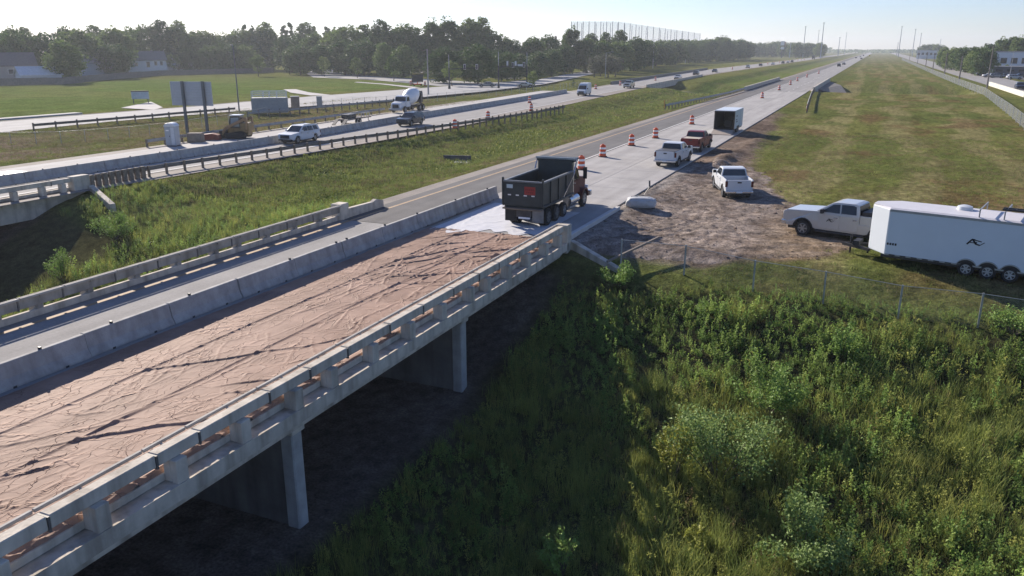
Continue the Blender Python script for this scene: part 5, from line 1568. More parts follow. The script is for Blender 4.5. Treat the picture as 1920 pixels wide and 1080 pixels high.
for y in (0.82, 0.32, -0.18, -0.66):
    mb = MB(); mb.box(xb0 - 0.10, xb0 - 0.094, y - 0.10, y + 0.10, 1.86, 1.93); mb.build('reflector', white_refl, tg)
mb = MB(); mb.box(xb0 - 0.25, xb0 + 0.2, -wy, wy, zf0 - 0.22, zf0 - 0.13); mb.build('rear_apron', mud, dt, bevel=0.02, seg=1)
for s in (-1, 1):
    mb = MB(); mb.box(-4.48, -4.45, s * 0.52, s * 1.22, 0.30, 1.05); mb.build('mud_flap', black_rub if s > 0 else mat('pale_flap', (0.22, 0.21, 0.20), 0.7, var=0.2), dt)
    mb = MB(); mb.box(-4.52, -4.46, s * 0.36, s * 0.50, 0.92, 1.04); mb.build('tail_light', lamp_r, dt)
mb = MB(); mb.box(-4.4, 4.1, -0.42, 0.42, 0.72, 1.08); mb.build('frame', dark_met, dt)
mb = MB(); mb.box(-4.55, -4.35, -0.48, 0.48, 0.55, 1.0); mb.build('rear_crossmember', dark_met, dt, bevel=0.03)
mb = MB(); mb.box(-4.62, -4.55, -0.42, 0.30, 0.50, 0.60); mb.build('tow_bar', lamp_w, dt)
for x in (-3.55, -2.18):
    for s in (-1, 1):
        for y in (1.06, 0.74): wheel(dt, x, s * y, 0.52, 0.27, rim=mat('dirty_rim', (0.16, 0.155, 0.15), 0.6, metal=0.3, var=0.2))
for s in (-1, 1): wheel(dt, -0.75, s * 1.02, 0.46, 0.27, rim=rim_m)
for s in (-1, 1): wheel(dt, 2.95, s * 1.04, 0.54, 0.30, rim=rim_m)
for s in (-1, 1):
    mb = MB(); mb.cyl((0.15, s * 0.98, 0.78), (1.75, s * 0.98, 0.78), 0.30, n=16); mb.build('fuel_tank', chrome, dt, smooth=True)
    mb = MB(); mb.box(0.15, 1.7, s * 0.78, s * 1.18, 0.36, 0.46); mb.build('step', steel, dt)
    mb = MB(); mb.cyl((0.72, s * 1.12, 0.9), (0.72, s * 1.12, 3.3), 0.09, n=10); mb.build('exhaust_stack', chrome, dt, smooth=True)
# cab
def gc(x, z): return float(1.04 - 0.10 * sstep((z - 1.9) / 1.0))
cabp = [(0.95, 1.05), (2.35, 1.05), (2.40, 1.95), (2.15, 2.62), (1.9, 2.74), (1.0, 2.78), (0.92, 2.6)]
mb = MB(); mb.prism(cabp, gc); mb.build('cab', maroon_paint, dt, bevel=0.06)
cross_pane(dt, 'windshield', cabp[2], cabp[3], gc, inset=0.10, lo=0.05, hi=0.92)
side_pane(dt, 'side_window', [(2.22, 1.98), (2.02, 2.55), (1.30, 2.60), (1.26, 1.98)], gc)
for s in (-1, 1):
    mb = MB(); mb.box(1.15, 2.3, s * 1.0, s * 1.055, 1.15, 1.94); d_ = mb.build('door', maroon_paint, dt, bevel=0.02)
    mb = MB(); mb.box(1.22, 1.42, s * 1.05, s * 1.08, 1.74, 1.80); mb.build('handle', chrome, d_)
mb = MB(); mb.prism([(2.38, 0.95), (4.35, 0.95), (4.45, 1.6), (4.2, 1.82), (2.38, 2.02)], lambda x, z: 0.80 - 0.10 * max(0, x - 3.6)); mb.build('hood', maroon_paint, dt, bevel=0.08, seg=3)
for s in (-1, 1):
    A = arch(2.95, 0.54, 0.74, 0.62, 12); B = arch(2.95, 0.54, 0.64, 0.62, 12); n = len(A)
    V = [(x, s * 1.24, z) for x, z in A + B] + [(x, s * 0.72, z) for x, z in A + B]; F = []
    for i in range(n - 1): F += [(i, i + 1, n + i + 1, n + i), (2 * n + i, 3 * n + i, 3 * n + i + 1, 2 * n + i + 1), (i, 2 * n + i, 2 * n + i + 1, i + 1), (n + i, n + i + 1, 3 * n + i + 1, 3 * n + i)]
    mb = MB(); mb.add(V, F); mb.build('front_fender', maroon_paint, dt, bevel=0.0)
    mb = MB(); mb.box(2.32, 2.42, s * 1.25, s * 1.50, 1.95, 2.70); mb.bar((2.3, s * 1.0, 2.62), (2.37, s * 1.38, 2.62), 0.04); mb.bar((2.3, s * 1.0, 2.05), (2.37, s * 1.38, 2.05), 0.04); mb.build('mirror', black_pl, dt, bevel=0.03)
mb = MB(); mb.box(4.3, 4.62, -1.15, 1.15, 0.52, 0.86); mb.build('front_bumper', chrome, dt, bevel=0.05)
mb = MB(); mb.box(4.38, 4.48, -0.62, 0.62, 0.95, 1.62); mb.build('grille', chrome, dt, bevel=0.03)
lamps(dt, 'headlight', lamp_w, 4.36, 0.66, 0.92, 1.0, 1.22, 0.07)

# ---------------------------------------------------------------- northbound side vehicles
D = -math.pi / 2
p = at(553, 268); suv('white full-size SUV passing the concrete barrier row', white_paint, (-58.3, 73.0, 0), D + 0.02, L=5.35, Hh=1.92)
suv('dark slate SUV beside the barrier row behind the white SUV', slate_paint, (-57.6, 95.9, 0), D + 0.05, L=5.0, Hh=1.78)
van('white high-roof van coming up the northbound road', white_paint, (-59.6, 175.0, 0), D + 0.09)
pickup('grey pickup following the white van on the northbound road', grey_paint, (-60.4, 214.5, 0), D + 0.07, lite=True, group='northbound traffic')

# skid loader
sk = thing('skid_loader', 'yellow compact track loader with lowered bucket on the closed lane', 'loader', (-67.4, 73.2, 0), math.pi + 0.35)
sk.scale = (1.2, 1.2, 1.22)
for s in (-1, 1):
    mb = MB(); mb.prism([(-1.0, 0.08), (0.75, 0.0), (1.1, 0.2), (1.0, 0.5), (-0.7, 0.75), (-1.15, 0.45)], 0.22); mb.v = [(x, y + s * 0.72, z) for x, y, z in mb.v]; mb.build('track', black_rub, sk, bevel=0.08)
mb = MB(); mb.box(-1.25, 0.8, -0.5, 0.5, 0.3, 1.05); mb.build('chassis', cat_yellow, sk, bevel=0.05)
mb = MB(); mb.box(-1.4, -0.6, -0.75, 0.75, 0.7, 1.5); mb.build('engine_cover', cat_yellow, sk, bevel=0.08)
mb = MB(); mb.prism([(-0.55, 1.0), (0.62, 1.0), (0.60, 1.6), (0.45, 2.12), (-0.50, 2.15)], lambda x, z: 0.55 - 0.05 * (z - 1)); mb.build('cab', black_paint, sk, bevel=0.05)
side_pane(sk, 'cab_window', [(0.45, 1.15), (0.38, 1.95), (-0.38, 1.98), (-0.40, 1.15)], lambda x, z: 0.55 - 0.05 * (z - 1), m=mat('pale_cab_glass', (0.20, 0.24, 0.26), 0.1, var=0))
for s in (-1, 1):
    mb = MB(); mb.bar((-1.25, s * 0.72, 1.95), (0.9, s * 0.72, 1.0), 0.14, 0.26); mb.bar((0.9, s * 0.72, 1.0), (1.35, s * 0.72, 0.4), 0.14, 0.24); mb.bar((-1.2, s * 0.72, 0.9), (-1.25, s * 0.72, 1.98), 0.14, 0.3); mb.build('lift_arm', mat('machine_tan', (0.27, 0.17, 0.09), 0.55, var=0.2), sk, bevel=0.02, seg=1)
mb = MB(); mb.prism([(1.3, 0.05), (2.3, 0.04), (2.32, 0.09), (1.5, 0.2), (1.45, 0.75), (1.25, 0.8)], 0.98); mb.build('bucket', dark_met, sk, bevel=0.02, seg=1)
mb = MB(); mb.box(-0.55, 0.5, -0.58, 0.58, 2.15, 2.22); mb.build('roof', white_paint, sk, bevel=0.02, seg=1)
t = thing('steel_tank', 'rust red steel form lying beside the track loader bucket', 'steel form', at(396, 262), 0.4)
mb = MB(); mb.prism([(-1.1, 0.0), (1.1, 0.0), (1.0, 0.55), (0.3, 0.75), (-1.0, 0.6)], 0.5); mb.build('shell', rust_red, t, bevel=0.08)
mb = MB(); mb.box(-1.15, -1.05, -0.52, 0.52, 0.0, 0.68); mb.build('flange', rust_red, t)
t = thing('crate', 'grey crate beside the rust red form near the portable toilet', 'crate', at(368, 266), 0.4)
mb = MB(); mb.box(-0.8, 0.8, -0.5, 0.5, 0.1, 1.0); mb.build('body', wood_gr, t, bevel=0.02, seg=1); mb = MB(); mb.box(-0.85, 0.85, -0.55, 0.55, 0.0, 0.1); mb.build('pallet', wood_post, t)

# equipment trailer
et = thing('flatbed_trailer', 'low equipment trailer with loaded frames behind the barrier row', 'trailer', (-66.6, 95.4, 0), U + 0.10)
mb = MB(); mb.box(-3.2, 3.2, -1.1, 1.1, 0.62, 0.78); mb.build('deck', wood_gr, et)
for x in (-1.2, -0.3):
    for s in (-1, 1): wheel(et, x, s * 1.15, 0.36, 0.22)
for s in (-1, 1):
    mb = MB(); mb.box(-1.7, 0.2, s * 1.03, s * 1.3, 0.78, 0.86); mb.build('fender', dark_met, et)
    mb = MB(); mb.bar((-3.2, s * 0.7, 0.78), (-4.4, s * 0.7, 0.1), 0.5, 0.08); mb.build('ramp', dark_met, et)
mb = MB()
for x in (0.6, 1.4, 2.2, 3.0):
    mb.bar((x, -0.9, 0.78), (x, -0.9, 1.35), 0.08); mb.bar((x, 0.9, 0.78), (x, 0.9, 1.35), 0.08)
mb.bar((0.6, -0.9, 1.35), (3.0, -0.9, 1.35), 0.08); mb.bar((0.6, 0.9, 1.35), (3.0, 0.9, 1.35), 0.08); mb.build('load_frame', steel, et)
mb = MB(); mb.box(-2.4, -0.2, -0.6, 0.6, 0.80, 1.35); mb.build('load', dark_met, et, bevel=0.1)
mb = MB(); mb.bar((3.2, -0.6, 0.6), (4.5, 0, 0.55), 0.1); mb.bar((3.2, 0.6, 0.6), (4.5, 0, 0.55), 0.1); mb.cyl((4.3, 0, 0), (4.3, 0, 0.8), 0.05, n=8); mb.build('tongue', black_pl, et)

# white concrete mixer
mx_ = thing('mixer_truck', 'white concrete mixer truck parked behind the barrier row', 'mixer truck', (-71.0, 117.5, 0), D + 0.08)
def gm_(x, z): return float(1.08 - 0.10 * sstep((z - 1.9) / 1.0))
cp = [(1.1, 0.9), (2.7, 0.9), (2.75, 1.75), (2.45, 2.55), (2.2, 2.68), (1.2, 2.70)]
mb = MB(); mb.prism(cp, gm_); mb.build('cab', white_paint, mx_, bevel=0.06)
cross_pane(mx_, 'windshield', cp[2], cp[3], gm_, inset=0.10, lo=0.05, hi=0.92)
side_pane(mx_, 'side_window', [(2.5, 1.80), (2.3, 2.45), (1.5, 2.48), (1.45, 1.80)], gm_)
mb = MB(); mb.prism([(2.7, 0.75), (4.4, 0.75), (4.5, 1.35), (4.2, 1.62), (2.7, 1.85)], lambda x, z: 1.0 - 0.14 * max(0, x - 3.4)); mb.build('hood', white_paint, mx_, bevel=0.12, seg=3)
mb = MB(); mb.box(4.38, 4.54, -0.55, 0.55, 0.85, 1.4); mb.build('grille', black_pl, mx_, bevel=0.04)
mb = MB(); mb.box(4.3, 4.7, -1.15, 1.15, 0.45, 0.78); mb.build('front_bumper', steel, mx_, bevel=0.05)
lamps(mx_, 'headlight', lamp_w, 4.36, 0.66, 0.95, 0.95, 1.15, 0.07)
for s in (-1, 1):
    wheel(mx_, 3.2, s * 1.05, 0.53, 0.30); wheel(mx_, -2.2, s * 1.0, 0.52, 0.5); wheel(mx_, -3.5, s * 1.0, 0.52, 0.5)
mirror(mx_, 2.5, 1.15, 1.85, black_pl)
mb = MB(); mb.box(-4.2, 4.2, -0.45, 0.45, 0.65, 1.05); mb.build('frame', dark_met, mx_)
ax = Vector((-0.96, 0, 0.24)).normalized()
mb = MB(); mb.lathe((0.75, 0, 1.95), ax, [(0, 0.45), (0.25, 0.85), (1.3, 1.22), (2.4, 1.25), (3.5, 0.95), (4.3, 0.55), (4.4, 0.5)], 20); mb.build('drum', tank_white, mx_, smooth=True)
mb = MB(); mb.box(-4.4, -3.7, -0.7, 0.7, 1.3, 2.9); mb.build('rear_tower', dark_met, mx_, bevel=0.04)
mb = MB(); mb.bar((-4.3, 0, 1.5), (-5.0, 0.1, 0.9), 0.5, 0.12); mb.bar((-4.4, -0.4, 2.9), (-4.4, 0.4, 2.9), 0.9, 0.5); mb.build('chute', dark_met, mx_)
mb = MB(); mb.cyl((0.85, -0.8, 1.0), (0.85, -0.8, 2.1), 0.35, n=14); mb.build('water_tank', white_paint, mx_, smooth=True)

# far traffic
far_cars = [(1271, 148.5, 'white', 'white sedan leading the cars over the distant northbound bridge', 'car'), (1305, 141, 'black', 'black SUV just behind the white sedan on the distant bridge', 'suv'), (1340, 135.5, 'black', 'dark car third in the line on the distant northbound bridge', 'car'), (1402, 127.5, 'white', 'white SUV at the head of the far line of northbound cars', 'suv'), (1426, 124, 'black', 'first dark car behind the far white SUV', 'car'), (1449, 121.5, 'white', 'pale car behind the first dark car in the far line', 'car'), (1468, 119.5, 'black', 'second dark car of the far northbound line', 'suv'), (1477, 118.3, 'white', 'small white car between two dark cars in the far line', 'car'), (1485, 117.2, 'black', 'last dark car of the far northbound line', 'suv'),
            (1475, 116, None, '', '')]
pm_ = {'white': white_paint, 'black': black_paint, 'grey': grey_paint, 'red': red_paint, 'silver': silver_paint}
for px, py, c, lb, st in far_cars[:9]:
    p = at(px, py); suv(lb, pm_[c], p, D + 0.03, group='far northbound traffic', cat='car' if st == 'car' else 'SUV', name='car' if st == 'car' else 'sport_utility_vehicle', L=4.8, Hh=1.48 if st == 'car' else 1.8, lite=True, style=st)
sbf = [(1573, 125, 'black', 'dark SUV heading away alone on the southbound road', 'suv', 5.0), (1582, 121.5, 'grey', 'grey car just beyond the lone dark SUV', 'car', 4.8), (1605, 109.5, 'black', 'nearest dark car of the far southbound cluster', 'car', 4.8), (1613, 107.5, 'grey', 'middle grey car of the far southbound cluster', 'car', 4.8), (1619, 105.2, 'black', 'farthest dark SUV of the far southbound cluster', 'suv', 5.0), (1615, 111.2, 'black', 'dark car at the right edge of the far southbound cluster', 'car', 4.8)]
for px, py, c, lb, st, L_ in sbf:
    p = at(px, py); suv(lb, pm_[c], p, U, group='far southbound traffic', cat='car' if st == 'car' else 'SUV', name='car' if st == 'car' else 'sport_utility_vehicle', L=L_, Hh=1.5 if st == 'car' else 1.85, lite=True, style=st)
suv('grey sedan crossing the intersection below the trees', grey_paint, at(913, 163.5), 0.45 + math.pi, name='car', cat='car', L=4.9, Hh=1.5, lite=True, style='car')
suv('dark blue SUV on the right frontage road behind the white parapet', mat('navy_paint', (0.03, 0.035, 0.07), 0.3, var=0.04, coat=0.5), (34.5, 247, 0), D, L=5.0, Hh=1.85, lite=True)
suv('light car parked beyond the lone tree near the intersection', silver_paint, at(985, 164), 0.3, name='car', cat='car', L=4.6, Hh=1.45, lite=True, style='car')
suv('distant dark car on the ramp below the tall pylon sign', black_paint, at(1483, 102.2), 0.3, name='car', cat='car', L=4.8, Hh=1.5, lite=True, style='car')
suv('dark car far down the right frontage road', black_paint, (37, 465, 0), D, name='car', cat='car', L=4.8, Hh=1.5, lite=True, style='car')
bt2 = thing('semi_truck', 'dark semi truck far away at the end of the drum line', 'truck', at(1525, 111.2), D)
mb = MB(); mb.box(-6, 2, -1.25, 1.25, 1.0, 3.9); mb.build('box', dark_met, bt2, bevel=0.05); mb = MB(); mb.box(2.3, 5.2, -1.2, 1.2, 0.8, 3.2); mb.build('cab', black_paint, bt2, bevel=0.15)
for x in (-5, -3.8, 1, 4.4):
    for s in (-1, 1): wheel(bt2, x, s, 0.52, 0.3)
for k, (px, py, c) in enumerate([(1785, 128.5, 'black'), (1800, 132, 'white'), (1815, 135.5, 'grey'), (1829, 139, 'silver'), (1842, 142, 'black'), (1855, 145, 'white'), (1868, 146, 'grey'), (1886, 146, 'black'), (1901, 149, 'silver'), (1914, 146, 'black')]):
    suv(f'{nth(k)} parked car from the left in the right-hand lot under the trees', pm_[c], at(px, py), 0.1 + 0.2 * random.random(), 'cars parked in the right-hand lot', name='car', cat='car', L=4.8, Hh=1.5 if k % 2 else 1.75, lite=True, style='car' if k % 2 else 'suv')
# ---------------------------------------------------------------- houses and buildings
def house(label, loc, rz, w, d, h, roofh, wallc, roofc, wins=(), name='house', cat='house', doors=()):
    t = thing(name, label, cat, loc, rz)
    wm = mat('siding_%d' % int(wallc[0] * 1000 + wallc[2] * 77), wallc, 0.7, var=0.05); rm = mat('roof_%d' % int(roofc[0] * 1000), roofc, 0.9, var=0.15, vscale=2)
    mb = MB(); mb.box(-w / 2, w / 2, -d / 2, d / 2, -0.2, h); mb.add([(-w / 2, -d / 2, h), (-w / 2, d / 2, h), (-w / 2, 0, h + roofh * 0.93), (w / 2, -d / 2, h), (w / 2, d / 2, h), (w / 2, 0, h + roofh * 0.93)], [(0, 2, 1), (3, 4, 5)]); mb.build('wall', wm, t)
    mb = MB(); o_ = 0.5
    sl = roofh / (d / 2)
    for s in (-1, 1):
        mb.add([(-w / 2 - o_, s * (d / 2 + o_), h - sl * o_), (w / 2 + o_, s * (d / 2 + o_), h - sl * o_), (w / 2 + o_, 0, h + roofh), (-w / 2 - o_, 0, h + roofh), (-w / 2 - o_, s * (d / 2 + o_), h - sl * o_ + 0.2), (w / 2 + o_, s * (d / 2 + o_), h - sl * o_ + 0.2), (w / 2 + o_, 0, h + roofh + 0.2), (-w / 2 - o_, 0, h + roofh + 0.2)], [(0, 1, 2, 3), (4, 7, 6, 5), (0, 4, 5, 1), (0, 3, 7, 4), (1, 5, 6, 2)])
    mb.build('roof', rm, t)
    for (x, z, ww, hh) in wins:
        mb = MB(); mb.box(x - ww / 2, x + ww / 2, -d / 2 - 0.03, -d / 2 - 0.003, z, z + hh); wd = mb.build('window', glass, t)
        mb = MB()
        for a in ((x - ww / 2 - 0.1, x - ww / 2, z - 0.1, z + hh + 0.1), (x + ww / 2, x + ww / 2 + 0.1, z - 0.1, z + hh + 0.1), (x - ww / 2, x + ww / 2, z - 0.1, z), (x - ww / 2, x + ww / 2, z + hh, z + hh + 0.1)): mb.box(a[0], a[1], -d / 2 - 0.06, -d / 2 - 0.002, a[2], a[3])
        mb.build('frame', white_paint, wd)
    return t


def face_cam(x, y):
    return math.atan2(y, x) + math.pi / 2 + math.pi


def hp(px, D):
    d = C_F * FPX + C_R * (px - 960) + C_U * 448
    d = d / math.hypot(d[0], d[1])
    return (d[0] * D, d[1] * D, 0)


fc = lambda x, y, o=0.0: math.atan2(-y, -x) + math.pi / 2 + o
house('large tan house with a brown roof at the far left edge', hp(10, 304), fc(*hp(10, 304)[:2], 0.1), 14, 11, 5.2, 3.6, (0.30, 0.28, 0.27), (0.16, 0.13, 0.12), [(-4, 2.6, 1.5, 1.5), (0, 2.6, 1.5, 1.4), (4, 2.6, 1.4, 1.4)])
house('small white garage roof peeking over the fence left of the big tree', hp(64, 291), fc(*hp(64, 291)[:2], 0.2), 11, 8, 2.6, 2.2, (0.52, 0.54, 0.56), (0.55, 0.57, 0.60), [])
house('grey blue house half hidden between the big trees on the left', hp(163, 335), fc(*hp(163, 335)[:2], 0.2), 14, 10, 5.4, 2.8, (0.30, 0.34, 0.38), (0.19, 0.19, 0.21), [(-3, 3, 1.4, 1.3), (3, 3, 1.4, 1.3)])
house('white two-storey house with three dark windows behind the fence', hp(268, 374), fc(*hp(268, 374)[:2], 0.15), 15, 10, 5.8, 3.2, (0.60, 0.62, 0.62), (0.17, 0.155, 0.15), [(0.5, 2.9, 1.3, 2.2), (3.4, 3.6, 1.0, 1.6), (5.6, 3.6, 1.0, 1.6), (-4, 3.4, 1.2, 1.4)])
house('pale roofed house behind the white two-storey house', hp(296, 400), fc(*hp(296, 400)[:2], 0.5), 14, 10, 6.2, 3.4, (0.58, 0.58, 0.58), (0.42, 0.42, 0.43), [(2, 3.5, 1.2, 1.4)])
house('low white shed beside the fence right of the white house', hp(340, 388), fc(*hp(340, 388)[:2], 0), 12, 6, 3.0, 1.2, (0.62, 0.60, 0.58), (0.45, 0.42, 0.40), [(-2, 1.2, 1.2, 1.0)], name='shed', cat='shed')
def block(label, loc, rz, w, d, h, col, name='commercial_building', wins=()):
    t = thing(name, label, 'building', loc, rz)
    m_ = mat('block_%d' % int(sum(col) * 1000), col, 0.6, var=0.04)
    mb = MB(); mb.box(-w / 2, w / 2, -d / 2, d / 2, -0.2, h); mb.build('wall', m_, t)
    mb = MB(); mb.box(-w / 2 - 0.2, w / 2 + 0.2, -d / 2 - 0.2, d / 2 + 0.2, h, h + 0.35); mb.build('roof', mat('flat_roof', (0.25, 0.25, 0.26), 0.9), t)
    for i in range(int(w / 4)):
        x = -w / 2 + 2 + i * 4
        mb = MB(); mb.box(x - 1.2, x + 1.2, -d / 2 - 0.05, -d / 2 - 0.003, h * 0.45, h * 0.72); mb.build('window', glass, t)
    return t
block('bright white building at the right edge above the parked cars', hp(1928, 436), fc(*hp(1928, 436)[:2], 0.05), 30, 22, 8.7, (0.72, 0.72, 0.70))
block('low dark shop front under the white building at the right edge', hp(1912, 392), fc(*hp(1912, 392)[:2], 0.05), 16, 8, 3.0, (0.10, 0.10, 0.11))
block('long pale warehouse in the distance beyond the right frontage road', hp(1750, 1000), fc(*hp(1750, 1000)[:2], -0.12), 30, 8, 8.6, (0.55, 0.56, 0.56), name='warehouse')
block('low motel-like building at the end of the far treeline', (-165, 980, 0), fc(-165, 980, 0.2), 30, 14, 8, (0.26, 0.27, 0.30))
t = thing('pylon_sign', 'tall roadside pylon sign with two white panels and a red edge far away', 'sign', at(1465, 108.5), fc(-100, 900))
hD = math.hypot(t.location.x, t.location.y)
zs_ = lambda yp: 10 + (92 - yp) * hD / FPX
mb = MB(); mb.box(-0.5, 0.5, -0.4, 0.4, 0, zs_(94)); mb.build('post', dark_met, t)
wpx = hD / FPX
mb = MB(); mb.box(-3.2 * wpx, 3.6 * wpx, -0.6, -0.41, zs_(86), zs_(79)); mb.build('upper_panel', white_refl, t)
mb = MB(); mb.box(-2.6 * wpx, 3.0 * wpx, -0.6, -0.41, zs_(92.5), zs_(88.5)); mb.build('lower_panel', white_refl, t)
mb = MB(); mb.box(3.0 * wpx, 4.6 * wpx, -0.7, -0.61, zs_(88), zs_(80)); mb.build('red_edge', rust_red, t)
# far overpass band at the horizon and right frontage bridge parapet
t = thing('bridge_parapet', 'cream concrete parapet of the frontage bridge at the right edge', 'parapet', (29.9, 205, 0), 0)
mb = MB(); mb.box(-0.25, 0.25, 0, 62, 0.05, 1.15); mb.build('wall', mat('cream_concrete', (0.56, 0.54, 0.46), 0.8, var=0.06), t, bevel=0.03, seg=1)
mb = MB(); mb.box(0.25, 1.0, 8, 56, -1.3, -0.3); mb.build('girder', mat('cream_concrete', (0.56, 0.54, 0.46), 0.8), t)
mb = MB(); mb.box(-0.9, -0.26, 20, 50, -0.75, -0.25); mb.build('ledge', MATS['cream_concrete'], t, bevel=0.03, seg=1)
t = thing('road_marker', 'yellow warning sign at the right shoulder far down the road', 'sign', at(1630, 108.5), 0)
mb = MB(); mb.cyl((0, 0, 0), (0, 0, 3), 0.08, n=6); mb.build('post', steel, t)
mb = MB(); mb.add([(-1.1, -0.1, 2.6), (0, -0.1, 3.7), (1.1, -0.1, 2.6), (0, -0.1, 1.5), (-1.1, -0.06, 2.6), (0, -0.06, 3.7), (1.1, -0.06, 2.6), (0, -0.06, 1.5)], [(0, 1, 2, 3), (7, 6, 5, 4), (0, 4, 5, 1), (1, 5, 6, 2), (2, 6, 7, 3), (3, 7, 4, 0)]); mb.build('panel', mat('sign_yellow', (0.55, 0.40, 0.02), 0.5), t)

# ---------------------------------------------------------------- trees
leaf_dk = mat('leaf_dark', (0.080, 0.135, 0.042), 0.65, spec=0.2, var=0.3, vscale=0.5, objvar=0.28, trans=0.25)
leaf_md = mat('leaf_mid', (0.125, 0.185, 0.055), 0.65, spec=0.2, var=0.3, vscale=0.6, objvar=0.25, trans=0.3)
leaf_gr = mat('leaf_silver', (0.115, 0.125, 0.085), 0.7, spec=0.2, var=0.25, vscale=0.6, objvar=0.15, trans=0.25)
needle = mat('needle_dark', (0.030, 0.050, 0.028), 0.7, spec=0.15, var=0.3, vscale=0.8, objvar=0.2)
bark = mat('bark', (0.10, 0.082, 0.066), 0.95, var=0.3, vscale=4)


def leaf_quads(C, size, nrm_bias, r, fold=0.25):
    """bent leaf-clump faces at centres C"""
    n = len(C)
    d = r.normal(size=(n, 3)); d[:, 2] = np.abs(d[:, 2]) * 0.7 + nrm_bias
    d /= np.linalg.norm(d, axis=1, keepdims=True)
    a = np.cross(d, r.normal(size=(n, 3))); a /= np.linalg.norm(a, axis=1, keepdims=True) + 1e-9
    b_ = np.cross(d, a)
    s = (size * r.uniform(0.6, 1.35, n))[:, None]
    V = np.stack([C - a * s, C - b_ * s * 0.55 + d * s * fold * 0.3, C + a * s, C + b_ * s * 0.55 + d * s * fold * 0.3], 1)
    V[:, 0] -= d * s * fold; V[:, 2] -= d * s * fold
    F = np.arange(4 * n).reshape(n, 4)
    return V.reshape(-1, 3), F


def np_mesh(name, V, F, m, smooth=False):
    me = bpy.data.meshes.new(name)
    me.vertices.add(len(V)); me.vertices.foreach_set('co', np.asarray(V, float).reshape(-1))
    me.loops.add(F.size); me.loops.foreach_set('vertex_index', F.reshape(-1).astype(np.int32))
    me.polygons.add(len(F)); me.polygons.foreach_set('loop_start', np.arange(0, F.size, F.shape[1], dtype=np.int32))
    me.update(calc_edges=True); me.validate()
    me.materials.append(m)
    return me


def crown(seed, h, w, z0, n_cl, per, size, m, taper=0.0, lobes=0.5):
    r = np.random.default_rng(seed)
    C = []
    hh = (h - z0) / 2; zc = z0 + hh
    for _ in range(n_cl):
        u = r.normal(size=3); u /= np.linalg.norm(u)
        q = r.uniform(0.45, 1.0) ** 0.6
        sc_ = 1 - taper * (u[2] * q * 0.5 + 0.5)
        c = np.array([u[0] * w / 2 * q * sc_, u[1] * w / 2 * q * sc_, zc + u[2] * hh * q])
        rad = w * r.uniform(0.10, 0.20) * (0.6 + 0.4 * sc_)
        k = int(per * r.uniform(0.6, 1.4))
        v = r.normal(size=(k, 3)); v /= np.linalg.norm(v, axis=1, keepdims=True)
        v *= (r.uniform(0.3, 1.0, (k, 1)) ** 0.5) * rad * np.array([1, 1, 0.8])
        C.append(c + v)
    C = np.concatenate(C)
    V, F = leaf_quads(C, size, 0.35, r)
    return np_mesh('crown', V, F, m)


def spruce(seed, h, w, m):
    r = np.random.default_rng(seed); n = 1500
    f = r.uniform(0, 1, n) ** 0.8
    a = r.uniform(0, 2 * math.pi, n)
    rr_ = (1 - f) * w / 2 * (0.75 + 0.35 * np.sin(f * 40)) * r.uniform(0.35, 1.0, n) ** 0.5
    C = np.stack([rr_ * np.cos(a), rr_ * np.sin(a), 0.8 + f * (h - 0.8)], 1)
    V, F = leaf_quads(C, 0.36, 0.1, r)
    return np_mesh('crown', V, F, m)


def trunk_mesh(seed, h, r0, limbs=6):
    r = np.random.default_rng(seed)
    mb = MB(); p = Vector((0, 0, -0.3)); n = 5
    top = Vector((r.normal() * 0.3, r.normal() * 0.3, h * 0.75))
    prev = p; pr = r0
    pts = [p]
    for i in range(1, n + 1):
        f = i / n
        q = p.lerp(top, f) + Vector((r.normal() * 0.15, r.normal() * 0.15, 0)) * (1 if i < n else 0)
        nr = r0 * (1 - 0.75 * f)
        mb.cyl(prev, q, pr, nr, n=7, cap=False); prev = q; pr = nr; pts.append(q)
    for i in range(limbs):
        k = 2 + i % 3; a = r.uniform(0, 6.28)
        b0 = pts[k]; b1 = b0 + Vector((math.cos(a) * h * 0.22, math.sin(a) * h * 0.22, h * r.uniform(0.12, 0.25)))
        mb.cyl(b0, b1, r0 * 0.35, r0 * 0.10, n=5, cap=False)
    return mb.mesh('trunk', bark, smooth=True)


TT = {'broad': [], 'tall': [], 'poplar': [], 'spruce': [], 'small': [], 'silver': []}
for i in range(4): TT['broad'].append((crown(10 + i, 15, 13.5 + i % 2 * 2, 0.9, 105, 46, 0.50, (leaf_md, leaf_dk)[i % 2], 0.15), trunk_mesh(10 + i, 12, 0.4), 15.0))
for i in range(3): TT['tall'].append((crown(30 + i, 21, 12.5, 1.6, 115, 46, 0.50, (leaf_md, leaf_dk)[i % 2], 0.35), trunk_mesh(30 + i, 18, 0.45), 21.0))
for i in range(3): TT['poplar'].append((crown(50 + i, 20, 5.2, 1.0, 60, 40, 0.42, leaf_dk, 0.55), trunk_mesh(50 + i, 17, 0.25, 2), 20.0))
for i in range(2): TT['spruce'].append((spruce(60 + i, 13, 6, needle), trunk_mesh(60 + i, 10, 0.25, 0), 13.0))
for i in range(2): TT['small'].append((crown(70 + i, 6, 4.6, 1.7, 34, 30, 0.24, leaf_md, 0.3), trunk_mesh(70 + i, 4.4, 0.13, 5), 6.0))
for i in range(2): TT['silver'].append((crown(80 + i, 9, 8, 1.8, 44, 34, 0.34, leaf_gr, 0.1), trunk_mesh(80 + i, 7, 0.28), 9.0))
KIND = {'broad': 'broad leafy tree', 'tall': 'tall cottonwood tree', 'poplar': 'slim poplar tree', 'spruce': 'dark spruce tree', 'small': 'small young tree', 'silver': 'silvery green tree'}
TREES = []


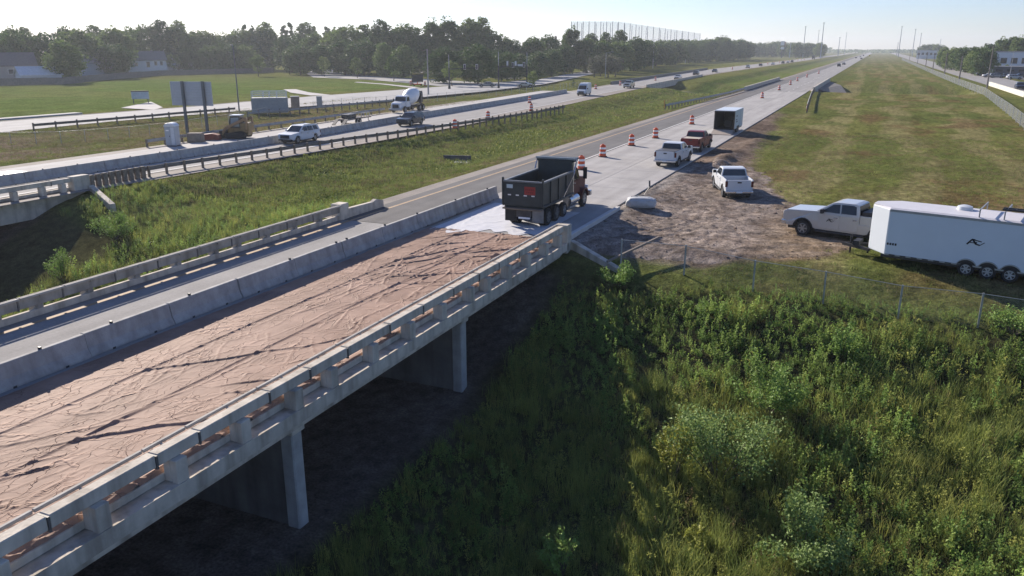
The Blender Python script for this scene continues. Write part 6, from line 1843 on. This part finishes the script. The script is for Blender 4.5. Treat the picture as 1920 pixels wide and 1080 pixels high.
def tree(kind, x, y, h, label=None, group='trees of the left treeline', wid=1.0, leaf=None):
    v = random.randrange(len(TT[kind])); cr, tk, hh = TT[kind][v]
    t = thing('%s_tree' % {'broad': 'leafy', 'tall': 'cottonwood', 'poplar': 'poplar', 'spruce': 'spruce', 'small': 'young', 'silver': 'silvery'}[kind], label or 'x', 'tree', (x, y, -0.1), random.uniform(0, 6.28), group)
    s = h / hh; t.scale = (s * wid, s * wid, s)
    obj('trunk', tk, t); obj('crown', cr, t)
    if label is None: TREES.append((t, kind))
    return t


def treepx(kind, px, D, ytop, wid=1.0, **k):
    """place by view direction, distance and the row its top reaches"""
    d = C_F * FPX + C_R * (px - 960) + C_U * (540 - 92)
    d = d / math.hypot(d[0], d[1])
    return tree(kind, d[0] * D, d[1] * D, (CAMZ + (92 - ytop) * D / FPX) * 0.94, wid=wid * random.uniform(0.85, 1.2), **k)


# (pixel column, distance, row of the top)
row = [('broad', 5, 300, 62), ('broad', 28, 330, 60), ('tall', 50, 380, 56), ('broad', 75, 330, 64), ('broad', 150, 340, 60), ('broad', 128, 380, 58), ('tall', 180, 400, 52), ('broad', 215, 340, 58), ('broad', 245, 420, 56), ('broad', 275, 400, 52),
       ('tall', 305, 360, 42), ('tall', 335, 350, 40), ('broad', 360, 340, 60), ('broad', 320, 300, 96), ('broad', 372, 320, 92), ('broad', 395, 350, 60), ('broad', 430, 330, 66), ('broad', 452, 345, 58), ('broad', 480, 360, 58), ('poplar', 462, 430, 46), ('poplar', 474, 430, 42), ('tall', 500, 420, 42), ('poplar', 535, 460, 40), ('poplar', 546, 460, 42), ('broad', 510, 380, 66), ('broad', 545, 390, 66), ('tall', 575, 430, 44), ('poplar', 592, 450, 48), ('broad', 590, 380, 64), ('poplar', 615, 450, 42), ('poplar', 628, 460, 44), ('broad', 630, 370, 60), ('poplar', 640, 450, 44), ('broad', 655, 360, 50), ('tall', 690, 370, 44), ('tall', 716, 350, 38), ('broad', 740, 330, 56), ('broad', 765, 330, 50), ('tall', 775, 360, 62), ('tall', 812, 300, 36), ('tall', 838, 310, 34), ('broad', 800, 270, 70), ('tall', 878, 290, 32), ('tall', 900, 300, 30), ('broad', 860, 270, 66), ('broad', 925, 300, 62), ('broad', 950, 320, 72), ('broad', 975, 330, 74), ('broad', 1000, 340, 70), ('broad', 1025, 360, 68), ('spruce', 1042, 380, 66), ('spruce', 1056, 380, 64), ('tall', 1072, 370, 50), ('broad', 1060, 330, 84), ('broad', 1100, 370, 72), ('tall', 1108, 430, 62), ('tall', 1135, 430, 60), ('tall', 1162, 420, 56), ('broad', 1130, 360, 76), ('broad', 1160, 380, 76), ('broad', 1190, 400, 72)]
fence_D = lambda px: float(np.interp(px, [0, 120, 300, 508, 560], [276, 280, 352, 386, 300]))
for kd, px, D_, yt in row: treepx(kd, px, max(D_, fence_D(px) + 45), yt)
for px, D_, yt, kd in [(116, 292, 78, 'broad'), (210, 330, 82, 'broad'), (322, 372, 98, 'small'), (352, 378, 92, 'broad'), (392, 384, 84, 'broad'), (425, 388, 80, 'broad'), (455, 390, 84, 'broad'), (560, 350, 82, 'broad'), (600, 345, 84, 'broad'), (645, 340, 78, 'broad'), (680, 330, 76, 'broad'), (720, 310, 80, 'broad'), (755, 300, 84, 'broad'), (830, 255, 88, 'broad'), (895, 250, 84, 'broad'), (940, 265, 92, 'broad'), (965, 280, 96, 'broad'), (1010, 300, 96, 'broad'), (1035, 310, 92, 'broad')]:
    treepx(kd, px, D_, yt)
for px, D_, yt in [(1116, 310, 98), (1128, 318, 96), (1142, 315, 99), (1155, 322, 98)]: treepx('silver', px, D_, yt)
for px, D_, yt, kd in [(540, 350, 96, 'small'), (605, 320, 102, 'small'), (667, 300, 104, 'small'), (736, 272, 101, 'small'), (480, 330, 100, 'small'), (847, 232, 110, 'small'), (1000, 214, 127, 'small'), (1077, 226, 146, 'small')]:
    treepx(kd, px, D_, yt)
for k in range(42):
    f = k / 41
    px = 1185 + 215 * f + random.uniform(-3, 3); D_ = 430 + 420 * f + random.uniform(-15, 40); yt = 78 - 1 * f + random.uniform(-4, 3)
    treepx('broad', px, D_, yt, wid=1.0, group='trees along the far ramp')
for px, D_, yt in [(1345, 760, 70), (1353, 780, 68), (1361, 770, 69)]: treepx('tall', px, D_, yt, group='trees along the far ramp')
for k in range(26):
    px = 1395 + 145 * k / 25 + random.uniform(-2, 2)
    treepx('broad', px, 1150 + random.uniform(-60, 120), 82 - (4 if 8 < k < 12 else 0) + random.uniform(-2.5, 2.5), group='small trees on the far horizon')
for px, D_, yt, kd in [(1733, 1250, 85, 'broad'), (1757, 1200, 84, 'broad'), (1772, 560, 88, 'broad'), (1782, 480, 92, 'broad'), (1790, 470, 88, 'broad'), (1800, 450, 92, 'broad'), (1808, 440, 88, 'broad'), (1818, 420, 90, 'broad'), (1828, 410, 86, 'tall'), (1838, 385, 90, 'broad'), (1848, 370, 86, 'broad'), (1857, 500, 82, 'broad'), (1866, 520, 78, 'tall'), (1880, 480, 72, 'tall'), (1898, 480, 71, 'tall'), (1912, 470, 70, 'tall'), (1930, 470, 72, 'tall'), (1878, 402, 112, 'small'), (1893, 400, 114, 'small'), (1740, 1220, 85, 'broad'), (1748, 1230, 84, 'broad'), (1765, 1210, 85, 'broad')]:
    treepx(kd, px, D_, yt, group='trees beside the right frontage road')
# labels that count along each group from left to right
bearing = lambda o: math.atan2(o.location.x, o.location.y)
GP = {}
for t, kd in TREES: GP.setdefault((t['group'], kd), []).append(t)
for (g, kd), lst in GP.items():
    lst.sort(key=bearing)
    for i, o in enumerate(lst):
        o['label'] = f'{nth(i)} {KIND[kd]} from the left among the {g}'
# hazy wood line at the very horizon
r = np.random.default_rng(5); C = []
for k in range(5200):
    px = r.uniform(1180, 1760); D_ = r.uniform(2300, 3000)
    if 1560 < px < 1720: hh = r.uniform(1, 9) * 0.9
    else: hh = r.uniform(1, 14)
    d = C_F * FPX + C_R * (px - 960) + C_U * 448; d = d / math.hypot(d[0], d[1]); C.append((d[0] * D_, d[1] * D_, hh))
V, F = leaf_quads(np.array(C), 3.4, 0.3, r)
tag(obj('distant_wood', np_mesh('distant_wood', V, F, leaf_dk)), 'low dark line of woods along the far horizon', 'wood', kind='stuff')

# ---------------------------------------------------------------- weeds, grass and bushes
weed_a = mat('weed_leaf', (0.21, 0.31, 0.078), 0.6, spec=0.2, var=0.35, vscale=0.35, objvar=0.30, trans=0.4)
weed_b = mat('weed_olive', (0.30, 0.335, 0.088), 0.65, spec=0.15, var=0.3, vscale=0.3, objvar=0.28, trans=0.4)
weed_c = mat('weed_dry', (0.26, 0.18, 0.09), 0.8, spec=0.15, var=0.25, vscale=0.5, objvar=0.2, trans=0.2)
grass_m = mat('grass_blade', (0.22, 0.275, 0.075), 0.7, spec=0.2, var=0.3, vscale=0.4, objvar=0.25, trans=0.3)
grass_dry = mat('grass_dry', (0.22, 0.18, 0.09), 0.8, spec=0.15, var=0.25, vscale=0.4, objvar=0.2, trans=0.25)
flower = mat('flower_yellow', (0.42, 0.42, 0.12), 0.7, spec=0.2, var=0.2, vscale=2, objvar=0.15)


def weed_plant(seed, h, nl, size, spread, m, tip=None):
    r = np.random.default_rng(seed)
    C = []
    for s_ in range(4):
        a = r.uniform(0, 6.28); tx, ty = math.cos(a) * spread * r.uniform(0.3, 1), math.sin(a) * spread * r.uniform(0.3, 1)
        hs = h * r.uniform(0.6, 1.0)
        f = r.uniform(0.12, 1, nl // 4) ** 0.7
        C.append(np.stack([tx * f + r.normal(size=len(f)) * 0.07 * (1.25 - f), ty * f + r.normal(size=len(f)) * 0.07 * (1.25 - f), hs * f], 1))
    C = np.concatenate(C)
    V, F = leaf_quads(C, size, 0.25, r, 0.3)
    return np_mesh('weed', V, F, m)


def tuft(seed, h, n, spread, w, m):
    r = np.random.default_rng(seed); V = []; F = []
    for i in range(n):
        a = r.uniform(0, 6.28); x, y = r.normal() * spread * 0.35, r.normal() * spread * 0.35
        l = h * r.uniform(0.5, 1.1); dx, dy = math.cos(a) * l * r.uniform(0.15, 0.6), math.sin(a) * l * r.uniform(0.15, 0.6)
        px_, py_ = -math.sin(a) * w, math.cos(a) * w; k = len(V)
        V += [(x - px_, y - py_, 0), (x + px_, y + py_, 0), (x + dx * 0.45 + px_ * 0.7, y + dy * 0.45 + py_ * 0.7, l * 0.65), (x + dx * 0.45 - px_ * 0.7, y + dy * 0.45 - py_ * 0.7, l * 0.65), (x + dx + px_ * .1, y + dy + py_ * .1, l * 0.95), (x + dx - px_ * .1, y + dy - py_ * .1, l * 0.95)]
        F += [(k, k + 1, k + 2, k + 3), (k + 3, k + 2, k + 4, k + 5)]
    return np_mesh('tuft', np.array(V), np.array(F), m)


def scatter(name, label, cat, P, S, I, meshes):
    """one 'stuff' object: instances of small plants at points P"""
    src = bpy.data.collections.new(name + '_plants')
    for k, m_ in enumerate(meshes):
        src.objects.link(bpy.data.objects.new('%s_%02d' % (name, k), m_))
    me = bpy.data.meshes.new(name)
    me.vertices.add(len(P)); me.vertices.foreach_set('co', P.reshape(-1))
    for an, ty, dat in (('scl', 'FLOAT', S), ('idx', 'INT', I), ('rot', 'FLOAT', rng.uniform(0, 6.283, len(P)))):
        at_ = me.attributes.new(an, ty, 'POINT'); at_.data.foreach_set('value', dat.astype(np.float32 if ty == 'FLOAT' else np.int32))
    o = obj(name, me)
    ng = bpy.data.node_groups.new(name, 'GeometryNodeTree')
    ng.interface.new_socket('Geometry', in_out='INPUT', socket_type='NodeSocketGeometry')
    ng.interface.new_socket('Geometry', in_out='OUTPUT', socket_type='NodeSocketGeometry')
    n = ng.nodes; l = ng.links
    gi = n.new('NodeGroupInput'); go = n.new('NodeGroupOutput')
    ci = n.new('GeometryNodeCollectionInfo'); ci.inputs['Collection'].default_value = src
    ci.inputs['Separate Children'].default_value = True; ci.inputs['Reset Children'].default_value = True
    ip = n.new('GeometryNodeInstanceOnPoints'); ip.inputs['Pick Instance'].default_value = True
    def attr(nm, ty):
        a = n.new('GeometryNodeInputNamedAttribute'); a.data_type = ty; a.inputs['Name'].default_value = nm; return a
    a1, a2, a3 = attr('scl', 'FLOAT'), attr('idx', 'INT'), attr('rot', 'FLOAT')
    cx = n.new('ShaderNodeCombineXYZ'); l.new(a3.outputs['Attribute'], cx.inputs['Z'])
    mtp = n.new('GeometryNodeMeshToPoints')
    l.new(gi.outputs[0], mtp.inputs[0]); l.new(mtp.outputs[0], ip.inputs['Points']); l.new(ci.outputs[0], ip.inputs['Instance'])
    l.new(a2.outputs['Attribute'], ip.inputs['Instance Index']); l.new(cx.outputs[0], ip.inputs['Rotation']); l.new(a1.outputs['Attribute'], ip.inputs['Scale'])
    l.new(ip.outputs[0], go.inputs[0])
    md_ = o.modifiers.new('plants', 'NODES'); md_.node_group = ng
    return tag(o, label, cat, kind='stuff')


def pts(x0, x1, y0, y1, dens, mask=None):
    n = int((x1 - x0) * (y1 - y0) * dens)
    x = rng.uniform(x0, x1, n); y = rng.uniform(y0, y1, n)
    P = np.stack([x, y, H(x, y)], 1)
    k = in_view(P)
    if mask is not None: k &= mask(x, y)
    return P[k]


WD = [weed_plant(1, 0.75, 64, 0.040, 0.30, weed_a), weed_plant(2, 1.0, 64, 0.046, 0.26, weed_a), weed_plant(3, 0.65, 60, 0.038, 0.30, weed_b), weed_plant(4, 0.95, 60, 0.036, 0.22, weed_b), weed_plant(5, 1.1, 40, 0.026, 0.16, weed_c), tuft(6, 0.85, 34, 0.5, 0.008, grass_m), tuft(7, 0.95, 34, 0.5, 0.007, weed_b), weed_plant(8, 0.45, 40, 0.060, 0.34, weed_a)]
# right-hand ditch
P = pts(-13.5, 30, 9, 38.2, 21, lambda x, y: (fbm(x * 0.8, y * 0.8, N1, 3) > 0.20) & ~((x < -8) & (y > 37)))
nzv = fbm(P[:, 0] * 0.25 + 7, P[:, 1] * 0.25, N2, 3)
green = sstep((nzv - 0.44) * 8) * 0.6 + 0.5 * sstep((P[:, 1] - 30) / 5) + 0.4 * sstep((P[:, 0] - 9) / 6)
u = rng.random(len(P)); u2 = rng.random(len(P))
I = np.where(u < green, np.array([0, 1, 7])[(u2 * 2.999).astype(int)], np.where(u2 < 0.45, 2 + (u2 * 100).astype(int) % 2, np.where(u2 < 0.50, 4, 5 + (u2 * 100).astype(int) % 2)))
S = rng.uniform(0.45, 1.15, len(P)) * (0.5 + 0.8 * fbm(P[:, 0] * 0.5, P[:, 1] * 0.5, N4, 2)) * np.where(P[:, 0] < -6, 0.85, 1) * np.where(P[:, 1] > 36.3, 0.55, 1.0)
scatter('ditch_weeds', 'dense tall green weeds and grass covering the ditch bank', 'weeds', P, S, I, WD)
# median gully and median grass
P = pts(-51.5, -30.3, 14, 46, 10, lambda x, y: (fbm(x * 0.7, y * 0.7, N1, 3) > 0.30) & ~((x < -43.2 + rng.normal(0, 0.7, len(x))) & (y < 37.5)))
u2 = rng.random(len(P)); I = np.where(u2 < 0.45, (u2 * 100).astype(int) % 2, np.where(u2 < 0.7, 2 + (u2 * 100).astype(int) % 2, 5 + (u2 * 100).astype(int) % 2))
S = rng.uniform(0.6, 1.15, len(P)) * (0.7 + 0.6 * fbm(P[:, 0] * 0.5, P[:, 1] * 0.5, N4, 2)) * np.interp(P[:, 1], [30, 46], [1.0, 0.55])
scatter('gully_weeds', 'weeds growing in the gully between the two bridges', 'weeds', P, S, I, WD)
med_g = mat('median_blade', (0.175, 0.215, 0.060), 0.7, spec=0.15, var=0.35, vscale=0.3, objvar=0.3, trans=0.35)
GT = [tuft(11, 0.30, 18, 0.7, 0.014, mat('field_blade', (0.20, 0.235, 0.065), 0.7, spec=0.15, var=0.3, vscale=0.3, objvar=0.3, trans=0.35)), tuft(12, 0.26, 16, 0.7, 0.014, med_g), tuft(13, 0.32, 14, 0.7, 0.012, grass_dry), weed_plant(14, 0.30, 26, 0.05, 0.28, med_g), weed_plant(15, 0.36, 18, 0.07, 0.22, flower)]
P = np.concatenate([pts(-51.5, -30.6, 44, 120, 5.5), pts(-53, -30.6, 120, 160, 3.6), pts(-60, -30.6, 160, 215, 2.0)])
P = P[(P[:, 0] > np.interp(P[:, 1], YB, NBr) + 1.5) & (P[:, 0] < np.interp(P[:, 1], [140, 142, 190, 215], [-30.6, -33.6, -30.6, -30.6]))]
fl_ = fbm(P[:, 0] * 0.16 + 3, P[:, 1] * 0.10 + 2, N3, 3); u = rng.random(len(P)); dry = sstep((P[:, 0] + 34.5) / 3)
I = np.where((fl_ > 0.58) & (u < 0.32) & (P[:, 0] < -33), 4, np.where(u < 0.25 + 0.45 * dry, 2, np.where(u < 0.55, 0, np.where(u < 0.78, 1, 3))))
S = rng.uniform(0.6, 1.3, len(P)) * np.interp(P[:, 0], [-51, -46, -36, -31], [0.9, 1.15, 1.0, 0.6])
scatter('median_grass', 'rough green median grass with pale yellow flower heads', 'grass', P, S, I, GT)
# mown field on the right
P = pts(-11, 24, 38.3, 110, 5.0, lambda x, y: x > np.interp(y, [38, 42, 46, 52, 60, 68, 80, 100], [-10.5, -2.0, 1.0, -1.5, -4.5, -6.8, -9.0, -10.5]) - rng.exponential(0.8, len(x)))
u = rng.random(len(P)); dry = fbm(P[:, 0] * 0.25, P[:, 1] * 0.25, N2, 3)
I = np.where(u < sstep((dry - 0.42) * 6) * 0.6 + 0.12, 2, np.where(u < 0.8, 0, 1)); S = rng.uniform(0.30, 0.62, len(P))
scatter('field_grass', 'short mown grass of the field on the right', 'grass', P, S, I, GT[:3])
P = pts(-100, -70, 42, 150, 2.6, lambda x, y: (x < nb_left(80) - 10.8))
u = rng.random(len(P)); I = np.where(u < 0.68, 2, np.where(u < 0.88, 1, 0)); S = rng.uniform(0.4, 0.9, len(P))
scatter('verge_grass', 'dry grass of the verge left of the northbound road', 'grass', P, S, I, GT[:3])


def bush(label, px, py, z, w, h, m, seed, leaf=0.055, n=2200, group='bushes in the ditch', lean=0.0, name='bush'):
    x, y, _ = at(px, py, z); g = h1(x, y)
    t = thing(name, label, 'bush', (x, y, g), 0, group)
    r = np.random.default_rng(seed); C = []
    mb = MB()
    nb = 16
    for k in range(nb):
        a = r.uniform(0, 6.28); q = math.sqrt(r.uniform(0.02, 1)); tip = np.array([math.cos(a) * w / 2 * q, math.sin(a) * w / 2 * q, h * (1 - 0.5 * q ** 2) * r.uniform(0.75, 1.08)])
        mb.cyl((0, 0, -0.1), tuple(tip * 0.9), 0.022, 0.006, n=5, cap=False)
        kk = n // nb
        f = r.uniform(0.25, 1.05, kk) ** 0.6
        C.append(tip[None, :] * f[:, None] + r.normal(size=(kk, 3)) * np.array([0.12, 0.12, 0.12]) * (w / 2.6))
    C = np.concatenate(C); C[:, 2] = np.maximum(C[:, 2], 0.02)
    V, F = leaf_quads(C, leaf, 0.35, r, 0.3)
    obj('foliage', np_mesh('foliage', V, F, m), t); mb.build('stem', bark, t)
    return t


bush_m = mat('bush_leaf', (0.20, 0.31, 0.075), 0.6, spec=0.2, var=0.3, vscale=1.2, objvar=0.1, trans=0.3)
bush_g = mat('bush_grey_leaf', (0.23, 0.32, 0.10), 0.6, spec=0.2, var=0.25, vscale=1.5, objvar=0.1, trans=0.3)
bush_y = mat('bush_yellow_leaf', (0.28, 0.30, 0.06), 0.55, spec=0.3, var=0.25, vscale=1.5, objvar=0.1, trans=0.35)
bush('largest green bush in the middle of the weedy ditch', 1345, 900, -4.6, 4.4, 3.3, bush_g, 101, n=5600)
bush('bright green bush top on the right side of the largest bush', 1430, 800, -4.2, 2.9, 2.6, bush_m, 102, n=3200)
bush('narrow yellow green bush at the left edge of the largest bush', 1262, 900, -4.7, 1.3, 2.7, bush_y, 103, n=1500)
bush('green bush at the lower right near the picture bottom', 1500, 1070, -5.3, 3.0, 2.2, bush_g, 104, n=3600)
bush('small upright sapling in the weeds right of the large bush', 1572, 715, -3.5, 1.1, 1.8, bush_m, 105, n=800)
bush('small sapling sticking up at the bottom centre of the picture', 1050, 1090, -5.3, 1.3, 1.9, bush_m, 106, n=900)
bush('low yellow green bush between the large bush and the bottom edge', 1305, 1030, -5.2, 1.0, 0.9, bush_y, 107, n=600)
bush('dark bush hanging over the gully beside the far left bridge', 222, 470, -3.0, 3.2, 1.8, bush_m, 108, n=2600)
bush('tall reedy bush in the gully shadow near the left edge', 125, 560, -4.4, 2.2, 2.2, bush_m, 109, n=1500)
bush('leafy bush growing at the wing wall end under the fence', 1160, 540, -1.6, 2.2, 1.1, bush_m, 110, n=1500)
bush('low leafy bush on the right slope near the right edge', 1890, 690, -3.0, 3.0, 1.1, bush_m, 111, n=2000)

# loose clods and stones on the dirt pad
def clod_mesh(seed):
    r = np.random.default_rng(seed); bm = bmesh.new(); bmesh.ops.create_icosphere(bm, subdivisions=1, radius=1.0)
    for v in bm.verts: v.co = Vector(v.co) * r.uniform(0.6, 1.2); v.co.z *= 0.6
    me = bpy.data.meshes.new('clod'); bm.to_mesh(me); bm.free(); me.materials.append(mat('clod_soil', (0.16, 0.125, 0.10), 1.0, spec=0.0, var=0.3, vscale=3, objvar=0.3)); return me


n = 2600
x = rng.uniform(-14.3, 2.5, n); y = rng.uniform(40, 76, n)
k = x < np.interp(y, [38, 42, 46, 52, 60, 68, 80], [-10.5, -2.0, 1.0, -1.5, -4.5, -6.8, -9.0]) + rng.normal(0, 0.6, n)
P = np.stack([x, y, H(x, y) + 0.03], 1)[k]
scatter('loose_clods', 'loose clods and stones scattered on the dirt pad', 'stones', P, rng.exponential(0.022, len(P)) + 0.015, rng.integers(0, 3, len(P)), [clod_mesh(i) for i in range(3)])

# ---------------------------------------------------------------- summer haze
hz = bpy.data.materials.new('summer_haze'); hz.use_nodes = True
N = hz.node_tree.nodes; L = hz.node_tree.links
N.remove(N['Principled BSDF'])
pv = N.new('ShaderNodeVolumePrincipled')
pv.inputs['Color'].default_value = (0.86, 0.92, 1.0, 1)
pv.inputs['Density'].default_value = 0.00019
pv.inputs['Anisotropy'].default_value = 0.35
L.new(pv.outputs[0], N['Material Output'].inputs['Volume'])
mb = MB(); mb.box(-2900, 2000, -120, 4100, -8.0, 62.0)
tag(mb.build('haze', hz), 'thin summer haze over the whole scene', 'haze', kind='stuff')
